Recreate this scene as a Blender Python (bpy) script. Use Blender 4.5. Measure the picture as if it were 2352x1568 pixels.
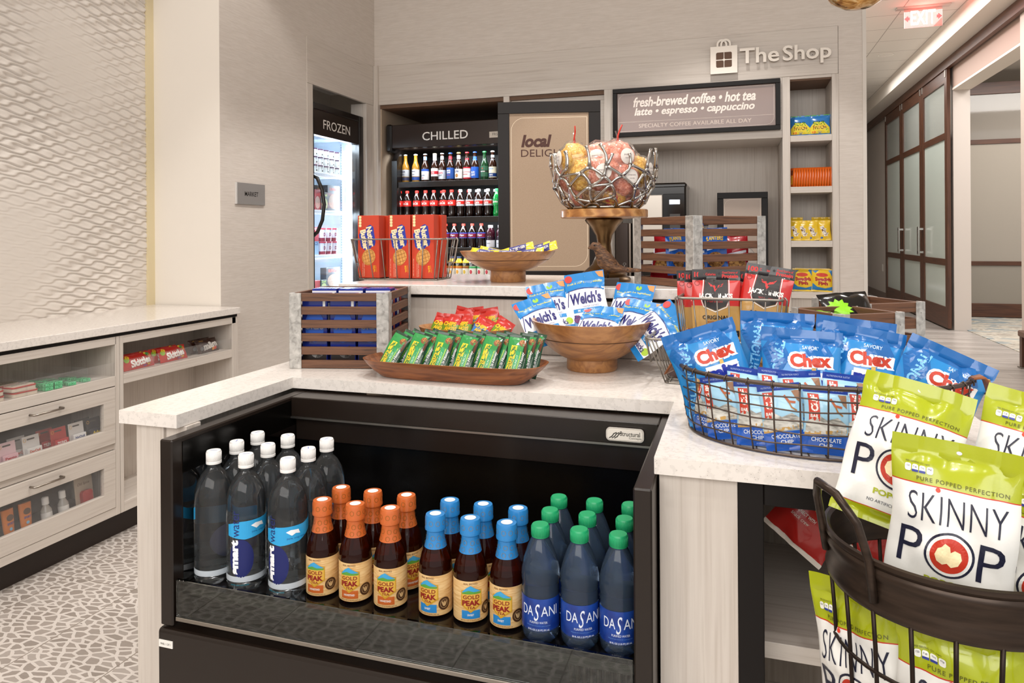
import bpy, math, random
from mathutils import Vector, Matrix, noise
from mathutils.geometry import tessellate_polygon
R = math.radians
SC = bpy.context.scene
COL = SC.collection
for _o in list(bpy.data.objects): bpy.data.objects.remove(_o)

# ---------------------------------------------------------------- camera
# level camera with a little lens shift, 1.31 m above the floor, turned 17.6 degrees left of the room axis
cam_d = bpy.data.cameras.new('camera'); cam = bpy.data.objects.new('camera', cam_d); COL.objects.link(cam)
cam_d.sensor_width = 36; cam_d.lens = 24.646; cam_d.shift_y = -0.10374; cam_d.clip_start = 0.02
_y, _r = R(17.62), R(-0.3635)
_rt = Vector((math.cos(_y), math.sin(_y), 0)); _fw = Vector((-math.sin(_y), math.cos(_y), 0)); _up = Vector((0, 0, 1))
_r2 = _rt*math.cos(_r)+_up*math.sin(_r); _u2 = -_rt*math.sin(_r)+_up*math.cos(_r)
cam.matrix_world = Matrix(((_r2.x, _u2.x, -_fw.x, 0), (_r2.y, _u2.y, -_fw.y, 0), (_r2.z, _u2.z, -_fw.z, 1.31), (0, 0, 0, 1)))
SC.camera = cam

# ---------------------------------------------------------------- world, lights, exposure
W = bpy.data.worlds.new('lobby_ambience'); SC.world = W; W.use_nodes = True
W.node_tree.nodes['Background'].inputs[0].default_value = (1.0, 0.985, 0.97, 1)
W.node_tree.nodes['Background'].inputs[1].default_value = 0.85
SC.view_settings.view_transform = 'Standard'; SC.view_settings.look = 'None'
SC.view_settings.exposure = 0.2; SC.view_settings.gamma = 1.0; SC.view_settings.use_curve_mapping = False
SC.cycles.use_denoising = True
SC.cycles.max_bounces = 10; SC.cycles.transmission_bounces = 10; SC.cycles.transparent_max_bounces = 12
SC.cycles.sample_clamp_indirect = 6.0; SC.cycles.caustics_refractive = False; SC.cycles.caustics_reflective = False
LAMPS = [  # recessed ceiling downlights: x, y, z, watts, cone
    (-0.75, 0.55, 3.68, 55, 95), (-0.2, 2.0, 3.68, 60, 95), (-1.3, 2.3, 3.68, 65, 95), (-2.2, 1.2, 3.68, 22, 95),
    (-2.05, 2.9, 3.68, 28, 95), (-1.25, 3.75, 3.68, 95, 84), (-0.1, 3.85, 3.68, 95, 84), (0.75, 1.1, 3.68, 40, 95), (0.55, 0.1, 3.68, 40, 95)]
for _i, (_x, _yy, _z, _w, _c) in enumerate(LAMPS):
    _d = bpy.data.lights.new('downlight_beam', 'SPOT'); _d.energy = _w; _d.spot_size = R(_c); _d.spot_blend = 0.25
    _d.shadow_soft_size = 0.05; _d.color = (1.0, 0.965, 0.93)
    _l = bpy.data.objects.new('downlight_beam', _d); _l.location = (_x, _yy, _z); COL.objects.link(_l)
for _n, _loc, _rot, _sx, _sy, _e, _c in [
        ('lobby_fill_light', (-0.4, -2.4, 3.2), (R(52), 0, 0), 5, 2.5, 170, (1, 0.97, 0.94)),  # added soft fill from behind the camera, not a real ceiling fixture
        ('corridor_ceiling_light', (1.8, 9.0, 3.8), (0, 0, 0), 1.0, 8.0, 135, (1, 0.97, 0.94)),
        ('meeting_room_light', (4.6, 10.3, 3.7), (0, 0, 0), 2.4, 3.0, 150, (1, 0.96, 0.92))]:
    _d = bpy.data.lights.new(_n, 'AREA'); _d.shape = 'RECTANGLE'; _d.size = _sx; _d.size_y = _sy; _d.energy = _e; _d.color = _c
    _l = bpy.data.objects.new(_n, _d); _l.location = _loc; _l.rotation_euler = _rot; COL.objects.link(_l)

# ---------------------------------------------------------------- materials
def lin(c):
    if isinstance(c, str): c = tuple(int(c[i:i+2], 16) for i in (0, 2, 4))
    return tuple(((v/255)/12.92 if v <= 10 else ((v/255+0.055)/1.055)**2.4) for v in c)+(1,)
_MC = {}
def nt(name):
    m = bpy.data.materials.new(name); m.use_nodes = True
    t = m.node_tree; return m, t, t.nodes['Principled BSDF']
def mat(c, rough=0.5, metal=0.0, spec=0.5, emit=0.0, alpha=1.0, trans=0.0, ior=1.45, coat=0.0, bump=0.0, bs=60.0, var=0.0, name=None):
    """plain coloured surface; bump and var add fine procedural relief and tone variation"""
    key = (c, rough, metal, spec, emit, alpha, trans, ior, coat, bump, bs, var)
    if key in _MC: return _MC[key]
    m, t, b = nt(name or 'm_'+(c if isinstance(c, str) else '%d_%d_%d' % c)); L = t.links.new
    b.inputs['Base Color'].default_value = lin(c); b.inputs['Roughness'].default_value = rough
    b.inputs['Metallic'].default_value = metal; b.inputs['Specular IOR Level'].default_value = spec
    b.inputs['Alpha'].default_value = alpha; b.inputs['Transmission Weight'].default_value = trans
    b.inputs['IOR'].default_value = ior; b.inputs['Coat Weight'].default_value = coat
    if emit: b.inputs['Emission Color'].default_value = lin(c); b.inputs['Emission Strength'].default_value = emit
    if bump or var:
        co = t.nodes.new('ShaderNodeTexCoord'); n = t.nodes.new('ShaderNodeTexNoise')
        n.inputs['Scale'].default_value = bs; n.inputs['Detail'].default_value = 3; L(co.outputs['Object'], n.inputs['Vector'])
        if bump:
            bp = t.nodes.new('ShaderNodeBump'); bp.inputs['Strength'].default_value = bump; bp.inputs['Distance'].default_value = 0.004
            L(n.outputs['Fac'], bp.inputs['Height']); L(bp.outputs['Normal'], b.inputs['Normal'])
        if var:
            mx = t.nodes.new('ShaderNodeMix'); mx.data_type = 'RGBA'
            k = lin(c); mx.inputs[6].default_value = tuple(v*(1-var) for v in k[:3])+(1,); mx.inputs[7].default_value = tuple(min(1, v*(1+var)) for v in k[:3])+(1,)
            L(n.outputs['Fac'], mx.inputs[0]); L(mx.outputs[2], b.inputs['Base Color'])
    _MC[key] = m; return m
def ramp(t, stops):
    r = t.nodes.new('ShaderNodeValToRGB'); e = r.color_ramp.elements
    while len(e) < len(stops): e.new(0.5)
    for el, (p, c) in zip(e, stops): el.position = p; el.color = lin(c)
    return r
def wood(name, cols, axis, scale=1.0, stretch=14.0, rough=0.5, dist=0.6, bump=0.08, coat=0.0, rings=0.0):
    """streaky timber or laminate; grain runs along the given axis of the object"""
    key = ('w', name, axis)
    if key in _MC: return _MC[key]
    m, t, b = nt(name+'_'+axis); L = t.links.new
    co = t.nodes.new('ShaderNodeTexCoord'); mp = t.nodes.new('ShaderNodeMapping')
    s = [stretch*scale]*3; s['xyz'.index(axis)] = scale*0.9; mp.inputs['Scale'].default_value = s
    L(co.outputs['Object'], mp.inputs['Vector'])
    n = t.nodes.new('ShaderNodeTexNoise'); n.inputs['Scale'].default_value = 3.0; n.inputs['Detail'].default_value = 6; n.inputs['Roughness'].default_value = 0.5; n.inputs['Distortion'].default_value = dist
    L(mp.outputs['Vector'], n.inputs['Vector']); out = n.outputs['Fac']
    if rings:
        w = t.nodes.new('ShaderNodeTexWave'); w.inputs['Scale'].default_value = rings; w.inputs['Distortion'].default_value = 6; w.inputs['Detail'].default_value = 3; w.inputs['Detail Scale'].default_value = 0.6
        mp2 = t.nodes.new('ShaderNodeMapping'); s2 = [5*scale]*3; s2['xyz'.index(axis)] = scale; mp2.inputs['Scale'].default_value = s2; L(co.outputs['Object'], mp2.inputs['Vector'])
        L(mp2.outputs['Vector'], w.inputs['Vector']); ad = t.nodes.new('ShaderNodeMix'); ad.data_type = 'FLOAT'; ad.inputs[0].default_value = 0.45
        L(n.outputs['Fac'], ad.inputs[2]); L(w.outputs['Fac'], ad.inputs[3]); out = ad.outputs[0]
    r = ramp(t, [(0.25+0.5*i/(len(cols)-1), c) for i, c in enumerate(cols)]); L(out, r.inputs['Fac']); L(r.outputs['Color'], b.inputs['Base Color'])
    b.inputs['Roughness'].default_value = rough; b.inputs['Coat Weight'].default_value = coat
    if bump:
        bp = t.nodes.new('ShaderNodeBump'); bp.inputs['Strength'].default_value = bump; bp.inputs['Distance'].default_value = 0.003; L(out, bp.inputs['Height']); L(bp.outputs['Normal'], b.inputs['Normal'])
    _MC[key] = m; return m
def laminate(axis): return wood('ash_laminate', ['b9aea2', 'c8beb4', 'cfc6bc', 'c2b8ad'], axis, 1.0, 34.0, 0.42, 0.35, 0.05)
def walnut(axis): return wood('walnut_stain', ['3a2115', '50301f', '5f3b26'], axis, 1.0, 16.0, 0.4, 0.5, 0.05)
def crate_wood(axis): return wood('crate_slat', ['3c271b', '5a3a27', '6b4730', '553625'], axis, 2.5, 22.0, 0.62, 0.8, 0.2)
def mango(axis='x'): return wood('mango_wood', ['7d5230', '946339', 'a97644', '9a693d'], axis, 2.4, 5.0, 0.38, 1.8, 0.05, 0.25)
def quartz():
    if 'quartz' in _MC: return _MC['quartz']
    m, t, b = nt('speckled_quartz'); L = t.links.new; co = t.nodes.new('ShaderNodeTexCoord')
    v = t.nodes.new('ShaderNodeTexVoronoi'); v.inputs['Scale'].default_value = 260; L(co.outputs['Object'], v.inputs['Vector'])
    n = t.nodes.new('ShaderNodeTexNoise'); n.inputs['Scale'].default_value = 90; n.inputs['Detail'].default_value = 2; L(co.outputs['Object'], n.inputs['Vector'])
    r1 = ramp(t, [(0.10, '8f867e'), (0.2, 'dcd5ce')]); L(v.outputs['Distance'], r1.inputs['Fac'])
    r2 = ramp(t, [(0.56, 'e4ddd6'), (0.62, 'cfc7bf')]); L(n.outputs['Fac'], r2.inputs['Fac'])
    g = ramp(t, [(0.52, '000000'), (0.56, 'ffffff')]); L(n.outputs['Fac'], g.inputs['Fac'])
    mx = t.nodes.new('ShaderNodeMix'); mx.data_type = 'RGBA'; L(g.outputs['Color'], mx.inputs[0]); L(r2.outputs['Color'], mx.inputs[6]); L(r1.outputs['Color'], mx.inputs[7])
    L(mx.outputs[2], b.inputs['Base Color']); b.inputs['Roughness'].default_value = 0.16; b.inputs['Specular IOR Level'].default_value = 0.5
    _MC['quartz'] = m; return m
def terrazzo():
    m, t, b = nt('stone_chip_floor_tile'); L = t.links.new; co = t.nodes.new('ShaderNodeTexCoord')
    mp = t.nodes.new('ShaderNodeMapping'); mp.inputs['Rotation'].default_value = (0, 0, R(-20)); mp.inputs['Scale'].default_value = (21, 40, 1); L(co.outputs['Object'], mp.inputs['Vector'])
    nz = t.nodes.new('ShaderNodeTexNoise'); nz.inputs['Scale'].default_value = 1.3; L(mp.outputs['Vector'], nz.inputs['Vector'])
    va = t.nodes.new('ShaderNodeVectorMath'); va.operation = 'MULTIPLY_ADD'; va.inputs[1].default_value = (0.25, 0.25, 0); L(nz.outputs['Color'], va.inputs[0]); L(mp.outputs['Vector'], va.inputs[2])
    v = t.nodes.new('ShaderNodeTexVoronoi'); v.voronoi_dimensions = '2D'; v.feature = 'DISTANCE_TO_EDGE'; v.inputs['Scale'].default_value = 1.0; L(va.outputs[0], v.inputs['Vector'])
    v2 = t.nodes.new('ShaderNodeTexVoronoi'); v2.voronoi_dimensions = '2D'; v2.inputs['Scale'].default_value = 1.0; L(va.outputs[0], v2.inputs['Vector'])
    sp = t.nodes.new('ShaderNodeSeparateColor'); L(v2.outputs['Color'], sp.inputs['Color'])
    st = t.nodes.new('ShaderNodeTexNoise'); st.inputs['Scale'].default_value = 3; st.inputs['Detail'].default_value = 4
    mp3 = t.nodes.new('ShaderNodeMapping'); mp3.inputs['Rotation'].default_value = (0, 0, R(40)); mp3.inputs['Scale'].default_value = (4, 60, 1); L(co.outputs['Object'], mp3.inputs['Vector']); L(mp3.outputs['Vector'], st.inputs['Vector'])
    ad = t.nodes.new('ShaderNodeMix'); ad.data_type = 'FLOAT'; ad.inputs[0].default_value = 0.35; L(sp.outputs[0], ad.inputs[2]); L(st.outputs['Fac'], ad.inputs[3])
    rs = ramp(t, [(0.1, '8d837a'), (0.5, '9d938a'), (0.9, 'aba29a')]); L(ad.outputs[0], rs.inputs['Fac'])
    rg = ramp(t, [(0.125, '000000'), (0.15, 'ffffff')]); L(v.outputs['Distance'], rg.inputs['Fac'])
    mx = t.nodes.new('ShaderNodeMix'); mx.data_type = 'RGBA'; mx.inputs[6].default_value = lin('d0c8c0'); L(rg.outputs['Color'], mx.inputs[0]); L(rs.outputs['Color'], mx.inputs[7])
    mpj = t.nodes.new('ShaderNodeMapping'); mpj.inputs['Location'].default_value = (2.464, -2.063+0.656*4, 0); L(co.outputs['Object'], mpj.inputs['Vector'])
    br = t.nodes.new('ShaderNodeTexBrick'); br.offset = 0; br.inputs['Scale'].default_value = 1; br.inputs['Mortar Size'].default_value = 0.0022; br.inputs['Brick Width'].default_value = 0.328; br.inputs['Row Height'].default_value = 0.656
    L(mpj.outputs['Vector'], br.inputs['Vector'])
    mj = t.nodes.new('ShaderNodeMix'); mj.data_type = 'RGBA'; mj.inputs[7].default_value = lin('8a7f74'); L(br.outputs['Fac'], mj.inputs[0]); L(mx.outputs[2], mj.inputs[6])
    L(mj.outputs[2], b.inputs['Base Color']); b.inputs['Roughness'].default_value = 0.35; return m
def planks():
    m, t, b = nt('grey_plank_floor'); L = t.links.new; co = t.nodes.new('ShaderNodeTexCoord')
    mp = t.nodes.new('ShaderNodeMapping'); mp.inputs['Scale'].default_value = (1.2, 14, 1); L(co.outputs['Object'], mp.inputs['Vector'])
    n = t.nodes.new('ShaderNodeTexNoise'); n.inputs['Scale'].default_value = 1.2; n.inputs['Detail'].default_value = 5; L(mp.outputs['Vector'], n.inputs['Vector'])
    br = t.nodes.new('ShaderNodeTexBrick'); br.inputs['Scale'].default_value = 1; br.inputs['Brick Width'].default_value = 1.2; br.inputs['Row Height'].default_value = 0.18; br.inputs['Mortar Size'].default_value = 0.002
    br.inputs['Color1'].default_value = lin('8e8781'); br.inputs['Color2'].default_value = lin('b3aca6'); br.inputs['Mortar'].default_value = lin('6f6964'); L(co.outputs['Object'], br.inputs['Vector'])
    r = ramp(t, [(0.3, '7e7772'), (0.5, 'aaa39d'), (0.7, 'c8c2bc')]); L(n.outputs['Fac'], r.inputs['Fac'])
    mx = t.nodes.new('ShaderNodeMix'); mx.data_type = 'RGBA'; mx.inputs[0].default_value = 0.45; L(r.outputs['Color'], mx.inputs[6]); L(br.outputs['Color'], mx.inputs[7])
    L(mx.outputs[2], b.inputs['Base Color']); b.inputs['Roughness'].default_value = 0.3; return m
def noise_ramp(name, scale, stops, rough=0.6, detail=4, bump=0.0, dist=0.0, metal=0.0, vs=(1, 1, 1)):
    if name in _MC: return _MC[name]
    m, t, b = nt(name); L = t.links.new; co = t.nodes.new('ShaderNodeTexCoord'); mp = t.nodes.new('ShaderNodeMapping'); mp.inputs['Scale'].default_value = vs
    L(co.outputs['Object'], mp.inputs['Vector'])
    n = t.nodes.new('ShaderNodeTexNoise'); n.inputs['Scale'].default_value = scale; n.inputs['Detail'].default_value = detail; n.inputs['Distortion'].default_value = dist; L(mp.outputs['Vector'], n.inputs['Vector'])
    r = ramp(t, stops); L(n.outputs['Fac'], r.inputs['Fac']); L(r.outputs['Color'], b.inputs['Base Color']); b.inputs['Roughness'].default_value = rough; b.inputs['Metallic'].default_value = metal
    if bump:
        bp = t.nodes.new('ShaderNodeBump'); bp.inputs['Strength'].default_value = bump; bp.inputs['Distance'].default_value = 0.005; L(n.outputs['Fac'], bp.inputs['Height']); L(bp.outputs['Normal'], b.inputs['Normal'])
    _MC[name] = m; return m
def vinyl(): return noise_ramp('linen_vinyl_wallcovering', 14, [(0.3, 'cbc1b7'), (0.7, 'd6cdc4')], 0.62, 5, 0.12, 0, 0, (1, 1, 12))
def galv(): return noise_ramp('galvanised_metal', 55, [(0.3, '8d8a85'), (0.5, 'aeaba6'), (0.7, 'c6c3bd')], 0.45, 4, 0.1, 0.6, 0.35)
def clear(tint='ffffff', rough=0.0, ior=1.45, name=None):
    key = ('clear', tint, rough, ior)
    if key in _MC: return _MC[key]
    m, t, b = nt(name or 'clear_'+tint); b.inputs['Base Color'].default_value = lin(tint); b.inputs['Transmission Weight'].default_value = 1; b.inputs['Roughness'].default_value = rough; b.inputs['IOR'].default_value = ior
    _MC[key] = m; return m
def pane(tint='e8f0ee', op=0.12, rough=0.05):
    """thin flat glazing: mostly see-through with a clear reflection"""
    key = ('pane', tint, op, rough)
    if key in _MC: return _MC[key]
    m, t, b = nt('pane_'+tint); L = t.links.new; out = t.nodes['Material Output']
    tr = t.nodes.new('ShaderNodeBsdfTransparent'); tr.inputs[0].default_value = (1, 1, 1, 1)
    df = t.nodes.new('ShaderNodeBsdfDiffuse'); df.inputs[0].default_value = lin(tint); gl = t.nodes.new('ShaderNodeBsdfGlossy'); gl.inputs['Roughness'].default_value = rough
    lw = t.nodes.new('ShaderNodeLayerWeight'); lw.inputs[0].default_value = 0.5; pw = t.nodes.new('ShaderNodeMath'); pw.operation = 'POWER'; pw.inputs[1].default_value = 4; L(lw.outputs['Facing'], pw.inputs[0])
    fr = t.nodes.new('ShaderNodeMath'); fr.operation = 'MULTIPLY_ADD'; fr.inputs[1].default_value = 0.7; fr.inputs[2].default_value = 0.05; L(pw.outputs[0], fr.inputs[0])
    a = t.nodes.new('ShaderNodeMixShader'); a.inputs[0].default_value = op; L(tr.outputs[0], a.inputs[1]); L(df.outputs[0], a.inputs[2])
    c = t.nodes.new('ShaderNodeMixShader'); L(fr.outputs[0], c.inputs[0]); L(a.outputs[0], c.inputs[1]); L(gl.outputs[0], c.inputs[2]); L(c.outputs[0], out.inputs['Surface'])
    _MC[key] = m; return m
BLACK = mat('100b09', 0.45, 0.0, 0.3); DARK = mat('2e2622', 0.3, 0.2); CHROME = mat('b9b6b2', 0.22, 1.0); STEEL = mat('9a948c', 0.35, 1.0)
WHITE = mat('ece8e2', 0.4); WALLC = mat('d9d0c5', 0.7, var=0.02, bs=3)
# ---------------------------------------------------------------- mesh helpers
class MB:
    """collects shapes and links them as ONE mesh object"""
    def __init__(s): s.v = []; s.f = []; s.fm = []; s.fs = []; s.m = []; s.X = None
    def mi(s, m):
        if m not in s.m: s.m.append(m)
        return s.m.index(m)
    def add(s, vs, fs, m, smooth=False, mats=None):
        o = len(s.v); X = s.X
        s.v.extend([tuple(X @ Vector(p)) for p in vs] if X is not None else [tuple(p) for p in vs])
        k = s.mi(m) if m else 0
        for i, f in enumerate(fs):
            s.f.append(tuple(o+a for a in f)); s.fm.append(s.mi(mats[i]) if mats else k); s.fs.append(smooth)
        return s
    def box(s, x0, x1, y0, y1, z0, z1, m, b=0.0015):
        if x0 > x1: x0, x1 = x1, x0
        if y0 > y1: y0, y1 = y1, y0
        if z0 > z1: z0, z1 = z1, z0
        b = min(b, (x1-x0)*.45, (y1-y0)*.45, (z1-z0)*.45)
        if b <= 0:
            vs = [(x, y, z) for x in (x0, x1) for y in (y0, y1) for z in (z0, z1)]
            return s.add(vs, [(0, 1, 3, 2), (4, 6, 7, 5), (0, 4, 5, 1), (2, 3, 7, 6), (0, 2, 6, 4), (1, 5, 7, 3)], m)
        vs = []; ix = {}
        for sx in (0, 1):
            for sy in (0, 1):
                for sz in (0, 1):
                    c = ((x0, x1)[sx], (y0, y1)[sy], (z0, z1)[sz]); d = (b if not sx else -b, b if not sy else -b, b if not sz else -b)
                    for a in range(3):
                        ix[sx, sy, sz, a] = len(vs); vs.append(tuple(c[k] if k == a else c[k]+d[k] for k in range(3)))
        g = lambda *k: ix[k]
        fs = []
        for e in (0, 1):
            q = [g(e, 0, 0, 0), g(e, 1, 0, 0), g(e, 1, 1, 0), g(e, 0, 1, 0)]; fs.append(q if e else q[::-1])
            q = [g(0, e, 0, 1), g(0, e, 1, 1), g(1, e, 1, 1), g(1, e, 0, 1)]; fs.append(q if e else q[::-1])
            q = [g(0, 0, e, 2), g(1, 0, e, 2), g(1, 1, e, 2), g(0, 1, e, 2)]; fs.append(q if e else q[::-1])
        for p in (0, 1):
            for r in (0, 1):
                fl = (p == r)
                q = [g(p, r, 0, 0), g(p, r, 1, 0), g(p, r, 1, 1), g(p, r, 0, 1)]; fs.append(q[::-1] if fl else q)
                q = [g(p, 0, r, 0), g(p, 1, r, 0), g(p, 1, r, 2), g(p, 0, r, 2)]; fs.append(q if fl else q[::-1])
                q = [g(0, p, r, 1), g(1, p, r, 1), g(1, p, r, 2), g(0, p, r, 2)]; fs.append(q[::-1] if fl else q)
        for sx in (0, 1):
            for sy in (0, 1):
                for sz in (0, 1):
                    q = [g(sx, sy, sz, 0), g(sx, sy, sz, 1), g(sx, sy, sz, 2)]; fs.append(q if (sx+sy+sz) % 2 == 1 else q[::-1])
        return s.add(vs, fs, m)
    def lathe(s, prof, n, m, c=(0, 0, 0), sx=1, sy=1, smooth=True, split=38, mats=None, ph=0.0):
        """profile of (radius, z) from bottom to top turned about z"""
        segs = []; cur = [prof[0]]; lastd = None; sm = []
        for i in range(1, len(prof)):
            a, b = prof[i-1], prof[i]; d = math.atan2(b[1]-a[1], b[0]-a[0])
            ch = lastd is not None and abs((d-lastd+math.pi) % (2*math.pi)-math.pi) > R(split)
            if (ch or (mats and sm and mats[i-1] is not sm[-1])): segs.append((cur, sm)); cur = [a]; sm = []
            cur.append(b); sm.append(mats[i-1] if mats else m); lastd = d
        segs.append((cur, sm))
        for pr, mm in segs:
            vs = []; fs = []; fmm = []
            for r, z in pr:
                for k in range(n):
                    a = 2*math.pi*k/n+ph; vs.append((c[0]+r*sx*math.cos(a), c[1]+r*sy*math.sin(a), c[2]+z))
            for i in range(len(pr)-1):
                for k in range(n):
                    k2 = (k+1) % n
                    if pr[i][0] < 1e-7: f = (i*n, (i+1)*n+k2, (i+1)*n+k)
                    elif pr[i+1][0] < 1e-7: f = (i*n+k, i*n+k2, (i+1)*n)
                    else: f = (i*n+k, i*n+k2, (i+1)*n+k2, (i+1)*n+k)
                    fs.append(f); fmm.append(mm[i])
            s.add(vs, fs, None, smooth, fmm)
        return s
    def tube(s, pts, r, m, n=6, closed=False, smooth=True):
        pts = [Vector(p) for p in pts]; N = len(pts); rs = r if isinstance(r, (list, tuple)) else [r]*N
        vs = []; u = None
        for i in range(N):
            a = pts[i-1] if (i or closed) else pts[i]; b = pts[(i+1) % N] if (i < N-1 or closed) else pts[i]
            t = (b-a); t = t.normalized() if t.length > 1e-9 else Vector((0, 0, 1))
            if u is None: u = t.cross(Vector((0, 0, 1)) if abs(t.z) < .9 else Vector((1, 0, 0))).normalized()
            else:
                u = u-t*u.dot(t); u = u.normalized() if u.length > 1e-6 else t.orthogonal().normalized()
            w = t.cross(u)
            for k in range(n):
                an = 2*math.pi*k/n; vs.append(pts[i]+(u*math.cos(an)+w*math.sin(an))*rs[i])
        fs = []
        for i in range(N if closed else N-1):
            j = (i+1) % N
            for k in range(n): k2 = (k+1) % n; fs.append((i*n+k, i*n+k2, j*n+k2, j*n+k))
        if not closed: fs.append(tuple(range(n-1, -1, -1))); fs.append(tuple((N-1)*n+k for k in range(n)))
        return s.add(vs, fs, m, smooth)
    def prism(s, poly, t0, t1, m, axis='y', side=None):
        """flat outline extruded; outline in the two other axes (y: x,z  x: y,z  z: x,y)"""
        def P(p, t): return {'y': (p[0], t, p[1]), 'x': (t, p[0], p[1]), 'z': (p[0], p[1], t)}[axis]
        n = len(poly); tr = tessellate_polygon([[Vector((p[0], p[1], 0)) for p in poly]])
        s.add([P(p, t0) for p in poly]+[P(p, t1) for p in poly], [tuple(t) for t in tr]+[tuple(n+i for i in t) for t in tr]+[(i, (i+1) % n, n+(i+1) % n, n+i) for i in range(n)], m, False, [m]*(2*len(tr))+[side or m]*n)
        return s
    def grid(s, f, nu, nv, m, smooth=True, mf=None):
        """surface f(u,v) with u, v in 0..1; mf picks a material from the cell centre"""
        vs = [f(i/nu, j/nv) for j in range(nv+1) for i in range(nu+1)]; fs = []; mm = []
        for j in range(nv):
            for i in range(nu):
                a = j*(nu+1)+i; fs.append((a, a+1, a+nu+2, a+nu+1)); mm.append(mf((i+.5)/nu, (j+.5)/nv) if mf else m)
        return s.add(vs, fs, None, smooth, mm)
    def decal(s, tris, f, m, L=None, smooth=False):
        """flat triangles laid on a surface through f(u, v)"""
        out = list(tris)
        if L:
            st = list(tris); out = []
            while st:
                t = st.pop(); e = [math.dist(t[i], t[(i+1) % 3]) for i in range(3)]; k = e.index(max(e))
                if e[k] > L:
                    a, b, c = t[k], t[(k+1) % 3], t[(k+2) % 3]; h = ((a[0]+b[0])/2, (a[1]+b[1])/2); st += [(a, h, c), (h, b, c)]
                else: out.append(t)
        ix = {}; vs = []; fs = []
        for t in out:
            q = []
            for p in t:
                k = (round(p[0], 6), round(p[1], 6))
                if k not in ix: ix[k] = len(vs); vs.append(f(*p))
                q.append(ix[k])
            if len(set(q)) == 3: fs.append(tuple(q))
        return s.add(vs, fs, m, smooth)
    def build(s, name, parent=None, loc=None, rot=None):
        me = bpy.data.meshes.new(name); me.from_pydata(s.v, [], s.f)
        for m in s.m: me.materials.append(m)
        me.polygons.foreach_set('material_index', s.fm); me.polygons.foreach_set('use_smooth', s.fs); me.update()
        o = bpy.data.objects.new(name, me); COL.objects.link(o)
        if parent: o.parent = parent
        if loc: o.location = loc
        if rot: o.rotation_euler = rot
        return o
def tag(o, label=None, cat=None, group=None, kind=None):
    for k, v in (('label', label), ('category', cat), ('group', group), ('kind', kind)):
        if v: o[k] = v
    return o
def thing(name, label, cat, loc=(0, 0, 0), rot=(0, 0, 0), group=None):
    o = bpy.data.objects.new(name, None); COL.objects.link(o); o.empty_display_size = 0.05
    o.location = loc; o.rotation_euler = rot; return tag(o, label, cat, group)
def dup(o, loc, rot=None, label=None, group=None):
    kids = [c for c in bpy.data.objects if c.parent == o]
    r = o.copy(); COL.objects.link(r); r.location = loc
    if rot is not None: r.rotation_euler = rot
    if label: r['label'] = label
    if group: r['group'] = group
    for c in kids:
        g = [d for d in bpy.data.objects if d.parent == c]
        k = c.copy(); COL.objects.link(k); k.parent = r
        for d in g:
            e = d.copy(); COL.objects.link(e); e.parent = k
    return r
def solid(name, x0, x1, y0, y1, z0, z1, m, b=0.0): return tag(MB().box(x0, x1, y0, y1, z0, z1, m, b).build(name), kind='structure')
# flat shapes as triangle lists
_TC = {}
def txt(s, w=None, h=None, at=(0, 0), bold=0.0, shear=0.0, rot=0.0, al='C', sp=1.0, arc=0.0):
    """lettering scaled to width w and/or height h about the point at"""
    key = (s, bold, shear, sp)
    if key not in _TC:
        c = bpy.data.curves.new('t', 'FONT'); c.body = s; c.size = 1; c.offset = bold; c.shear = shear; c.space_character = sp; c.resolution_u = 3; c.fill_mode = 'FRONT'
        o = bpy.data.objects.new('t', c); COL.objects.link(o); bpy.context.view_layer.update()
        me = bpy.data.meshes.new_from_object(o); me.calc_loop_triangles()
        V = [(v.co.x, v.co.y) for v in me.vertices]; T = [tuple(V[i] for i in t.vertices) for t in me.loop_triangles]
        bpy.data.objects.remove(o); bpy.data.curves.remove(c); bpy.data.meshes.remove(me)
        xs = [p[0] for t in T for p in t]; ys = [p[1] for t in T for p in t]
        _TC[key] = (T, min(xs), max(xs), min(ys), max(ys))
    T, x0, x1, y0, y1 = _TC[key]
    ax = w/(x1-x0) if w else h/(y1-y0); ay = h/(y1-y0) if h else ax
    ox = {'C': (x0+x1)/2, 'L': x0, 'R': x1}[al]; oy = (y0+y1)/2; cr, sr = math.cos(rot), math.sin(rot)
    def M(p):
        x, y = (p[0]-ox)*ax, (p[1]-oy)*ay
        if arc: y += arc*(1-(2*x/((x1-x0)*ax))**2)
        return (at[0]+x*cr-y*sr, at[1]+x*sr+y*cr)
    return [tuple(M(p) for p in t) for t in T]
def poly(pts):
    tr = tessellate_polygon([[Vector((p[0], p[1], 0)) for p in pts]]); return [tuple((pts[i][0], pts[i][1]) for i in t) for t in tr]
def rect(x0, x1, y0, y1): return [((x0, y0), (x1, y0), (x1, y1)), ((x0, y0), (x1, y1), (x0, y1))]
def ell(cx, cy, rx, ry, n=28, rot=0.0):
    cr, sr = math.cos(rot), math.sin(rot); p = []
    for i in range(n):
        a = 2*math.pi*i/n; x, y = rx*math.cos(a), ry*math.sin(a); p.append((cx+x*cr-y*sr, cy+x*sr+y*cr))
    return [((cx, cy), p[i], p[(i+1) % n]) for i in range(n)]
def ring(cx, cy, rx, ry, t, n=32):
    o = []
    for i in range(n):
        a, b = 2*math.pi*i/n, 2*math.pi*(i+1)/n
        p = [(cx+(rx-k)*math.cos(q), cy+(ry-k)*math.sin(q)) for q in (a, b) for k in (0, t)]
        o += [(p[0], p[2], p[3]), (p[0], p[3], p[1])]
    return o
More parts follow.
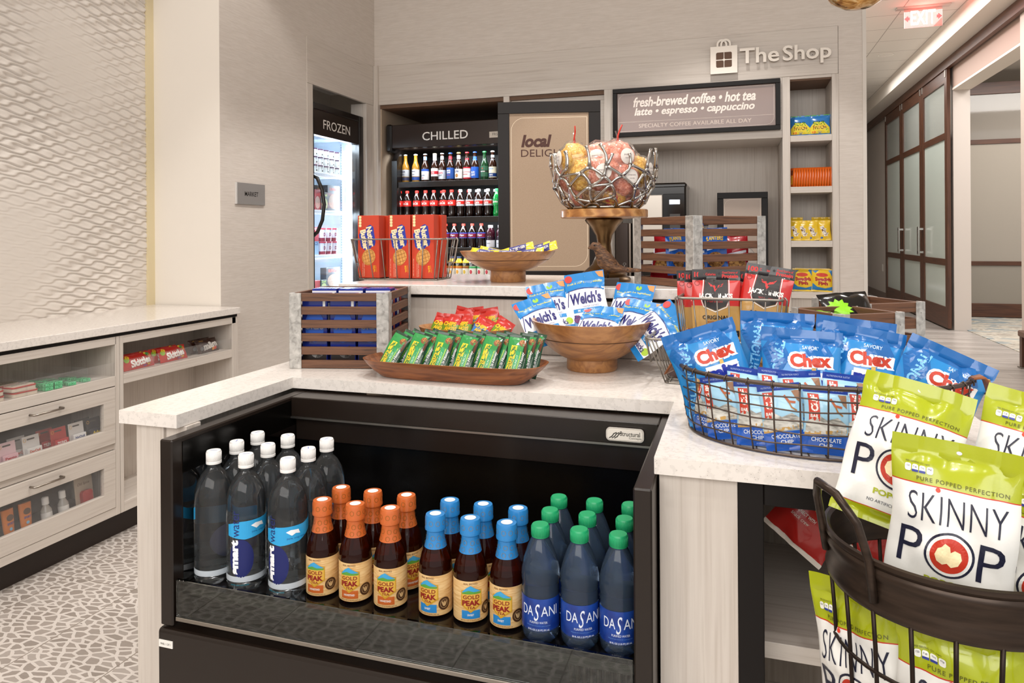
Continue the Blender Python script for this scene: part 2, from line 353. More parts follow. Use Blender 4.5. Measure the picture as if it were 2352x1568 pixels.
def line(pts, w, closed=False):
    """a stroked path"""
    o = []; n = len(pts)
    for i in range(n if closed else n-1):
        a, b = pts[i], pts[(i+1) % n]; d = math.dist(a, b)
        if d < 1e-9: continue
        nx, ny = -(b[1]-a[1])/d*w/2, (b[0]-a[0])/d*w/2; ex, ey = (b[0]-a[0])/d*w*.4, (b[1]-a[1])/d*w*.4
        p = [(a[0]+nx-ex, a[1]+ny-ey), (b[0]+nx+ex, b[1]+ny+ey), (b[0]-nx+ex, b[1]-ny+ey), (a[0]-nx-ex, a[1]-ny-ey)]; o += [(p[0], p[1], p[2]), (p[0], p[2], p[3])]
    return o
def rrect(x0, x1, y0, y1, r, corners=(1, 1, 1, 1), n=6):
    p = []
    for k, (cx, cy, a0) in enumerate([(x1-r, y1-r, 0), (x0+r, y1-r, 90), (x0+r, y0+r, 180), (x1-r, y0+r, 270)]):
        if corners[k]: p += [(cx+r*math.cos(R(a0+90*i/n)), cy+r*math.sin(R(a0+90*i/n))) for i in range(n+1)]
        else: p.append((cx+(r if k in (0, 3) else -r), cy+(r if k < 2 else -r)))
    return p
def mv(tris, dx=0, dy=0, s=1.0, rot=0.0):
    c, n = math.cos(rot)*s, math.sin(rot)*s; return [tuple((dx+p[0]*c-p[1]*n, dy+p[0]*n+p[1]*c) for p in t) for t in tris]
# ways to lay flat shapes: facing -y, facing +x, facing up, round a cylinder
def on_y(y, x=0, z=0): return lambda u, v: (x+u, y, z+v)
def on_x(x, y=0, z=0): return lambda u, v: (x, y+u, z+v)
def on_z(z, x=0, y=0): return lambda u, v: (x+u, y+v, z)
def on_cyl(r, z=0, a0=-90): return lambda u, v: (r*math.cos(R(a0)+u/r), r*math.sin(R(a0)+u/r), z+v)
# ================================================================ the setting
CEIL = 3.72
f = solid('floor', -6, 0.95, -6, 4.8, -0.05, 0, terrazzo())
solid('floor_corridor', 0.95, 8.0, -6, 20, -0.052, -0.001, planks())
solid('wall_left_base', -3.3, -3.135, -6, 3.16, 0, CEIL, WALLC)
def wave_wall():
    b = MB(); m = mat('d8d0c7', 0.5)
    def h(y, z):
        p = z/0.0262+0.34*math.sin(2*math.pi*(y/0.128+z/0.0595)+.8*noise.noise((y*3, z*3, 7)))+0.16*math.sin(2*math.pi*(y/.205-z/.083)+2)
        f = p-math.floor(p); k = math.sin(f/.24*math.pi/2) if f < .24 else .5+.5*math.cos((f-.24)/.76*math.pi)
        a = min(1, max(0.10, 0.62+1.3*noise.noise((y*1.9+3, z*1.6, 4))))
        return 0.0105*a*k
    y0, y1, z0, z1 = 1.95, 3.112, 0.93, 2.62
    b.grid(lambda u, v: (-3.135+0.002+h(y0+u*(y1-y0), z0+v*(z1-z0)), y0+u*(y1-y0), z0+v*(z1-z0)), 170, 620, m)
    b.box(-3.135, -3.128, -6, y0, z0, CEIL, m, 0).box(-3.135, -3.128, y0, y1, z1, CEIL, m, 0)
    return tag(b.build('wall_left'), kind='structure')
wave_wall()
solid('trim_1', -3.135, -3.118, 3.112, 3.16, 0.93, CEIL, mat('d8c9a4', 0.4))
solid('wall_pillar', -3.3, -2.672, 3.16, 3.5, 0, CEIL, mat('e9e2d8', 0.35, spec=0.4))
solid('wall_market', -2.9, -2.671, 3.162, 3.98, 0, CEIL, vinyl())
solid('wall_market_upper', -3.6, -2.671, 3.98, 6.0, 2.632, CEIL, vinyl())
solid('wall_back_upper', -2.671, 0.793, 4.892, 5.1, 2.632, CEIL, vinyl())
solid('wall_back_right', 0.637, 0.793, 4.892, 5.7, 0, 2.632, vinyl())
solid('wall_back_end', 0.775, 0.797, 4.885, 5.75, 0, CEIL, mat('d9d2c9', 0.6))
solid('wall_back_recess', -3.7, 0.8, 5.75, 5.85, 0, CEIL, mat('bfb3a5', 0.6))
solid('wall_behind_freezer', -3.75, -3.6, 3.5, 5.85, 0, CEIL, WALLC)
solid('ceiling', -3.3, 0.95, -6, 5.9, CEIL, CEIL+0.1, mat('e6dfd6', 0.8))
# millwork fascia and jambs round the back alcoves
LZ, LX, LY = laminate('z'), laminate('x'), laminate('y')
solid('trim_2', -2.69, -2.667, 3.98, 4.862, 2.322, 2.630, LY)          # fascia above the freezer
solid('trim_3', -2.80, -2.667, 3.98, 4.042, 0, 2.320, LZ)
solid('trim_4', -2.80, -2.667, 4.756, 4.864, 0, 2.320, LZ)
solid('trim_5', -2.667, -2.630, 4.865, 5.745, 0, 2.630, LZ)            # corner post beside the chilled alcove
solid('trim_6', -2.630, 0.634, 4.886, 4.905, 2.328, 2.630, LX)         # long fascia
solid('trim_7', -2.630, 0.634, 4.905, 5.75, 2.30, 2.327, mat('6b4f3b', 0.6))
solid('trim_8', -1.611, -1.567, 4.886, 5.745, 0, 2.327, LZ)
solid('trim_9', -0.867, -0.817, 4.886, 5.745, 0, 2.327, LZ)
solid('trim_10', -2.63, -2.62, 4.91, 5.745, 0, 2.30, mat('b19d88', 0.55, bump=0.1, bs=200))
# corridor and meeting room on the right
CT = None
def ceil_tiles():
    m, t, b = nt('ceiling_tile'); L = t.links.new; co = t.nodes.new('ShaderNodeTexCoord')
    br = t.nodes.new('ShaderNodeTexBrick'); br.offset = 0; br.inputs['Scale'].default_value = 1; br.inputs['Brick Width'].default_value = 0.61; br.inputs['Row Height'].default_value = 0.61; br.inputs['Mortar Size'].default_value = 0.006
    br.inputs['Color1'].default_value = br.inputs['Color2'].default_value = lin('ded8d1'); br.inputs['Mortar'].default_value = lin('aaa39c'); L(co.outputs['Object'], br.inputs['Vector'])
    L(br.outputs['Color'], b.inputs['Base Color']); b.inputs['Roughness'].default_value = 0.85; return m
solid('ceiling_corridor', 0.95, 2.46, -2, 20, 3.85, 3.9, ceil_tiles())
solid('ceiling_edge', 0.793, 0.96, 4.9, 20, 3.6, 3.9, WALLC)
solid('ceiling_bulkhead', 2.46, 2.9, -2, 20, 3.63, 3.9, mat('ddd5cb', 0.7))
solid('ceiling_room', 2.9, 8, 5, 14.2, 3.80, 3.9, mat('bdb7b0', 0.8))
solid('wall_corridor_left', 0.65, 0.797, 5.75, 20, 0, 3.7, WALLC)
solid('wall_corridor_end', 0.6, 8.0, 19.9, 20, 0, 3.9, WALLC)
solid('wall_corridor_far', 2.80, 3.0, 10.75, 20, 0, 3.66, mat('cfc6be', 0.6))
solid('baseboard_corridor', 2.78, 2.80, 14.75, 19.9, 0, 0.14, mat('7d6a60', 0.4))
solid('wall_corridor_near', 2.758, 3.0, 3.0, 8.30, 0, 3.66, mat('cbbfb6', 0.6))
solid('wall_corridor_header', 2.80, 3.0, 8.30, 10.75, 3.24, 3.66, mat('b59c90', 0.6))
solid('trim_11', 2.79, 3.01, 8.30, 10.75, 3.215, 3.242, mat('e5dbd0', 0.6))
solid('trim_12', 2.70, 2.757, 8.0, 20, 3.50, 3.625, walnut('y'))       # sliding rail timber
solid('wall_room_back', 3.0, 8, 14.1, 14.2, 0, 3.85, mat('b5aa9e', 0.7))
solid('wall_room_right', 7.9, 8, 5, 14.2, 0, 3.85, mat('bdb2a6', 0.7))
solid('floor_carpet', 2.95, 7.9, 6.0, 14.1, -0.001, 0.006, noise_ramp('patterned_carpet', 2.4, [(0.32, '6d8694'), (0.44, '8d8f8a'), (0.52, 'c3bcae'), (0.6, '8b8378'), (0.7, 'd0c8ba')], 0.95, 6, 0.3, 1.5, 0, (1, 2.5, 1)))
# ================================================================ island, cooler, left cabinets
Q = quartz()
def island():
    # U-shaped worktop with a raised rear shelf
    b = MB()
    o = [(-1.352, 1.262), (-1.188, 1.262), (-1.188, 1.694), (-0.139, 1.694), (-0.139, 1.264), (0.49, 1.264), (0.49, 2.45), (0.125, 2.45), (0.125, 2.236), (-1.352, 2.236)]
    b.prism(o, 0.884, 0.914, Q, 'z'); w = b.build('island_worktop')
    tag(w, 'white speckled quartz worktop of the island, U shaped around the open bottle cooler', 'worktop')
    r = MB().box(-1.354, 0.122, 2.204, 2.86, 1.108, 1.141, Q, 0.002).build('raised_shelf_top')
    tag(r, 'white quartz shelf top raised behind the island worktop, under the cookie basket', 'worktop')
    t = thing('end_panel', 'pale ash end panel of the island left of the black bottle cooler', 'panel', (0, 0, 0))
    MB().box(-1.318, -1.24, 1.278, 2.20, 0, 0.883, LZ, .001).box(-1.24, -1.182, 1.285, 1.33, 0, 0.883, LZ, .001).build('panel_board', t)
    t = thing('open_cabinet', 'black framed open cabinet under the right arm of the island, snack bags on its shelf', 'cabinet', (0, 0, 0))
    MB().box(-0.132, 0.002, 1.280, 2.20, 0, 0.883, LZ, .001).build('end_panel', t)
    # black framed open compartment on the right
    fr = MB().box(0.002, 0.045, 1.280, 1.32, 0, 0.883, BLACK).box(0.045, 0.445, 1.280, 1.32, 0.842, 0.883, BLACK).box(0.44, 0.48, 1.280, 1.32, 0, 0.842, BLACK); fr.build('door_frame', t)
    gx = wood('grey_oak', ['7d7268', '938779', 'a3978a'], 'z', 1.0, 22, 0.5, 0.5, 0.05)
    MB().box(0.002, 0.02, 1.32, 1.80, 0, .883, gx, 0).box(0.002, 0.48, 1.80, 1.82, 0, .883, gx, 0).box(.47, .48, 1.32, 1.8, 0, .883, gx, 0).box(.002, .48, 1.32, 1.8, .87, .883, gx, 0).build('compartment_lining', t)
    MB().box(0.021, 0.469, 1.36, 1.799, 0.535, 0.565, LX, 0.001).build('shelf', t)
    t2 = thing('rear_cabinet', 'pale ash rear part of the island carrying the raised quartz shelf', 'cabinet', (0, 0, 0))
    MB().box(-1.33, 0.10, 2.238, 2.262, 0.9145, 1.096, LZ, .001).build('riser_panel', t2)
    MB().box(-1.33, 0.10, 2.232, 2.30, 1.096, 1.1075, BLACK, 0).build('shadow_reveal', t2)
    MB().box(-1.34, 0.10, 2.262, 2.84, 0, 1.0955, LZ, 0).build('rear_body', t2)
    MB().box(0.021, 0.469, 1.36, 1.799, 0.20, 0.23, LX, 0.001).build('shelf', t)
island()
def cooler():
    t = thing('open_bottle_cooler', 'black open front bottle cooler set into the island', 'cooler', (0, 0, 0))
    dk = mat('1e1611', 0.28, 0.0, 0.5); Y0 = 1.20; Z1 = 0.878; IN = mat('050403', .25, spec=.3); mir = mat('8d8a88', .04, 1.0)
    for x0, x1, i in ((-1.176, -1.143, 1), (-0.168, -0.136, 0)):
        w = MB().box(x0, x1, Y0, 1.70, 0.482, Z1, dk, 0.003).build('side_wall', t)
        xi = x1 if i else x0; MB().box(xi, xi+(.0015 if i else -.0015), Y0+.03, 1.655, .56, .80, mir, 0).box(xi, xi+(.0015 if i else -.0015), Y0+.03, 1.655, .80, Z1-.01, IN, 0).build('inner_liner', w)
    MB().box(-1.143, -0.168, 1.620, 1.70, 0.826, Z1, dk, 0.002).box(-1.143, -.168, 1.616, 1.622, .822, .827, STEEL, 0).build('top_deck', t)
    MB().box(-1.141, -0.17, 1.655, 1.68, 0.46, 0.826, IN, 0).box(-1.141, -.17, 1.640, 1.655, .76, .822, dk, .001).build('back_panel', t)
    MB().box(-1.141, -0.170, Y0+.03, 1.655, 0.540, 0.558, mat('0d0a09', 0.15), 0.001).build('deck_shelf', t)
    MB().box(-1.136, -0.170, Y0+.002, Y0+.010, 0.505, 0.583, clear('f2faf6', 0, 1.45, 'lip_glass'), 0.001).build('glass_lip', t)
    MB().box(-1.136, -0.170, Y0+.0, Y0+.012, 0.496, 0.5045, STEEL, 0.001).build('glass_rail', t)
    g = MB().box(-1.141, -.17, 1.255, 1.29, 0.462, 0.539, IN, 0)
    for i in range(9): g.box(-0.290+i*.0125, -0.284+i*.0125, 1.240, 1.255, .505, .535, mat('3a2f28', .4), .001)
    g.build('air_grille', t)
    MB().box(-1.141, -0.170, 1.215, 1.29, 0.30, 0.461, mat('0c0908', .5), 0).build('inner_base', t)
    fp = MB(); prof = [(Y0-.006, 0.02), (Y0-.006, 0.470), (Y0-.005, .4745), (Y0-.002, .477), (Y0+.003, .478), (Y0+.03, .478), (Y0+.03, .02)]
    fp.prism(prof, -1.174, -0.137, dk, 'x'); p = fp.build('front_panel', t)
    MB().box(-1.174, -.137, 1.24, 1.68, .02, .29, mat('0c0908', .5), 0).build('motor_housing', t)
    s = MB().box(-1.1725, -1.137, Y0-.0078, Y0-.006, .441, .456, mat('e8e6e0', .6), 0); s.decal(txt('PANEL 1  CAT 1', w=.026, h=.0042), on_y(Y0-.0082, -1.1548, .4485), mat('5a5552', .6)); s.build('sticker', p)
    n = MB(); n.prism(rrect(-.0435, .0435, -.015, .015, .0095), 1.610, 1.616, mat('cfc8bf', .3, .3), 'y'); n.prism(rrect(-.0405, .0405, -.012, .012, .0075), 1.6088, 1.610, mat('e4ddd2', .35), 'y')
    dkx = mat('4a4640', .5)
    n.decal(txt('Structural', w=.046, h=.0105, bold=.012), on_y(1.6084, .012, .0033), dkx); n.decal(txt('Concepts', w=.028, h=.0058), on_y(1.6084, .024, -.0063), dkx)
    for k in range(3): n.decal(line([(-.035+k*.006, -.008), (-.029+k*.006, -.004), (-.025+k*.006, .002), (-.019+k*.006, .005)], .0022), on_y(1.6084), dkx)
    n.build('maker_plate', t, (-.243, 0, .850))
cooler()
def left_cabinets():
    X = -2.548; B = -2.80
    cw = MB().box(-3.13, -2.536, -1.0, 3.150, 0.899, 0.933, Q, 0.002).build('counter_top')
    tag(cw, 'white quartz counter top along the wavy wall over the drawer units', 'worktop')
    solid('trim_13', -3.12, X-.005, -1.0, 3.145, 0.884, 0.899, BLACK)
    tk = solid('trim_14', -3.0, -2.612, -1.0, 3.13, 0, 0.112, mat('2a201b', .5))
    gl = pane('ffffff', 0.03)
    # drawer unit
    def unit(y0, y1, full):
        t = thing('drawer_unit' if full else 'shelf_unit', *(('pale ash drawer unit with mint tray on top and two glazed drawers', 'cabinet') if full == 1 else ('pale ash shelf unit at the counter end, candy tray over an open shelf', 'cabinet') if full == 0 else ('pale ash drawer unit at the near end of the left counter', 'cabinet')), loc=(0, 0, 0))
        b = MB().box(X, B, y0, y0+.018, .114, .883, LZ, .001).box(X, B, y1-(.022 if full else .046), y1, .114, .883, LZ, .001).box(B, B-.012, y0, y1, .114, .883, LZ, 0)
        b.box(X, B, y0+.018, y1-.018, .850, .883, LY, .001)
        if full: b.box(X-.001, B, y0+.018, y1-.018, .114, .148, LY, .001).box(X-.012, X-.03, y0+.018, y1-.018, .398, .424, LY, 0)
        else: b.box(X, B, y0+.018, y1-.046, .114, .158, LY, .001)
        b.build('carcass', t)
        ye = y1-(.022 if full else .046)
        MB().box(X, B, y0+.019, ye-.001, .672, .714, LY, .001).build('tray_shelf', t)
        a = MB().box(X-.004, X-.007, y0+.02, ye-.002, .715, .773, gl, 0); n = 5 if full else 4
        for i in range(1, n): yy = y0+.02+(ye-y0-.02)*i/n; a.box(X-.007, B, yy, yy+.003, .715, .773, gl, 0)
        a.build('acrylic_divider', t)
        if full:
            for zt, zb, wt, wb in ((.668, .426, .606, .490), (.395, .150, .334, .219)):
                w0, w1 = y0+.075, y1-.082
                d = MB().box(X+.001, X-.02, y0+.02, ye-.002, wt, zt, LY, .001).box(X+.001, X-.02, y0+.02, ye-.002, zb, wb, LY, .001).box(X+.001, X-.02, y0+.02, w0, wb, wt, LY, .0005).box(X+.001, X-.02, w1, ye-.002, wb, wt, LY, .0005)
                d.box(X-.02, B+.004, y0+.03, ye-.01, zb+.005, zb+.014, mat('3a2c24', .6), 0).box(B+.012, B+.004, y0+.03, ye-.01, zb+.014, zt-.02, mat('2c2019', .6), 0)
                dr = d.build('drawer', t)
                MB().box(X-.012, X-.014, w0-.005, w1+.005, wb-.005, wt+.005, gl, 0).build('window', dr)
                hy = (y0+y1)/2; hz = (zt+wt)/2+.004
                h = MB().tube([(X-.002, hy-.062, hz), (X+.022, hy-.062, hz), (X+.028, hy-.056, hz), (X+.028, hy+.056, hz), (X+.022, hy+.062, hz), (X-.002, hy+.062, hz)], .0045, mat('a39a90', .3, 1.0), 8); h.build('handle', dr)
    unit(1.690, 2.384, 1); unit(2.386, 3.146, 0); unit(0.99, 1.688, 2)
left_cabinets()
# ================================================================ back wall, signs, corridor
def wall_sign():
    t = thing('wall_sign', 'small grey MARKET plaque on the wall left of the freezer', 'sign', (-2.671, 3.406, 1.557))
    MB().box(0, .012, -.122, .122, -.061, .061, mat('a9a6a4', .35, .5), .001).box(0, .010, -.128, -.122, -.061, .061, mat('d0ccc8', .4), 0).build('plate', t)
    MB().decal(txt('MARKET', w=.118, h=.026, bold=.012), on_x(.0126), mat('2b2827', .5)).build('lettering', t)
wall_sign()
def shop_sign():
    t = thing('shop_sign', 'raised white shop sign with bag emblem and letters on the fascia, standing off on pins', 'sign', (0, 0, 0))
    f = mat('efe7dc', .45); e = mat('3a2c24', .5); Y = 4.852
    # carrier bag emblem: body with a window of four leaf shapes, two loop handles
    b = MB(); x0, x1, z0, z1 = -.147, .024, 2.372, 2.553
    def quad(cx, cz): return [p for p in rrect(cx-.024, cx+.024, cz-.0235, cz+.0235, .0095, (1, 0, 1, 0) if (cx+.0605)*(cz-2.462) > 0 else (0, 1, 0, 1))]
    b.prism([(x0, z0), (x1, z0), (x1, z1), (x0, z1)], Y+.0005, Y+.010, f, 'y', e)
    for cx in (-.0865, -.0345):
        for cz in (2.436, 2.489): b.decal(poly(quad(cx, cz)), on_y(Y), mat('5a3f2c', .6))
    for dx in (-.012, .012):
        pts = [(-.0615+dx-.034*math.cos(math.pi*i/14), 2.565+.036*math.sin(math.pi*i/14)) for i in range(15)]; pts = [(pts[0][0], 2.552)]+pts+[(pts[-1][0], 2.552)]
        o = [(p[0]*1.0, p[1]) for p in pts]; i = [(-.0615+dx+(p[0]+.0615-dx)*.66, 2.552+(p[1]-2.552)*.72) for p in pts]
        b.prism(o+i[::-1], Y+(.0005 if dx > 0 else .004), Y+(.008 if dx > 0 else .0100), f, 'y', e)
    b.box(-.12, -.115, Y+.01, 4.887, 2.40, 2.405, STEEL, 0).box(-.01, -.005, Y+.01, 4.887, 2.40, 2.405, STEEL, 0); b.build('bag_emblem', t)
    def letters(name, s, xa, xb, za, zb):
        T = txt(s, w=xb-xa, h=zb-za, at=((xa+xb)/2, (za+zb)/2), bold=.018); m = MB(); m.decal(T, on_y(Y), f); m.decal(T, on_y(Y+.010), f)
        ec = {}                                                    # side walls on boundary edges
        for q in T:
            for i in range(3):
                a, c = q[i], q[(i+1) % 3]; k = tuple(sorted((tuple(round(v, 5) for v in a), tuple(round(v, 5) for v in c)))); ec.setdefault(k, []).append((a, c))
        for k, v in ec.items():
            if len(v) == 1: a, c = v[0]; m.add([(a[0], Y, a[1]), (c[0], Y, c[1]), (c[0], Y+.010, c[1]), (a[0], Y+.010, a[1])], [(0, 1, 2, 3)], e)
        n = len(s)
        for i in range(n): x = xa+(xb-xa)*(i+.5)/n; m.box(x-.0015, x+.0015, Y+.009, 4.887, (za+zb)/2-.002, (za+zb)/2+.002, STEEL, 0)
        m.build(name, t)
    letters('lettering', 'The', .039, .282, 2.426, 2.527); letters('lettering', 'Shop', .303, .592, 2.395, 2.523)
shop_sign()
def frame(b, x0, x1, z0, z1, w, y0, y1, m):
    b.box(x0, x1, y0, y1, z1-w, z1, m, .002).box(x0, x1, y0, y1, z0, z0+w, m, .002).box(x0, x0+w, y0, y1, z0+w, z1-w, m, .002).box(x1-w, x1, y0, y1, z0+w, z1-w, m, .002)
def coffee_sign():
    t = thing('coffee_sign', 'long brown coffee menu sign in a black frame over the coffee alcove', 'sign', (-.257, 4.88, 2.152))
    b = MB(); frame(b, -.545, .545, -.168, .165, .030, -.03, .0, BLACK); b.build('frame', t)
    p = MB().box(-.516, .516, -.012, -.002, -.14, .137, mat('7d655c', .16, spec=.6), 0); wm = mat('f0e6dd', .5); lm = mat('d9c9be', .5); F = on_y(-.0125)
    p.decal(line(rrect(-.506, .506, -.13, .127, .05, (0, 1, 0, 1)), .0022, True), F, lm); p.decal(line([(-.505, -.066), (.505, -.066)], .002), F, lm)
    p.decal(txt('fresh-brewed coffee • hot tea', w=.80, h=.068, at=(-.005, .068), bold=.03, shear=.25), F, wm); p.decal(txt('latte • espresso • cappuccino', w=.785, h=.066, at=(-.005, -.006), bold=.03, shear=.25), F, wm)
    p.decal(txt('SPECIALTY COFFEE AVAILABLE ALL DAY', w=.735, h=.027, at=(0, -.096), bold=.004), F, lm); p.build('panel', t)
coffee_sign()
def coffee_niche():
    t = thing('coffee_alcove', 'pale ash coffee alcove with a shelf rail under the menu sign', 'cabinet', (0, 0, 0))
    MB().box(-.816, .300, 4.890, 4.93, 1.935, 1.983, LX, .001).box(-.816, .300, 4.93, 5.38, 1.935, 1.95, LX, 0).box(-.816, .30, 4.885, 4.90, 1.983, 2.327, LX, 0).build('header_rail', t)
    MB().box(-.816, .300, 5.38, 5.40, .90, 1.935, LZ, 0).build('back_panel', t)
    MB().box(-.816, .300, 4.89, 5.38, .90, .93, Q, .002).build('coffee_counter', t)
    MB().box(-.816, .300, 4.92, 5.38, 0, .90, LZ, 0).build('base_cabinet', t)
coffee_niche()
def shelf_tower():
    t = thing('candy_shelf_tower', 'tall narrow pale ash tower of open candy shelves at the right end of the wall', 'shelf', (0, 0, 0))
    MB().box(.301, .348, 4.886, 5.40, 0, 2.327, LZ, .001).build('side_panel', t); MB().box(.597, .636, 4.886, 5.40, 0, 2.327, LZ, .001).build('side_panel', t)
    MB().box(.348, .597, 5.22, 5.24, 0, 2.327, LZ, 0).box(.348, .597, 4.89, 5.22, 2.310, 2.327, LX, 0).build('back_panel', t)
    for zt in (1.944, 1.612, 1.262, .930): MB().box(.3485, .5965, 4.889, 5.22, zt-.040, zt, LX, .001).build('shelf', t)
    MB().box(.3485, .5965, 4.93, 5.22, .10, .89, LZ, 0).build('base_panel', t)
shelf_tower()
def lattice():
    t = thing('lattice_shelf', 'pale lattice shelf behind the brown poster, crossed slats in its frame', 'shelf', (0, 0, 0))
    b = MB(); x0, x1 = -1.566, -.868
    frame(b, x0, x1, .2, 2.300, .035, 4.93, 4.96, LX)
    for s in (-1, 1):
        for k in range(6):
            z = .45+k*.36; cx = (x0+x1)/2
            b.X = Matrix.Translation((cx, 4.95, z)) @ Matrix.Rotation(R(45*s), 4, 'Y'); b.box(-.42, .42, -.012, .012, -.016, .016, LX, 0)
    b.X = None; b.build('lattice_frame', t)
    MB().box(x0, x1, 5.30, 5.32, .1, 2.3, mat('7a5f4a', .6), 0).build('back_panel', t)
    for x in (x0+.02, x0+.20, x1-.20, x1-.02):
        for z in (1.77, 1.99, 2.21): MB().box(x-.03, x+.03, 4.965, 5.29, z, z+.025, LX, 0).build('slat', t)
lattice()
def poster():
    t = thing('floor_poster', 'brown kraft local delights poster in a black frame standing behind the raised shelf', 'sign', (-1.155, 4.45, 0), (0, 0, R(13)))
    k = mat('17100c', .4, 0.0, .3); b = MB(); W2, z0, z1 = .335, 1.0, 2.182
    frame(b, -W2, W2, z0, z1, .076, -.02, .02, k); b.build('frame', t)
    p = MB().box(-W2+.07, W2-.07, -.012, .004, z0+.07, z1-.07, noise_ramp('kraft_paper', 260, [(.3, '9c846d'), (.5, 'a58e77'), (.7, 'ad9781')], .7, 6), 0); F = on_y(-.0126); lm = mat('ead9c0', .6); dk = mat('4a2a22', .6)
    p.decal(line(rrect(-.247, .247, z0+.105, z1-.105, .085, (0, 1, 0, 1), 10), .003, True), F, lm)
    p.decal(txt('local', w=.20, h=.082, at=(-.082, 1.925), bold=.045, shear=.22), F, dk); p.decal(txt('DELIGHTS', w=.345, h=.048, at=(-.183, 1.846), al='L'), F, dk)
    p.build('poster_panel', t)
    MB().box(-.02, .02, .021, .05, .02, 1.5, k).box(-.30, .30, -.16, .16, 0, .02, k).build('stand', t)
poster()
def coffee_machine():
    t = thing('coffee_machine', 'black coffee machine with lit blue display standing in the coffee alcove', 'coffee machine', (-.525, 5.0, .931))
    bk = mat('15100d', .15, spec=.6); b = MB().box(-.17, .205, 0, .34, 0, .735, bk, .012); b.box(-.175, .21, -.005, .345, .70, .738, bk, .012); b.build('body', t)
    MB().box(-.165, .045, -.012, -.0005, .12, .655, mat('b8b0a6', .3, .7), .004).build('door', t)
    c = MB().box(.050, .198, -.010, -.0005, .06, .66, mat('0f0b0a', .1), .003); c.decal(rect(.095, .165, .40, .52), on_y(-.0108), mat('3d3936', .4))
    for i in (0, 1):
        for j in (0, 1, 2): c.decal(rect(.103+i*.042, .113+i*.042, .415+j*.03, .42+j*.03), on_y(-.0112), mat('bdb9b4', .5))
    c.decal(ell(.13, .497, .006, .006), on_y(-.0112), mat('c4412f', .5)); c.build('control_panel', t)
    MB().decal(rect(.093, .163, .588, .618), on_y(-.0112), mat('cfd6ff', .4, emit=5.0)).build('display', t)
coffee_machine()
def milk_fridge():
    t = thing('milk_fridge', 'small dark brown milk fridge with a key in its door, left of the coffee machine', 'fridge', (-.735, 4.99, .931))
    MB().box(-.078, .018, 0, .33, 0, .46, mat('3d3029', .3), .006).build('body', t); MB().box(.020, .036, -.012, .33, 0, .46, mat('8f857b', .3, .9), .003).build('door_edge', t)
    MB().decal(ring(.0, 0, .012, .009, .003), lambda u, v: (-.012+u, -.004, .17+v), CHROME).box(-.015, -.009, -.006, -.001, .11, .16, CHROME, 0).build('key', t)
milk_fridge()
def menu_frame():
    t = thing('menu_frame', 'blank taupe menu card in a black frame leaning in the coffee alcove', 'picture frame', (.052, 5.14, .931))
    b = MB(); frame(b, -.168, .168, 0, .668, .042, -.0, .022, BLACK); b.build('frame', t)
    p = MB().box(-.128, .128, .006, .016, .04, .63, mat('a8978a', .25), 0); p.decal(line(rrect(-.118, .118, .05, .618, .04, (0, 1, 0, 0)), .0022, True), on_y(.0055), mat('d8cabe', .5)); p.build('card', t)
menu_frame()
def cup_lid_dome():
    t = thing('cake_dome', 'clear plastic dome cover on a tray beside the menu frame in the coffee alcove', 'dome', (.02, 4.94, .931))
    MB().lathe([(.15, 0), (.155, .004), (.155, .012), (.150, .014), (0, .014)], 32, BLACK).box(-.02, .02, -.02, .02, 0, .001, BLACK).build('tray', t)
    MB().lathe([(.152, .135), (.152, .15), (.142, .155), (.138, .175), (.12, .23), (.09, .275), (.05, .30), (0, .31)], 32, pane('dfe3e4', .16)).lathe([(.148, .015), (.152, .135)], 32, pane('dfe3e4', .10)).build('cover', t)
cup_lid_dome()
# ---------------------------------------------------------------- corridor and meeting room
def barn_door(name, label, y0, y1, zb=.02, zt=3.50, x=2.74, handle=None):
    t = thing(name, label, 'door', (x, 0, 0)); wd = walnut('z'); wy = walnut('y'); s = .115; b = MB()
    b.box(-.022, .022, y0, y0+s, zb, zt, wd, .002).box(-.022, .022, y1-s, y1, zb, zt, wd, .002)
    for za, zc in ((zb, .30), (.86, .95), (2.57, 2.66), (3.33, zt)): b.box(-.021, .021, y0+s, y1-s, za, zc, wy, .002)
    b.build('door_frame', t)
    g = mat('c3cdc6', .12, spec=.6, var=.03, bs=.7); MB().box(-.004, .004, y0+s, y1-s, .29, .87, g, 0).box(-.004, .004, y0+s, y1-s, .94, 2.58, g, 0).box(-.004, .004, y0+s, y1-s, 2.65, 3.34, pane('d5dcd6', .35), 0).build('frosted_glass', t)
    if handle: MB().box(-.10, -.08, handle-.03, handle+.03, .98, 1.40, CHROME, .003).box(-.10, -.02, handle-.015, handle+.015, 1.0, 1.03, CHROME, 0).box(-.10, -.02, handle-.015, handle+.015, 1.35, 1.38, CHROME, 0).build('handle', t)
    h = MB()
    for y in (y0+.06, y1-.06): h.box(-.03, -.01, y-.02, y+.02, 3.40, 3.56, STEEL, .002)
    h.build('hanger', t); return t
barn_door('sliding_door', 'brown framed frosted glass sliding door nearest in the corridor, beside the carpeted opening', 10.72, 12.06, handle=12.27-.28)
barn_door('sliding_door', 'middle one of the three brown frosted glass corridor doors', 12.08, 13.42, handle=13.42-.1)
barn_door('sliding_door', 'brown frosted glass corridor door farthest away, next to the bare wall', 13.44, 14.78)
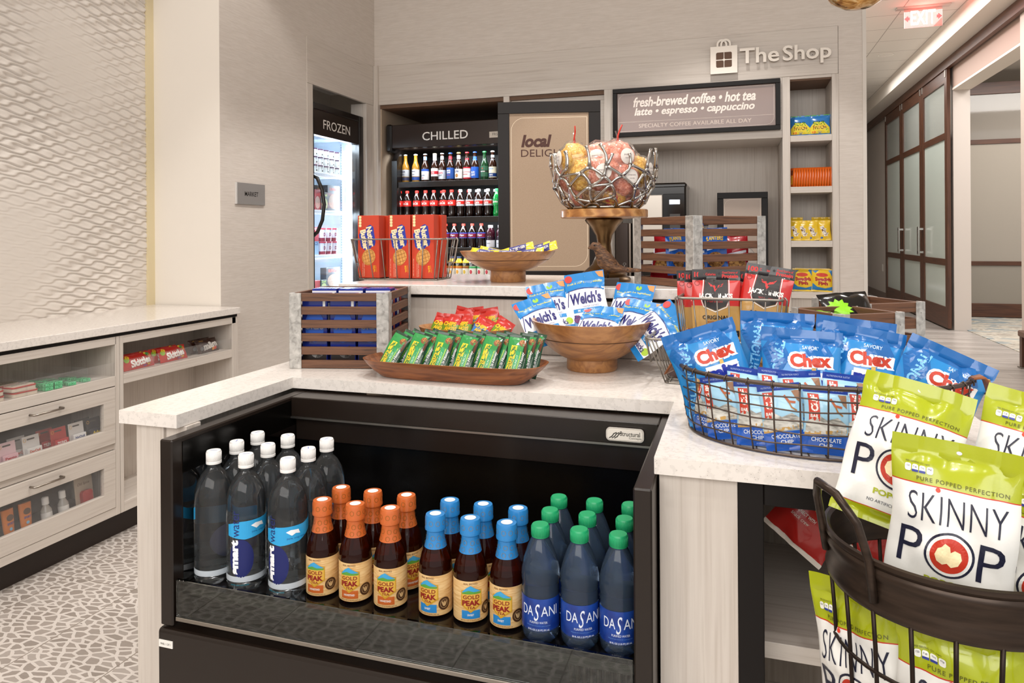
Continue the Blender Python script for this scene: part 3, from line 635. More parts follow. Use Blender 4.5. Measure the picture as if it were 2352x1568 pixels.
def room_door():
    t = thing('meeting_room_door', 'brown framed glass door facing the carpet inside the meeting room', 'door', (0, 12.45, 0)); wd = walnut('z'); wx = walnut('x')
    MB().box(3.22, 3.42, -.03, .03, .015, 3.60, wd, .002).box(4.75, 4.95, -.03, .03, .015, 3.6, wd, .002).box(3.42, 4.75, -.028, .028, .015, .22, wx, .002).box(3.42, 4.75, -.02, .02, .80, .865, wx, .002).box(3.42, 4.75, -.02, .02, 2.66, 2.73, wx, .002).box(3.42, 4.75, -.03, .03, 3.42, 3.6, wx, .002).build('door_frame', t)
    MB().box(3.42, 4.75, -.004, .004, .22, .80, mat('8f887d', .2), 0).box(3.42, 4.75, -.004, .004, .865, 2.66, pane('a89f92', .8), 0).build('frosted_glass', t)
    MB().box(3.42, 4.75, -.004, .004, 2.73, 3.42, pane('b5ada2', .3), 0).build('clear_glass', t)
room_door()
t = thing('framed_picture', 'pale framed picture seen faintly behind the frosted glass room door', 'picture', (4.0, 14.085, 1.67))
b = MB(); frame(b, -.29, .29, -.47, .47, .03, -.015, .015, mat('efe9df', .5)); b.build('frame', t)
p = MB().box(-.26, .26, -.005, .01, -.44, .44, mat('cfc5b6', .6), 0); random.seed(4)
for k in range(9):
    a = random.uniform(-.9, .9); p.decal(line([(0, -.25), (math.sin(a)*.12, .0), (math.sin(a)*.22, .1+.2*math.cos(a))], .012), on_y(-.0058), mat('8f8a76', .7))
p.build('print', t)
def exit_sign():
    t = thing('exit_sign', 'lit red EXIT sign hanging from the corridor ceiling', 'exit sign', (2.03, 8.9, 3.85))
    MB().box(-.27, .27, -.05, .05, -.018, 0, mat('c9c4bd', .4, .4), .002).build('ceiling_plate', t)
    MB().box(-.19, .19, -.003, .003, -.235, -.018, pane('ff7a7a', .12), 0).build('acrylic_panel', t)
    m = MB().decal(txt('EXIT', w=.25, h=.165, at=(0, -.125), bold=.03), on_y(-.0045), mat('ff8f84', .4, emit=3.2)); rd = mat('ff2a2a', .4, emit=2.2)
    m.decal(poly([(-.187, -.13), (-.15, -.095), (-.15, -.115), (-.135, -.115), (-.135, -.145), (-.15, -.145), (-.15, -.165)]), on_y(-.0045), rd); m.decal(poly([(.187, -.125), (.15, -.09), (.15, -.11), (.135, -.11), (.135, -.14), (.15, -.14), (.15, -.16)]), on_y(-.0045), rd); m.build('lettering', t)
    d = bpy.data.lights.new('exit_glow', 'POINT'); d.energy = 3; d.color = (1, .12, .1); d.shadow_soft_size = .1; l = bpy.data.objects.new('exit_glow', d); l.location = (2.03, 8.83, 3.74); COL.objects.link(l)
exit_sign()
def downlight(x, y, z, label):
    o = MB().lathe([(.105, .0), (.105, -.006), (.085, -.006), (.080, .02)], 28, WHITE).lathe([(.080, .002), (0, .002)], 28, mat('fff6e8', .5, emit=14)).build('ceiling_downlight', loc=(x, y, z)); tag(o, label, 'ceiling light')
downlight(2.07, 11.15, 3.849, 'round recessed downlight in the corridor ceiling past the EXIT sign')
downlight(4.35, 11.6, 3.799, 'round recessed downlight in the meeting room ceiling in front of the glass door')
downlight(4.6, 13.4, 3.799, 'round recessed downlight behind the upper glass of the meeting room door')
o = MB().lathe([(.03, 0), (.03, -.01), (.012, -.02), (.012, -.06), (.03, -.065), (.03, -.07), (0, -.075)], 14, CHROME).build('sprinkler', loc=(1.06, 11.9, 3.85)); tag(o, 'small ceiling sprinkler head by the corner of the back wall', 'sprinkler')
o = MB().box(-.006, 0, -.04, .04, -.07, .07, mat('f2eee8', .4), .002).build('wall_outlet', loc=(2.80, 15.5, .62)); tag(o, 'white wall plate low on the corridor wall beyond the doors', 'outlet')
t = thing('bench', 'dark brown bench foot just showing at the right edge past the carpet', 'bench', (2.64, 7.92, 0))
MB().box(-.02, .02, -.03, .03, .012, .30, walnut('z'), .002).box(-.035, .035, -.045, .045, 0, .012, STEEL, .002).build('leg', t); MB().box(-.02, .02, -1.0, -.94, .012, .30, walnut('z'), .002).box(-.035, .035, -1.015, -.925, 0, .012, STEEL, .002).build('leg', t); MB().box(-.03, .085, -1.05, .05, .30, .36, mat('6d5548', .6), .01).build('seat', t)
def pendant():
    t = thing('pendant_lamp', 'gold mottled glass globe lamp hanging over the island at the top edge', 'lamp', (.424, 2.757, 2.218))
    m = noise_ramp('gold_mercury_glass', 26, [(.3, '9a6428'), (.5, 'd9a55c'), (.68, 'ffe9b8')], .12, 5, .2, 1.5, .75)
    MB().lathe([(0, -.108), (.05, -.100), (.09, -.075), (.118, -.03), (.12, .02), (.10, .07), (.06, .105), (.03, .12)], 36, m).build('globe', t)
    MB().tube([(0, 0, .12), (0, 0, CEIL-2.218)], .004, BLACK, 6).lathe([(.03, .118), (.03, .16), (.02, .17), (0, .17)], 16, BLACK).build('cord', t)
pendant()
# ================================================================ freezer and chilled cabinet with their goods
def bottle(name, label, cat, prof, body, cap=None, capm=None, bands=(), decals=(), n=18, group=None, neck=None):
    """a bottle thing: turned body, label sleeve with print, cap"""
    t = thing(name, label, cat, group=group)
    MB().lathe(prof, n, body).build('bottle_body', t)
    if cap: MB().lathe(cap, n, capm).build('cap', t)
    if bands:
        b = MB()
        for r, z0, z1, m in bands: b.lathe([(r, z0), (r, z1)] if not isinstance(r, tuple) else [(r[0], z0), (r[1], z1)], n*2, m)
        for tris, r, z, m in decals: b.decal(tris, on_cyl(r, z), m, .006)
        b.build('label', t)
    if neck: b = MB().lathe(neck[0], n, neck[1]); b.build('neck_foil', t)
    return t
def freezer():
    t = thing('upright_freezer', 'tall glass door FROZEN cabinet glowing blue white in the left wall alcove', 'freezer', (0, 0, 0))
    Y0, Y1 = 4.046, 4.752; bk = mat('1a1411', .3); ice = mat('dfeaf5', .35)
    MB().box(-3.45, -2.76, Y0, Y0+.05, .05, 2.212, ice, 0).box(-3.45, -2.76, 4.702, Y1, .05, 2.212, ice, 0).box(-3.45, -3.40, Y0+.05, 4.702, .05, 2.212, ice, 0).box(-3.40, -2.76, Y0+.05, 4.702, 2.03, 2.212, ice, 0).box(-3.40, -2.76, Y0+.05, 4.702, .05, .80, ice, 0).build('cabinet', t)
    d = MB().box(-2.758, -2.69, Y0, 4.092, .10, 2.216, bk, .004).box(-2.758, -2.69, 4.688, 4.745, .10, 2.216, bk, .004).box(-2.758, -2.69, 4.092, 4.688, 2.172, 2.216, bk, .004).box(-2.758, -2.69, 4.092, 4.688, .10, .5, bk, .004)
    dr = d.build('door', t)
    MB().box(-2.725, -2.712, 4.092, 4.688, .5, 2.0, pane('cfe4f5', .04), 0).build('door_glass', dr)
    h = MB().box(-2.74, -2.697, 4.092, 4.688, 2.0, 2.172, mat('2a201a', .35), .001); h.decal(txt('FROZEN', w=.352, h=.064, at=(4.388, 2.083), bold=.004), on_x(-2.6965), mat('e9e4dc', .4)); h.build('header', dr)
    MB().tube([(-2.69, 4.066, 1.72), (-2.655, 4.07, 1.70), (-2.62, 4.075, 1.62), (-2.607, 4.078, 1.52), (-2.62, 4.075, 1.42), (-2.655, 4.07, 1.34), (-2.69, 4.066, 1.31)], .013, bk, 8).build('handle', dr)
    wl = mat('f4f8fc', .3)
    for z in (1.760, 1.493, 1.176, .925):
        s = MB().box(-3.39, -2.805, 4.10, 4.70, z-.012, z, wl, 0).box(-2.81, -2.80, 4.10, 4.70, z-.026, z+.004, wl, .001)
        for k in range(28): s.decal(rect(-.003, .003, -.004, .002), on_x(-2.7995, 4.12+k*.0205, z-.010), mat('9aa7b5', .5))
        s.build('wire_shelf', t)
    b = MB()
    for x in (-2.85, -3.2):
        b.box(x-.008, x+.008, 4.690, 4.7015, .8, 2.03, mat('c8d2dc', .3, .5), 0)
        for k in range(60): b.box(x-.003, x+.003, 4.6895, 4.6902, .82+k*.02, .828+k*.02, mat('70808f', .5), 0)
    b.build('shelf_standard', t)
    MB().box(-2.80, -2.77, 4.685, 4.700, .82, 2.0, mat('eaf4ff', .4, emit=5.5), 0).build('light_strip', t)
    for z, e in ((1.99, 5.5), (1.46, 4), (1.14, 4.5)):
        l = bpy.data.lights.new('freezer_light', 'AREA'); l.shape = 'RECTANGLE'; l.size = .08; l.size_y = .5; l.energy = e; l.color = (.72, .87, 1)
        o = bpy.data.objects.new('freezer_light', l); o.location = (-2.79, 4.4, z); o.rotation_euler = (0, R(-40), 0); COL.objects.link(o)
    l = bpy.data.lights.new('freezer_light', 'AREA'); l.shape = 'RECTANGLE'; l.size = .05; l.size_y = 1.1; l.energy = 11; l.color = (.72, .87, 1)
    o = bpy.data.objects.new('freezer_light', l); o.location = (-2.79, 4.68, 1.4); o.rotation_euler = Matrix(((0, 0, .45), (0, 0, .89), (0, 0, 0))).to_euler() if 0 else Vector((-.5, -.86, 0)).to_track_quat('-Z', 'Y').to_euler(); COL.objects.link(o)
    # ice cream pints, three high and five wide
    p = thing('ice_cream_pint', 'white ice cream pint with dark lid, lowest row on the top freezer shelf', 'ice cream', group='ice cream pints in the freezer')
    b = MB().lathe([(.026, 0), (.031, .050)], 18, mat('f0efe8', .4)); b.decal(txt('Häagen', w=.03, h=.007), on_cyl(.0305, .040, 0), mat('3b3550', .5)); b.decal(ell(0, 0, .009, .006, 10), on_cyl(.0292, .018, 0), mat('4b4034', .6)); b.build('tub', p)
    MB().lathe([(.032, .049), (.0325, .0575), (.031, .058), (0, .058)], 18, mat('4a2440', .4)).build('lid', p)
    k = 0
    for j, w in enumerate(('lowest', 'middle', 'top')):
        for i in range(5):
            loc = (-2.84, 4.305+i*.0735+(2-j)*.0, 1.7605+j*.0585); lb = 'white ice cream pint in the freezer, %s layer, %s from the handle side' % (w, ('first', 'second', 'third', 'fourth', 'fifth')[i])
            if k == 0: p.location = loc; p['label'] = lb
            else: dup(p, loc, None, lb)
            k += 1
    def fbox(label, y0, y1, z0, h, x, c, c2, text, dot=None):
        b = MB().box(x-.05, x, y0, y1, z0, z0+h, mat(c, .35), .001); w = y1-y0; F = on_x(x+.0006, (y0+y1)/2, z0)
        if dot: b.decal(ell(.0, h*.38, w*.42, h*.30, 18), F, mat(dot, .6, var=.4, bs=90))
        if text: b.decal(txt(text, w=w*.7, at=(0, h*.85), bold=.02), F, mat(c2, .5))
        tag(b.build('frozen_food_box'), label, 'frozen food', 'boxes of frozen food')
    fbox('dark frozen food box with a plate picture, second freezer shelf', 4.455, 4.620, 1.494, .19, -2.82, '2b2a33', 'c8492f', 'SUPREME', '9c7c66')
    fbox('green and black frozen meal box, second freezer shelf', 4.365, 4.452, 1.494, .135, -2.815, '14271f', 'b9d67a', 'Bowl', 'b4be7a')
    fbox('red frozen food box beside the door handle, second freezer shelf', 4.29, 4.362, 1.494, .15, -2.82, 'b23a3c', 'f0e6e0', '', 'd8b8a8')
    fbox('brown frozen food box standing behind the green one', 4.40, 4.452, 1.494, .188, -2.875, '4a3128', 'd8842f', 'BBQ')
    fbox('dark frozen food box with a plate picture, lowest freezer shelf', 4.43, 4.615, .927, .155, -2.82, '2b2a33', 'c8492f', 'SUPREME', '9c7c66')
    fbox('green frozen meal box on the lowest freezer shelf', 4.355, 4.428, .927, .07, -2.815, '14271f', 'b9d67a', 'Bowl', 'b4be7a')
    fbox('red frozen food box on the lowest freezer shelf', 4.27, 4.352, .927, .07, -2.82, 'b23a3c', 'f0e6e0', '')
    c = thing('ice_cream_cup', 'cup', 'ice cream', group='red and white ice cream cups')
    b = MB().lathe([(.026, 0), (.033, .088)], 18, mat('e9e4ee', .35)).lathe([(.0266, 0), (.0288, .026)], 18, mat('8f2437', .4)); b.decal(txt('Dib', w=.036, h=.024, bold=.03), on_cyl(.0325, .05, 0), mat('8a1f3f', .5)); b.decal(ell(0, 0, .014, .007, 12), on_cyl(.0335, .076, 0), mat('c9d6ea', .5)); b.build('cup', c)
    MB().lathe([(.035, .086), (.035, .096), (0, .097)], 18, mat('b8344a', .35)).build('lid', c)
    k = 0
    for j, w in ((0, 'lower'), (1, 'upper')):
        for i, q in enumerate(('left', 'middle', 'right')):
            loc = (-2.84-.0*i, 4.405+i*.074, 1.1765+j*.0975); lb = 'red and white ice cream cup in the freezer, %s one of the %s row' % (q, w)
            if k == 0: c.location = loc; c['label'] = lb
            else: dup(c, loc, None, lb)
            k += 1
    fbox('red popsicle box left of the ice cream cups, upper', 4.285, 4.352, 1.2755, .10, -2.83, 'c2414a', 'f4ece8', 'POP')
    fbox('blue and white popsicle box left of the ice cream cups, lower', 4.285, 4.352, 1.177, .098, -2.83, 'a9c6e0', '1d4f8f', 'ICE')
freezer()
def chilled():
    t = thing('chilled_cabinet', 'black open CHILLED drinks cabinet with four lit shelves in the back wall', 'drinks cabinet', (0, 0, 0))
    bk = mat('14100e', .3); X0, X1 = -2.575, -1.625
    for x in (X0, X1-.05): MB().prism([(4.975, .1), (5.70, .1), (5.70, 2.17), (5.10, 2.17), (5.06, 1.99), (4.985, 1.90), (4.975, 1.2)], x, x+.045, bk, 'x').build('side_panel', t)
    MB().box(X0+.045, X1-.05, 5.66, 5.70, .1, 2.17, mat('0a0807', .4), 0).build('back_panel', t)
    h = MB(); h.box(X0+.02, X1-.01, 4.950, 5.66, 1.995, 2.176, mat('2a1d17', .3), .004); h.decal(txt('CHILLED', w=.376, h=.065, at=(-2.105, 2.077), bold=.006), on_y(4.9492), mat('ebe6df', .4))
    h.decal(rect(-1.745, -1.67, 2.04, 2.085), on_y(4.9492), mat('b8ada0', .4)); h.decal(txt('FRS', w=.04, h=.02, at=(-1.70, 2.065)), on_y(4.9488), mat('3b342e', .5)); h.build('canopy', t)
    MB().box(X0-.026, X0+.022, 4.935, 5.2, 1.965, 2.182, bk, .012).build('canopy_end', t)
    for z in (1.732, 1.452, 1.215, .995):
        MB().box(X0+.046, X1-.051, 5.005, 5.64, z-.022, z, mat('1b1613', .25), 0).box(X0+.046, X1-.051, 4.998, 5.006, z-.042, z+.002, mat('221b17', .22), .001).build('shelf', t)
    MB().box(X0+.045, X1-.05, 4.98, 5.66, .1, .95, bk, 0).build('base', t)
    for z, e in ((1.985, 3.0), (1.688, 2.4), (1.41, 2.0), (1.172, 1.4)):
        l = bpy.data.lights.new('shelf_light', 'AREA'); l.shape = 'RECTANGLE'; l.size = .86; l.size_y = .03; l.energy = e; l.color = (.92, .96, 1)
        o = bpy.data.objects.new('shelf_light', l); o.location = (-2.1, 5.0, z); o.rotation_euler = (R(38), 0, 0); COL.objects.link(o)
    # --- beer row, eleven different bottles
    amber = mat('2a1207', .12, spec=.7); gold = mat('a8792a', .1, spec=.7); green = mat('123a1d', .12, spec=.7); W_ = mat('e6e4e0', .4); Bl = mat('1f4fa8', .4); Rd = mat('c02030', .4); Si = mat('c2c4c6', .3, .5)
    lng = [(.0, .0), (.029, 0), (.0305, .006), (.0305, .118), (.027, .138), (.018, .160), (.014, .178), (.0128, .212), (.0145, .216), (.0145, .222), (.0, .222)]
    capp = [(.0152, .2175), (.0165, .2185), (.0158, .226), (.012, .2285), (0, .229)]
    nk = lambda z0, z1: [(.0185-(z0-.16)*.26 if z0 < .178 else .0144, z0), (.0146, z0+.015), (.0138, z1)]
    beers = [(-2.511, gold, Si, None, [(.0309, .05, .105, mat('b9bcc0', .4)), (.0309, .02, .045, mat('3a3f5c', .4))], [('Corona', .034, .012, .09, '1f2f66'), ('Extra', .022, .008, .066, '1f2f66')], 'clear beer bottle with a dull white label, first in the top row'),
        (-2.422, gold, W_, None, [(.0309, .05, .105, W_), (.0309, .02, .045, mat('2c4f9c', .4))], [('Corona', .034, .012, .09, '1f2f66'), ('Extra', .022, .008, .066, '1f2f66')], 'clear beer bottle with a bright white and blue label, second in the top row'),
        (-2.339, amber, Si, (nk(.15, .205), mat('7f9fd0', .35)), [(.0309, .02, .105, W_), (.0311, .088, .105, Bl)], [('ULTRA', .032, .011, .055, '27407c')], 'brown beer bottle with white oval label topped blue'),
        (-2.256, amber, mat('d8cfae', .4), ([(.0195, .15), (.0155, .168), (.0150, .226)], mat('d6d4cc', .4)), [(.0309, .045, .108, W_), (.0311, .062, .086, Rd)], [('STELLA', .03, .008, .079, 'f2eee8'), ('ARTOIS', .03, .008, .069, 'f2eee8')], 'brown beer bottle with tall white neck foil and red white label'),
        (-2.193, amber, Si, (nk(.155, .205), Si), [(.0309, .022, .092, mat('c9ccd0', .35, .3))], [('Coors', .044, .02, .072, 'c8202f'), ('LIGHT', .034, .012, .05, '3a3d44')], 'brown beer bottle with silver label and red script'),
        (-2.123, amber, Bl, (nk(.155, .20), Rd), [(.0309, .022, .108, mat('234f9a', .4))], [('SAMUEL', .04, .013, .086, 'f0ece4'), ('ADAMS', .036, .013, .07, 'f0ece4'), ('BOSTON LAGER', .034, .006, .05, 'd03a3a')], 'brown beer bottle with blue label and red neck'),
        (-2.053, amber, mat('d4b25c', .35), (nk(.155, .205), W_), [(.0309, .022, .096, W_)], [('Lite', .034, .02, .08, '1b2d63')], 'brown beer bottle with white label and gold cap'),
        (-1.983, amber, Rd, ([(.0166, .166), (.0148, .178)], Rd), [(.0309, .022, .108, W_), (.0311, .098, .108, Rd), (.0311, .018, .028, Rd), (.0311, .068, .072, Rd)], [('Budweiser', .046, .010, .054, 'c02030')], 'brown beer bottle with white label edged red and a red cap'),
        (-1.918, amber, Bl, (nk(.16, .19), mat('2a63c4', .4)), [(.0309, .022, .108, mat('1f57b8', .4))], [('BUD', .034, .016, .066, 'f0ece4'), ('LIGHT', .038, .016, .046, 'f0ece4')], 'brown beer bottle with a plain blue label and blue cap'),
        (-1.839, green, mat('2f8f4f', .35), None, [(.0309, .03, .112, mat('2f5f43', .4)), (.0311, .064, .078, mat('1d2b22', .4))], [('Heineken', .044, .010, .071, 'f0ece4'), ('★', .014, .014, .094, 'd02a2a')], 'green beer bottle with green oval label'),
        (-1.772, amber, W_, (nk(.155, .195), mat('c3d5e6', .4)), [(.0309, .022, .104, mat('e4dcc0', .4)), (.0311, .028, .055, mat('1f3f7c', .4))], [('BLUE MOON', .044, .012, .088, '2a7fc0'), ('WHITE', .034, .012, .041, 'f0ece4')], 'brown beer bottle with cream and blue label, last before the poster')]
    for i, (x, bm, cm, nf, bands, tx, lb) in enumerate(beers):
        dec = [(txt(s, w=w, h=h, bold=.02), .0314, z, mat(c, .5)) for s, w, h, z, c in tx]
        if 'oval label topped' in lb: dec.append((ell(0, 0, .004, .006, 8), .0314, .034, Rd))
        if 'gold cap' in lb: dec.append((ell(0, 0, .013, .015, 16), .0313, .045, mat('b07a3a', .5)))
        b = bottle('beer_bottle', lb, 'beer bottle', lng, bm, capp, cm, bands, dec, 16, 'beer bottles on the top shelf', nf); b.location = (x, 5.10, 1.7325); b.rotation_euler = (0, 0, R(-14))
    # --- soft drinks
    pet = [(0, 0), (.024, 0), (.0305, .008), (.0315, .03), (.027, .062), (.0315, .095), (.0318, .132), (.030, .145), (.021, .175), (.0135, .190), (.0135, .2)]
    cap2 = [(.0145, .195), (.0152, .197), (.0152, .212), (.013, .2145), (0, .2145)]
    cola = mat('1a0a06', .08, spec=.8); red = mat('d22a22', .4)
    ck = bottle('cola_bottle', 'x', 'soda bottle', pet, cola, cap2, red, [(.0322, .090, .134, red)], [(txt('Coca-Cola', w=.056, h=.022, shear=.2, bold=.02), .0326, .113, mat('f4efe8', .5))], 16, 'cola bottles')
    xs = [-2.543, -2.478, -2.394, -2.319, -2.248, -2.163, -2.097]; od = ('first', 'second', 'third', 'fourth', 'fifth', 'sixth', 'seventh')
    for i, x in enumerate(xs):
        lb = 'red label cola bottle in the front row of the cola shelf, %s from the left' % od[i]
        if i == 0: ck.location = (x, 5.06, 1.4525); ck.rotation_euler = (0, 0, R(-14)); ck['label'] = lb
        else: dup(ck, (x, 5.06, 1.4525), None, lb)
    for i, x in enumerate((-2.43, -2.355, -2.212, -2.13, -2.06, -1.985)): dup(ck, (x, 5.135, 1.4525), None, 'red capped cola bottle in the second row of the cola shelf, %s' % ('behind the third', 'behind the fourth', 'behind the fifth', 'behind the sixth', 'behind the seventh', 'behind the white caps')[i])
    dk = bottle('diet_cola_bottle', 'x', 'soda bottle', pet, cola, cap2, mat('e8e8ea', .35), [(.0322, .086, .134, mat('c4c9cc', .35, .2)), (.0324, .100, .124, red)], [(txt('Coke', w=.042, h=.02, shear=.15, bold=.02), .0328, .112, mat('f4efe8', .5))], 16, 'diet cola bottles')
    for i, x in enumerate((-2.024, -1.948, -1.873, -1.798)):
        lb = 'silver label diet cola bottle in the front row, %s with a white cap' % od[i]
        if i == 0: dk.location = (x, 5.06, 1.4525); dk.rotation_euler = (0, 0, R(-14)); dk['label'] = lb
        else: dup(dk, (x, 5.06, 1.4525), None, lb)
    for i, x in enumerate((-1.915, -1.84, -1.765)): dup(dk, (x, 5.135, 1.4525), None, 'white capped diet cola bottle in the second row, %s' % ('nearest the red caps', 'middle one', 'nearest the green bottle')[i])
    sp = bottle('lemon_soda_bottle', 'green lemon soda bottle at the end of the cola shelf beside the poster', 'soda bottle', pet, mat('0f8a3c', .1, spec=.8), cap2, mat('3fae62', .35), [(.0322, .09, .134, mat('1f9a4a', .35))], [(txt('Sprite', w=.046, h=.02, shear=.2, bold=.02), .0326, .112, mat('f4efe8', .5))], 16); sp.location = (-1.725, 5.06, 1.4525); sp.rotation_euler = (0, 0, R(-14))
    pet2 = [(p[0]*1.02, p[1]*.87) for p in pet]; cap3 = [(p[0], p[1]*.87) for p in cap2]
    dp = bottle('spiced_cola_bottle', 'x', 'soda bottle', pet2, cola, cap3, mat('c9453a', .35), [(.0328, .076, .116, mat('7d1f36', .4)), (.0330, .110, .117, mat('3f55c0', .4)), (.0330, .075, .080, mat('3f55c0', .4))], [(txt('Dr Pepper', w=.05, h=.018, shear=.2, bold=.02), .0333, .096, mat('ece4e4', .5))], 16, 'maroon label soda bottles')
    for i, x in enumerate((-2.218, -2.145, -2.072, -1.996, -1.924, -1.849)):
        lb = 'maroon label soda bottle on the third shelf, %s' % ('first beside the cookie boxes', 'second from the cookie boxes', 'third from the cookie boxes', 'fourth from the cookie boxes', 'fifth from the cookie boxes', 'next to the dark juice')[i]
        if i == 0: dp.location = (x, 5.05, 1.2155); dp.rotation_euler = (0, 0, R(-14)); dp['label'] = lb
        else: dup(dp, (x, 5.05, 1.2155), None, lb)
    vp = [(0, 0), (.030, 0), (.033, .006), (.033, .085), (.031, .095), (.033, .105), (.032, .125), (.018, .150), (.018, .156)]
    vt = bottle('vitamin_drink_bottle', 'dark purple vitamin drink bottle with white cap, first beside the soda', 'drink bottle', vp, mat('3a0d1c', .1, spec=.8), [(.0195, .152), (.0195, .172), (0, .173)], mat('f0eeee', .35), [(.0335, .005, .058, mat('dcdadf', .4)), (.0335, .060, .084, mat('2a1020', .4))], [(txt('vitamin', w=.03, h=.009), .0338, .035, mat('2a1020', .5))], 16, 'purple vitamin drinks')
    vt.location = (-1.775, 5.05, 1.2155); vt.rotation_euler = (0, 0, R(-14)); dup(vt, (-1.695, 5.05, 1.2155), None, 'dark purple vitamin drink bottle half hidden behind the poster')
    jp = [(0, 0), (.027, 0), (.029, .005), (.029, .105), (.026, .118), (.018, .132), (.018, .142)]
    def juice(c, lc, s, fr): return bottle('juice_bottle', 'x', 'juice bottle', jp, mat(c, .15, spec=.7), [(.019, .138), (.019, .154), (0, .155)], mat('2c3448', .35), [(.0294, .010, .062, mat('d9d2c4', .4)), (.0294, .064, .078, mat(lc, .4)), (.0294, .082, .104, mat('1c1a18', .4))], [(txt('Minute', w=.03, h=.007), .0298, .097, mat('f0ece4', .5)), (txt('Maid', w=.02, h=.007), .0298, .088, mat('f0ece4', .5)), (ell(0, 0, .012, .016, 14), .0298, .036, mat(fr, .5))], 16, 'small juice bottles')
    js = [juice('d8a020', 'c06a22', '', 'e09a2a'), juice('c8a83a', '8a4f24', '', 'c9a02f'), juice('c9c7b8', '3f9a55', '', 'b8303a')]
    used = {}
    for i, (k, x) in enumerate(((0, -2.227), (0, -2.153), (0, -2.091), (0, -2.030), (1, -1.972), (2, -1.918), (2, -1.852), (2, -1.790))):
        lb = ('small orange juice bottle on the lowest lit shelf, %s', 'small amber juice bottle %s', 'small apple juice bottle with green band, %s')[k] % ('half behind the cookie box', 'next to the cookie basket', 'third from the basket', 'fourth from the basket', 'between the orange and apple juices', 'first by the wooden bowl', 'second behind the wooden bowl', 'last behind the wooden bowl')[i]
        if k not in used: used[k] = js[k]; js[k].location = (x, 5.04, .9955); js[k].rotation_euler = (0, 0, R(-14)); js[k]['label'] = lb
        else: dup(js[k], (x, 5.04, .9955), None, lb)
chilled()
# ================================================================ shared makers: crates, bowls, wire baskets, bags
def bag(w, h, t, bands, seed=0, seal=(.07, .08), wr=.004, nu=20, nv=30, sway=0.0, back=None, k=22, pinch=.06):
    """a filled pillow bag standing on z=0 and facing -y; returns its mesh and a function that lays print on its face"""
    rnd = random.Random(seed); ph = [rnd.uniform(0, 6.28) for _ in range(6)]; o3 = rnd.uniform(0, 50)
    def S(x, z, off=0.0, side=-1):
        u = max(-1, min(1, x/(w/2))); v = max(0, min(1, z/h)); s = max(0, min(1, (v-seal[0])/(1-seal[0]-seal[1]))); f = math.sin(math.pi*s)**.55 if 0 < s < 1 else 0
        th = t/2*(max(0, 1-abs(u)**2.6))**.75*f
        d0, d1 = v-seal[0], 1-seal[1]-v; e = math.exp(-max(0, min(d0, d1))/.10)
        rim = 1-abs(u)**6
        n = wr*noise.noise((x*k+o3, z*k*.8, side*3.1))*(.35+.65*f)*rim*1.6+wr*.7*noise.noise((x*k*2.4, z*k*1.5+o3, side*5.2))*f*rim
        n += e*wr*(.9*math.sin(x*88+ph[0])+.6*math.sin(x*151+ph[1]))*rim*(.35 if f == 0 else .9)
        sw = sway*math.sin(u*2.2+ph[2])*(v**2)
        X = x*(1-pinch*f)+.003*math.sin(z*30+ph[3])*f
        return (X, side*(th+off)+(-1 if side < 0 else 1)*n*(1 if side < 0 else .6)+sw, z)
    zs = sorted(set([round(b[0], 4) for b in bands]+[round(b[1], 4) for b in bands]+[i/nv for i in range(nv+1)]))
    zz = [zs[0]]
    for q in zs[1:]:
        if q-zz[-1] > .006 or any(abs(q-round(b[i], 4)) < 1e-5 for b in bands for i in (0, 1)): zz.append(q)
    def bm(v):
        for a, b, m in bands:
            if a-1e-6 <= v <= b+1e-6: return m
        return bands[-1][2]
    mb = MB(); us = [math.sin((i/nu-.5)*math.pi*.94)/math.sin(.47*math.pi) for i in range(nu+1)]
    for side in (-1, 1):
        vs = [S(u*w/2, v*h, 0, side) for v in zz for u in us]; fs = []; mm = []
        for j in range(len(zz)-1):
            for i in range(nu):
                a = j*(nu+1)+i; f = (a, a+1, a+nu+2, a+nu+1); fs.append(f if side < 0 else f[::-1]); mm.append(bm((zz[j]+zz[j+1])/2))
        mb.add(vs, fs, None, True, mm)
    return mb, (lambda x, z: S(x, z, .0009))
def put(o, x, y, z, yaw=0.0, lean=0.0, roll=0.0):
    """stand a thing at a point: yaw about z, lean back, roll in its own plane"""
    o.rotation_mode = 'XYZ'; M = Matrix.Rotation(R(yaw), 4, 'Z') @ Matrix.Rotation(R(-lean), 4, 'X') @ Matrix.Rotation(R(roll), 4, 'Y')
    o.location = (x, y, z); o.rotation_euler = M.to_euler('XYZ'); return o
def foil(c, rough=.24, var=0.0): return mat(c, rough, coat=.35, bump=.05, bs=110, var=var)
def ink(c): return mat(c, .38)
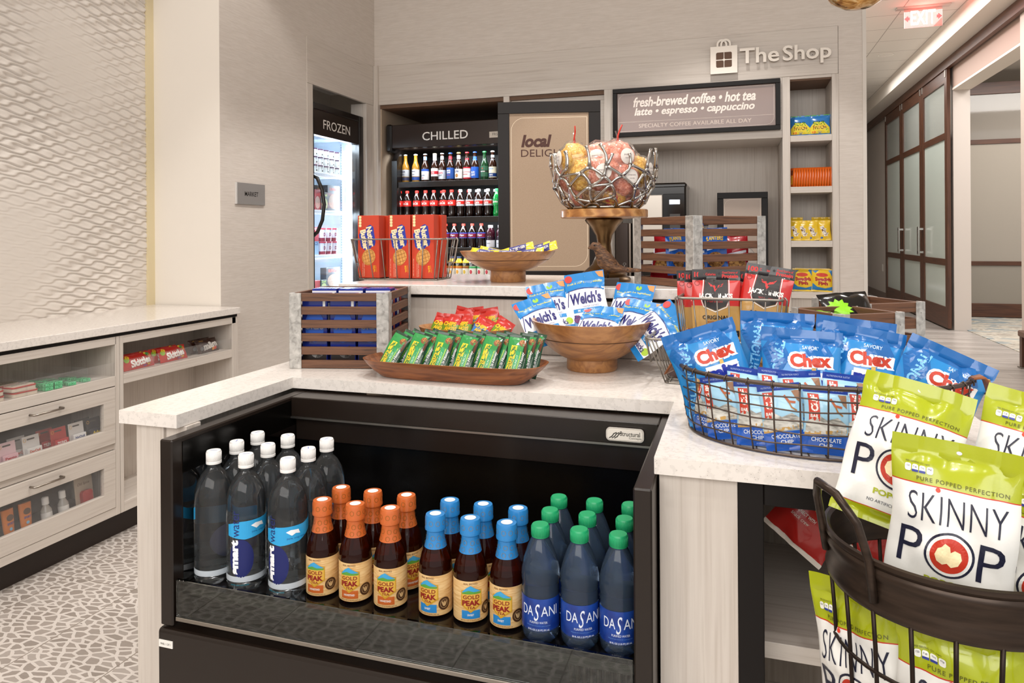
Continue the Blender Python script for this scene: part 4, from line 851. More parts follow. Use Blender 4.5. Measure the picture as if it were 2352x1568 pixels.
def crate(label, loc, yaw, sx=.30, sy=.30, h=.225, n=6, group='slatted crates'):
    t = thing('slatted_crate', label, 'crate', loc, (0, 0, R(yaw)), group); wx, wy = crate_wood('x'), crate_wood('y'); g = galv(); sh = h/(n+(n-1)*.62); st = sh*1.62; th = .011
    for k in range(n):
        z = k*st
        MB().box(.004, sx-.004, .001, .001+th, z+.001, z+sh, wx, .0012).build('slat', t); MB().box(.004, sx-.004, sy-.001-th, sy-.001, z+.001, z+sh, wx, .0012).build('slat', t)
        MB().box(.001, .001+th, th+.002, sy-th-.002, z+.001, z+sh, wy, .0012).build('slat', t); MB().box(sx-.001-th, sx-.001, th+.002, sy-th-.002, z+.001, z+sh, wy, .0012).build('slat', t)
    MB().box(.012, sx-.012, .012, sy-.012, .004, .012, wx, 0).build('floor_board', t)
    pw = min(.035, sx*.14)
    for cx in (0, 1):
        for cy in (0, 1):
            x0, x1 = (0-.0015, pw) if cx == 0 else (sx-pw, sx+.0015); y0, y1 = (-.0015, pw) if cy == 0 else (sy-pw, sy+.0015)
            b = MB().box(x0, x1, *((-.0022, .0005) if cy == 0 else (sy-.0005, sy+.0022)), 0, h+.001, g, .0006); b.box(*((-.0022, .0005) if cx == 0 else (sx-.0005, sx+.0022)), y0, y1, 0, h+.001, g, .0006)
            b.box(x0 if cx == 0 else x1-.014, x0+.014 if cx == 0 else x1, y0 if cy == 0 else y1-.014, y0+.014 if cy == 0 else y1, h, h+.0015, g, 0)
            for q in (.12, .5, .86):
                b.lathe([(.0018, 0), (.0012, .001), (0, .0012)], 6, mat('6a6660', .4, .6), ((x0+x1)/2, -.0022 if cy == 0 else sy+.0022, h*q))
            b.build('corner_post', t)
    return t
def bowl(name, label, loc, R0, Hh, rf, hf, yaw=0, sx=1, sy=1, th=.009, group=None):
    """turned mango wood bowl on a straight foot"""
    t = thing(name, label, 'bowl', loc, (0, 0, R(yaw)), group); m = mango('x'); b = MB()
    pr = []; N = 9
    for i in range(N+1):
        a = i/N; pr.append((rf*.98+(R0-rf*.98)*math.sin(a*1.35)/math.sin(1.35)*(.86+.14*a), hf+(Hh-hf)*(a**1.45)))
    mid = pr[6][1]
    inn = [(r-th*1.2, z+th*.5) for r, z in pr[::-1]]; inn[0] = (pr[-1][0]-th*.9, Hh)
    b.lathe(pr+inn[:-1]+[(0, hf+th)], 48, m, sx=sx, sy=sy); b.tube([(( pr[6][0]+.0006)*sx*math.cos(q*math.pi/24), (pr[6][0]+.0006)*sy*math.sin(q*math.pi/24), mid) for q in range(48)], .0009, mat('3c2413', .6), 4, True)
    b.build('bowl_body', t)
    if hf > .01: MB().lathe([(0, 0), (rf*.97, 0), (rf, .004), (rf, hf+.004)], 40, mango('y'), sx=sx, sy=sy).build('foot', t)
    return t
def wire_basket(label, loc, yaw, w0, d0, w1, d1, h, n=(7, 5), r=.0021, rim=.0034, rings=(), group='wire baskets', m=None, hook=True):
    """rectangular tapering wire basket, origin at the middle of its base"""
    t = thing('wire_basket', label, 'basket', loc, (0, 0, R(yaw)), group); m = m or mat('8b857d', .4, .8)
    b0 = [(-w0/2, -d0/2), (w0/2, -d0/2), (w0/2, d0/2), (-w0/2, d0/2)]; b1 = [(-w1/2, -d1/2), (w1/2, -d1/2), (w1/2, d1/2), (-w1/2, d1/2)]
    def loop(b, z, rr): return MB().tube([(x, y, z) for x, y in rrect(b[0][0], b[1][0], b[0][1], b[2][1], .012)], rr, m, 6, True)
    loop(b1, h, rim).build('rim', t); q = loop(b0, r, r*1.2)
    for z in rings: f = z/h; q2 = [(b0[i][0]+(b1[i][0]-b0[i][0])*f, b0[i][1]+(b1[i][1]-b0[i][1])*f) for i in range(4)]; q.tube([(x, y, z) for x, y in rrect(q2[0][0], q2[1][0], q2[0][1], q2[2][1], .012)], r, m, 6, True)
    q.build('hoop', t); s = MB()
    for e in range(4):
        k = n[e % 2]; a0, a1, c0, c1 = b0[e], b0[(e+1) % 4], b1[e], b1[(e+1) % 4]
        for i in range(k+1):
            f = .04+.92*i/k; p0 = (a0[0]+(a1[0]-a0[0])*f, a0[1]+(a1[1]-a0[1])*f); p1 = (c0[0]+(c1[0]-c0[0])*f, c0[1]+(c1[1]-c0[1])*f); s.tube([(p0[0], p0[1], .002), (p1[0], p1[1], h)], r, m, 5)
            if e < 2:
                o0, o1 = b0[(e+3) % 4], b0[(e+2) % 4]; s.tube([(p0[0], p0[1], .002), (o0[0]+(o1[0]-o0[0])*f, o0[1]+(o1[1]-o0[1])*f, .002)], r, m, 5)
    s.build('wire_mesh', t)
    if hook:
        for sx in (-1, 1):
            x = sx*(w1/2+.005); xb = sx*(w0/2+(w1-w0)*.18)
            MB().tube([(x, -d1*.30, h+.004), (x+sx*.006, -d1*.30, h-.004), (x-sx*.004, -d1*.22, h*.42), (x-sx*.004, d1*.22, h*.42), (x+sx*.006, d1*.30, h-.004), (x, d1*.30, h+.004), (x-sx*.006, d1*.30, h-.002)], r*1.5, m, 6).build('handle', t)
    return t
# ---------------------------------------------------------------- crates on the island
crate('brown slatted crate full of blue cookie cartons at the left of the worktop', (-1.275, 1.805, .9145), 13.3)
crate('brown slatted crate full of blue nut bags, turned cornerwise on the raised shelf', (-.121, 2.225, 1.1415), 44.0)
crate('small slatted crate nearest the blue snack basket, black bags in it', (.232, 1.774, .9145), 32.0, .176, .176, .206, 5)
crate('slatted crate behind the smaller crate with black bags, at the far right of the worktop', (.322, 2.055, .9145), 32.0, .20, .20, .206, 5)
def cookie_cartons():
    bl = foil('1d2f8c'); t0 = None; yaw = 13.3; C = Matrix.Translation((-1.275, 1.805, 0)) @ Matrix.Rotation(R(yaw), 4, 'Z')
    b = MB(); w, d, h = .078, .066, .205; b.box(-w/2, w/2, -d/2, d/2, 0, h, bl, .001); F = on_y(-d/2-.0006)
    b.decal(rect(-w/2, w/2, h-.012, h-.006), F, ink('e8e4ea')); b.decal(ell(0, .11, .03, .05, 16), F, ink('2f62c8')); b.decal(txt('OREO', w=.062, h=.024, bold=.05, at=(0, .112), rot=0), F, ink('f0eef4')); b.decal(txt('mini', w=.034, h=.014, bold=.02, at=(.01, .076)), F, ink('9fd0f2'))
    b.decal(poly([(-.037, .02), (-.02, .05), (0, .035), (.02, .052), (.037, .02), (.037, .004), (-.037, .004)]), F, ink('2a1c18')); b.decal(ell(.008, .026, .018, .012, 14), F, ink('e9e6e2')); b.decal(rect(.026, .034, .17, .196), F, ink('f0f0f0'))
    G = on_x(w/2+.0006); b.decal(rect(-.026, -.004, .10, .18), G, ink('e4e6ee')); b.decal(rect(.004, .028, .06, .18), G, ink('c4554a'))
    b.decal(rect(-.034, .030, -.022, .012), on_z(h+.0006), ink('2b49b4')); b.decal(txt('OREO', w=.05, h=.014, bold=.04, at=(-.002, -.006)), on_z(h+.001), ink('e8e8f4')); b.decal(poly([(.01, .016), (.034, .012), (.034, .028)]), on_z(h+.001), ink('d84a6a'))
    o = b.build('cookie_carton'); tag(o, 'x', 'carton', 'blue cookie cartons in the left crate')
    names = ('left', 'middle', 'right'); rows = ('front', 'centre', 'back')
    for i in range(3):
        for j in range(3):
            p = C @ Vector((.066+i*.086, .062+j*.086, 0)); q = o if (i, j) == (0, 0) else o.copy()
            if q is not o: COL.objects.link(q)
            q.location = (p.x, p.y, .9275+.012*((i*2+j) % 2)); q.rotation_euler = (0, 0, R(yaw+((i*3+j*5) % 4-1.5)*.9)); q['label'] = 'blue cookie carton in the left crate, %s column, %s row' % (names[i], rows[j])
cookie_cartons()
# ---------------------------------------------------------------- bowls, tray, pedestal, bird on the island
bowl('fruit_snack_bowl', 'large turned wooden bowl holding blue and white fruit snack bags on the worktop', (-.404, 2.045, .9145), .178, .146, .0745, .034)
bowl('chocolate_bar_bowl', 'shallow turned wooden bowl of yellow candy bars on the raised shelf', (-.79, 2.435, 1.1415), .175, .112, .0655, .04)
bowl('cookie_bag_bowl', 'small oval wooden bowl of red and green cookie bags behind the granola bars', (-.812, 2.06, .9145), .158, .108, .05, .012, -6, 1, .62)
def tray():
    t = thing('wooden_tray', 'long dark wooden tray with flared ends holding the green granola bars', 'tray', (-.748, 1.812, .9145), (0, 0, R(-1.5)))
    m = noise_ramp('acacia_tray', 18, [(.3, '5c3018'), (.5, '7d4826'), (.7, '92582f')], .3, 5, .03, .8, 0, (.5, 4, 4)); b = MB()
    def P(u, v, k, z):
        a = 2*math.pi*u; n = 4.2; c, s = math.cos(a), math.sin(a)
        x = math.copysign(abs(c)**(2/n), c); y = math.copysign(abs(s)**(2/n), s); tip = 1+.05*k*(abs(x)**8)*(1-.9*abs(y)**2)
        return (x*(.205+.050*k)*tip, y*(.064+.034*k), z)
    out = [(0, 0.0), (.12, .002), (.5, .018), (.85, .038), (1.0, .050)]; inn = [(1.0, .0505), (.92, .051), (.80, .042), (.42, .020), (.02, .0085), (-.3, .008)]
    N = 80; rows = out+inn
    for i in range(len(rows)-1):
        b.add([P(k/N, 0, rows[i][0], rows[i][1]) for k in range(N)]+[P(k/N, 0, rows[i+1][0], rows[i+1][1]) for k in range(N)], [(k, (k+1) % N, N+(k+1) % N, N+k) for k in range(N)], m, True)
    b.add([P(k/N, 0, -.3, .008) for k in range(N)], [tuple(range(N))], m); b.add([P(k/N, 0, 0, 0) for k in range(N)], [tuple(range(N))], m); b.build('tray_body', t)
tray()
def pedestal():
    t = thing('cake_stand', 'wooden topped pedestal stand with dark bronze foot under the silver branch bowl', 'stand', (-.455, 2.545, 1.1415))
    br = mat('6d5436', .28, .85); MB().lathe([(0, 0), (.094, 0), (.097, .006), (.092, .014), (.080, .020), (.083, .027), (.074, .034), (.045, .060), (.028, .10), (.024, .135), (.030, .165), (.052, .20), (.066, .214), (.070, .222), (.064, .2285), (0, .2285)], 44, br).build('bronze_foot', t)
    MB().lathe([(0, .229), (.154, .229), (.158, .232), (.158, .256), (.155, .259), (0, .259)], 56, wood('honey_board', ['8a5526', 'b87d42', 'c89355', '9c662f'], 'x', 2.0, 6.0, .35, 1.4, .05, .2, rings=1.8)).build('wooden_top', t)
pedestal()
def branch_bowl():
    t = thing('branch_bowl', 'silver bowl of openwork coral branches holding popcorn bags on the pedestal stand', 'bowl', (-.455, 2.545, 1.4012)); m = mat('b6b2ac', .2, 1.0, bump=.05, bs=60); rnd = random.Random(7)
    H = .205
    def rad(z): f = max(0, min(1, z/H/.8)); return .098+.094*math.sqrt(max(0, 1-(1-f)**2))+.006*max(0, z/H-.8)
    def P(a, z): r = rad(z); return Vector((r*math.cos(a), r*math.sin(a), z))
    b = MB(); lev = [.006, .034, .072, .112, .150]; cnt = [13, 14, 15, 15, 15]; nodes = []
    for i, z in enumerate(lev):
        nodes.append([((k+.5*(i % 2)+rnd.uniform(-.24, .24))/cnt[i]*2*math.pi, z+(rnd.uniform(-.013, .013) if i else 0)) for k in range(cnt[i])])
    def br(p, q, r0, r1):
        da = (q[0]-p[0]+math.pi) % (2*math.pi)-math.pi; bend = rnd.uniform(-.05, .05)
        pts = [P(p[0]+da*s+bend*math.sin(s*math.pi), p[1]+(q[1]-p[1])*s) for s in (0, .25, .5, .75, 1)]; b.tube(pts, [r0*1.25, r0*.92, (r0+r1)*.42, r1*.92, r1*1.25], m, 7)
    for i in range(4):
        for p in nodes[i]:
            s = sorted(nodes[i+1], key=lambda q: abs((q[0]-p[0]+math.pi) % (2*math.pi)-math.pi))
            br(p, s[0], .0068, .0062)
            if rnd.random() < .72: br(p, s[1], .006, .0056)
    for i in (1, 2, 3):
        L = sorted(nodes[i], key=lambda q: q[0])
        for k in range(len(L)):
            if rnd.random() < (.42, .3, .25)[i-1]: br(L[k], L[(k+1) % len(L)], .0056, .0054)
    for p in nodes[4]:
        for _ in range(rnd.choice((1, 1, 2))):
            q = (p[0]+rnd.uniform(-.16, .16), H+rnd.uniform(-.022, .012)); br(p, q, .0066, .0052)
    N = 40; b.tube([P(2*math.pi*k/N, .006) for k in range(N)], .006, m, 7, True)
    b.build('branch_lattice', t)
    MB().lathe([(0, 0), (.094, 0), (.097, .005), (0, .006)], 36, m).build('base_disc', t)
branch_bowl()
def popcorn_bags():
    pink = noise_ramp('pink_popcorn', 75, [(.3, 'b4553c'), (.5, 'db8064'), (.68, 'f0ab92')], .4, 3, .5, 1); yel = noise_ramp('yellow_popcorn', 75, [(.3, 'b07a10'), (.5, 'dca22a'), (.68, 'f2cf6c')], .4, 3, .5, 1)
    nut = noise_ramp('caramel_popcorn', 85, [(.3, '4a2a12'), (.5, '9a6a36'), (.68, 'd0a468')], .4, 3, .6, 1); mix = noise_ramp('rainbow_popcorn', 45, [(.34, 'c23a3a'), (.45, 'e0b030'), (.55, 'e8a03c'), (.66, '3f8a78')], .4, 2, .5, 1)
    film = pane('f4f0ec', .05, .04); paper = ink('efe6dc'); C = Vector((-.455, 2.545, 1.408)); rnd = random.Random(3)
    def one(label, ang, rr, z, sz, m, tie=None, sticker=True):
        a = R(ang); x, y = C.x+rr*math.cos(a), C.y+rr*math.sin(a); t = thing('popcorn_bag', label, 'popcorn bag', (x, y, C.z+z), (0, 0, a+math.pi/2), 'popcorn bags in the branch bowl'); o = rnd.uniform(0, 40)
        b = MB(); nu, nv = 26, 18
        def f(u, v):
            th, ph = u*2*math.pi, (v-.5)*math.pi; d = Vector((math.cos(ph)*math.cos(th), math.cos(ph)*math.sin(th), math.sin(ph))); n = 1+.10*noise.noise(d*2.2+Vector((o, 0, 0)))+.09*noise.noise(d*9+Vector((0, o, 0)))+.05*noise.noise(d*17)
            return (d.x*sz*n, d.y*sz*.82*n, d.z*sz*.95*n)
        b.grid(f, nu, nv, m); b.build('popcorn', t)
        MB().grid(lambda u, v: tuple(c*1.13 for c in f(u, v)), 16, 12, film).build('clear_film', t)
        if sticker:
            s = MB(); q = sz*.42; s.decal(ell(0, 0, q, q, 22), lambda u, v: (u, -sz*.98+u*u*6+v*v*6, v+sz*.08), paper, .012); s.decal(txt('popcorn', w=q*1.1, h=q*.2, at=(0, q*.15)), lambda u, v: (u, -sz*.98-.001+u*u*6+v*v*6, v+sz*.08), ink('7a6a70'), .01); s.decal(txt('candy', w=q*.8, h=q*.2, at=(0, -q*.25)), lambda u, v: (u, -sz*.98-.001+u*u*6+v*v*6, v+sz*.08), ink('7a6a70'), .01); s.build('sticker', t)
        if tie: MB().tube([(0, 0, sz*.9), (0, 0, sz*1.25), (tie*.008, 0, sz*1.55), (tie*.016, -.004, sz*1.85)], [.006, .003, .003, .0025], mat('c8321e', .4), 6).tube([(0, 0, sz*.9), (-.004, 0, sz*1.3), (-.01, 0, sz*1.5)], .003, film, 6).build('twist_tie', t)
    one('yellow popcorn bag with a red twist tie at the upper left of the branch bowl', 215, .115, .170, .066, yel, 1)
    one('pink popcorn bag low at the left side of the branch bowl', 190, .118, .110, .058, pink)
    one('yellow popcorn bag below a white sticker, front left of the branch bowl', 246, .118, .112, .064, yel, None, False)
    one('pink popcorn bag with white round sticker at the middle front of the branch bowl', 280, .118, .112, .066, pink)
    one('pink popcorn bag with red twist tie on top right of the branch bowl', 312, .095, .168, .066, pink, 1)
    one('pink popcorn bag at the right front of the branch bowl', 312, .122, .096, .062, pink)
    one('yellow popcorn bag at the right edge of the branch bowl', 346, .125, .125, .060, yel)
    one('caramel popcorn bag low at the front of the branch bowl', 262, .088, .046, .056, nut, None, False)
    one('rainbow popcorn bag low at the front right of the branch bowl', 300, .092, .044, .054, mix, None, False)
    one('pink popcorn bag low at the left front of the branch bowl', 222, .088, .050, .056, pink, None, False)
    one('pink popcorn bag low at the right side of the branch bowl', 338, .092, .050, .056, pink, None, False)
    one('pink popcorn bag in the middle top of the branch bowl', 268, .055, .168, .068, pink)
    one('caramel popcorn bag at the back of the branch bowl', 90, .105, .14, .066, nut)
popcorn_bags()
def bird():
    t = thing('wooden_bird', 'carved dark wooden bird figure on a small black block in front of the pedestal', 'figurine', (-.412, 2.325, 1.1415), (0, 0, R(10)))
    MB().box(-.047, .047, -.03, .03, 0, .024, mat('2c211a', .45), .002).build('block', t)
    for x in (-.012, .008): MB().tube([(x, 0, .024), (x, 0, .055)], .0028, mat('2a1e17', .5), 6).build('leg', t)
    m = noise_ramp('carved_bark_wood', 70, [(.3, '2e1c11'), (.5, '5a3a22'), (.7, '7c5632')], .6, 5, .8, .8, 0, (1, 1, 2))
    b = MB(); spine = [(-.058, .123, .002), (-.050, .126, .007), (-.040, .130, .014), (-.028, .128, .0175), (-.018, .116, .019), (-.010, .100, .024), (-.002, .084, .029), (.010, .071, .030), (.026, .062, .024), (.042, .056, .015), (.060, .052, .010), (.085, .050, .0075), (.110, .049, .006), (.122, .0495, .003)]
    pts = [Vector((x, 0, z)) for x, z, r in spine]; vs = []; n = 14
    for i, (x, z, r) in enumerate(spine):
        tg = (pts[min(i+1, len(pts)-1)]-pts[max(i-1, 0)]).normalized(); up = Vector((0, 1, 0)).cross(tg)
        for k in range(n): a = 2*math.pi*k/n; vs.append(pts[i]+(Vector((0, 1, 0))*math.cos(a)*r*.85+up*math.sin(a)*r)*(1+.06*noise.noise(Vector((x*90, a*2, z*90)))))
    b.add(vs, [(i*n+k, i*n+(k+1) % n, (i+1)*n+(k+1) % n, (i+1)*n+k) for i in range(len(spine)-1) for k in range(n)]+[tuple(range(n)), tuple(range((len(spine)-1)*n, len(spine)*n))], m, True); b.build('body', t)
    w = MB()
    for s in (-1, 1): w.prism([(-.012, .092), (.006, .094), (.03, .070), (.062, .052), (.03, .054), (.004, .066)], s*.0215, s*.0265, m, 'y')
    w.build('wing', t); MB().tube([(-.036, -.013, .133), (-.036, -.0148, .133)], .0026, BLACK, 6).tube([(-.036, .013, .133), (-.036, .0148, .133)], .0026, BLACK, 6).build('eye', t)
bird()
# ================================================================ snack packs on the island
def label_set(objs, mesh_name): pass
def granola():
    g, d = foil('2f8a45'), foil('123a22'); w, h, t = .056, .126, .018
    def make(seed):
        mb, F = bag(w, h, t, [(0, 1, d)], seed, (.06, .06), .0015, 12, 18, pinch=.02)
        mb.decal(poly([(-.026, .004), (.006, .004), (.022, .118), (-.026, .118)]), F, g, .012)
        mb.decal(poly([(-.0265, .006), (-.011, .006), (.0015, .094), (-.0150, .094)]), F, ink('e3c52c'), .012)
        mb.decal(txt('NATURE VALLEY', w=.082, h=.0098, at=(-.0128, .050), rot=R(82), bold=.02), F, ink('20552f'), .01)
        mb.decal(poly([(-.007, .022), (.004, .022), (.011, .080), (.000, .080)]), F, ink('2c9a5c'), .012); mb.decal(poly([(.0046, .03), (.0064, .03), (.0135, .078), (.0118, .08)]), F, ink('b7cf3c'), .012)
        mb.decal(txt('CRUNCHY', w=.036, h=.0052, at=(.0018, .050), rot=R(83)), F, ink('d8f0de'), .01)
        mb.decal(txt("Oats 'n Honey", w=.066, h=.009, at=(.0155, .046), rot=R(83), shear=.15, bold=.015), F, ink('f2f2ec'), .01)
        mb.decal(txt('2 crunchy granola bars', w=.04, h=.003, at=(.0225, .044), rot=R(83)), F, ink('b8ccb8'), .01)
        mb.decal(ell(.014, .103, .0105, .0095, 16), F, ink('7a4420'), .01); mb.decal(ell(.012, .106, .006, .006, 12), F, ink('b97a3c'), .01)
        for q in range(3): mb.decal(rect(.006, .018, .098+q*.005, .0995+q*.005), F, ink('c98f4f'), .01)
        mb.decal(poly([(.020, .096), (.026, .10), (.025, .078), (.021, .07)]), F, ink('5f3116'), .01)
        return mb.build('granola_bar')
    pr = [make(i) for i in range(3)]; used = set()
    def add(k, x, y, z, yaw, lean, roll, lb):
        o = pr[k] if k not in used else pr[k].copy()
        if k in used: COL.objects.link(o)
        used.add(k); put(o, x, y, z, yaw, lean, roll); tag(o, lb, 'granola bar', 'green granola bars in the tray')
    fr = [(-.945, 22), (-.868, 15), (-.788, 11), (-.716, 13), (-.645, 12), (-.565, 7)]; od = ('leftmost', 'second from left', 'third from left', 'fourth from left', 'fifth from left', 'rightmost')
    for i, (x, r) in enumerate(fr):
        add(i % 3, x, 1.765, .925, 2+i, 24, r, 'green granola bar leaning at the front of the wooden tray, %s' % od[i])
        add((i+1) % 3, x+.015, 1.790, .926, 2, 24, r+1, 'green granola bar right behind the %s front bar' % od[i])
        add((i+2) % 3, x+.026, 1.812, .927, 3, 25, r+3, 'green granola bar third in the stack behind the %s front bar' % od[i])
granola()
def fruit_snacks():
    B, Wt = foil('1d7cc0'), foil('eef0f4'); w, h, t = .125, .175, .022
    def make(seed):
        mb, F = bag(w, h, t, [(0, .10, B), (.10, .68, Wt), (.68, 1, B)], seed, (.05, .20), .0022, 14, 22, pinch=.03)
        mb.decal(poly([(-.06, .112), (-.02, .124), (.03, .122), (.06, .108), (.06, .124), (-.06, .126)]), F, B, .012)
        mb.decal(txt("Welch's", w=.098, h=.040, at=(0, .088), bold=.04, shear=.08), F, ink('2b2a6c'), .01)
        mb.decal(txt('FARMER OWNED', w=.05, h=.005, at=(.012, .060)), F, ink('5a5a84'), .01); mb.decal(rect(-.045, .045, .043, .055), F, ink('2a86c8'), .012); mb.decal(txt('MIXED FRUIT', w=.06, h=.007, at=(0, .049), bold=.01), F, ink('f2f6fa'), .01)
        mb.decal(txt('Fruit Snacks', w=.09, h=.018, at=(0, .028), bold=.02), F, ink('2b2a6c'), .01)
        mb.decal(txt('Fruit is our 1st Ingredient!', w=.108, h=.010, at=(0, .138), bold=.015, arc=.004), F, ink('d6d24a'), .01)
        mb.decal(ell(-.050, .158, .012, .012, 16), F, ink('c0342e'), .01); mb.decal(ell(.012, .160, .0095, .008, 14), F, ink('8cbc2e'), .01); mb.decal(poly([(.036, .172), (.06, .172), (.06, .150), (.046, .155)]), F, ink('d88a4c'), .01)
        for a, b in (((-.060, .067), (-.05, .118)), ((-.06, .116), (.0, .122)), ((0, .122), (.06, .112))): mb.decal(line([a, b], .0025), F, ink('2b2a6c'), .012)
        mb.decal(ell(-.035, .024, .012, .012, 14), F, ink('6b2f6f'), .01); mb.decal(ell(.05, .03, .011, .011, 14), F, ink('a8c83a'), .01)
        return mb.build('fruit_snack_bag')
    pr = [make(10+i) for i in range(3)]; used = set(); Z = .9145
    spec = [(-.395, 1.985, .975, -4, 48, 3, 'white and blue fruit snack bag at the front middle of the big wooden bowl'), (-.512, 2.01, .990, 18, 40, -22, 'fruit snack bag tilted at the front left of the big wooden bowl'),
        (-.520, 2.065, 1.012, 10, 32, -13, 'fruit snack bag at the back left of the big bowl, only its blue header showing'), (-.420, 2.095, 1.034, 2, 24, -10, 'fruit snack bag standing highest at the back of the big wooden bowl'),
        (-.318, 2.10, 1.012, -8, 34, 4, 'fruit snack bag at the back right of the big wooden bowl'), (-.315, 2.03, .985, -14, 44, 10, 'fruit snack bag lying low at the right of the big wooden bowl'), (-.290, 2.00, .992, -18, 38, 46, 'fruit snack bag tipped far over the right rim of the big wooden bowl')]
    for i, (x, y, z, yaw, lean, roll, lb) in enumerate(spec):
        k = i % 3; o = pr[k] if k not in used else pr[k].copy()
        if k in used: COL.objects.link(o)
        used.add(k); put(o, x, y, z, yaw, lean, roll); tag(o, lb, 'snack bag', 'fruit snack bags in the big bowl')
fruit_snacks()
def cookie_bags():
    G, Rd_ = foil('6f8f2c'), foil('b9281f')
    def make(seed, blue):
        mb, F = bag(.062, .088, .02, [(0, .62, foil('3f78b8') if blue else G), (.62, 1, Rd_)], seed, (.07, .14), .002, 10, 14, pinch=.03)
        mb.decal(txt('CHIPS', w=.044, h=.014, at=(-.002, .055), bold=.05, shear=.15), F, ink('e8b820'), .01); mb.decal(txt('AHOY!', w=.042, h=.013, at=(.002, .040), bold=.05, shear=.15), F, ink('e8b820'), .01)
        mb.decal(ell(.002, .020, .017, .014, 14), F, ink('c08a44'), .01)
        for a, b in ((-.004, .024), (.007, .016), (.0, .013)): mb.decal(ell(a, b, .003, .003, 8), F, ink('3a2010'), .01)
        mb.decal(rect(.012, .028, .006, .03), F, ink('e8ecf0'), .01); return mb.build('cookie_bag')
    pr = [make(31, 0), make(32, 0), make(33, 1)]; used = set()
    spec = [(-.905, 2.045, 28, 14, 'small red and green cookie bag at the left end of the oval wooden bowl'), (-.860, 2.035, 26, 4, 'small cookie bag second from the left in the oval wooden bowl'), (-.815, 2.045, 24, -2, 'small cookie bag in the middle of the oval wooden bowl'),
        (-.772, 2.030, 34, 24, 'small blue cornered cookie bag right of the middle of the oval wooden bowl'), (-.715, 2.035, 32, 30, 'small green cookie bag at the right end of the oval wooden bowl'), (-.840, 2.085, 15, 12, 'small cookie bag at the back left of the oval bowl, red top showing'), (-.782, 2.09, 14, -8, 'small cookie bag at the back middle of the oval bowl, red top showing'), (-.728, 2.085, 12, -10, 'small cookie bag standing tallest at the back right of the oval bowl')]
    for i, (x, y, lean, roll, lb) in enumerate(spec):
        k = (0, 1, 0, 2, 1, 0, 2, 1)[i]; o = pr[k] if k not in used else pr[k].copy()
        if k in used: COL.objects.link(o)
        used.add(k); put(o, x, y, .978+(.016 if y > 2.07 else 0), 0, lean-8, roll); tag(o, lb, 'cookie bag', 'small cookie bags in the oval bowl')
cookie_bags()
def candy_bars():
    Y = foil('e6c832')
    def make(seed):
        mb, F = bag(.125, .040, .018, [(0, 1, Y)], seed, (.03, .03), .002, 22, 8, pinch=.0)
        mb.decal(poly([(-.03, .006), (.034, .004), (.038, .036), (-.026, .036)]), F, ink('2c2a74'), .01); mb.decal(txt('BUTTERFINGER', w=.056, h=.013, at=(.004, .020), bold=.03, rot=R(3)), F, ink('efe9dc'), .01)
        for k in range(5): mb.decal(rect(-.060, -.052, .004+k*.007, .007+k*.007), F, ink('c9a820'), .01)
        return mb.build('candy_bar')
    pr = [make(41), make(42)]; used = set()
    spec = [(-.865, 2.36, -8, 40, 10, 'yellow candy bar at the left end of the shallow wooden bowl'), (-.845, 2.42, 6, 35, 14, 'yellow candy bar behind the leftmost bar in the shallow bowl'), (-.775, 2.355, 4, 48, 3, 'yellow candy bar low in the middle of the shallow wooden bowl'), (-.745, 2.405, -6, 34, -18, 'yellow candy bar raised at the middle of the shallow bowl'),
        (-.700, 2.37, -6, 40, -12, 'yellow candy bar right of the middle of the shallow bowl'), (-.690, 2.44, -12, 36, -22, 'yellow candy bar at the back right of the shallow bowl'), (-.655, 2.41, -10, 36, -26, 'yellow candy bar at the right end of the shallow wooden bowl')]
    for i, (x, y, yaw, lean, roll, lb) in enumerate(spec):
        k = i % 2; o = pr[k] if k not in used else pr[k].copy()
        if k in used: COL.objects.link(o)
        used.add(k); put(o, x, y, 1.228+(.012 if roll < -15 else 0), yaw, lean, roll); tag(o, lb, 'candy bar', 'yellow candy bars in the shallow bowl')
candy_bars()
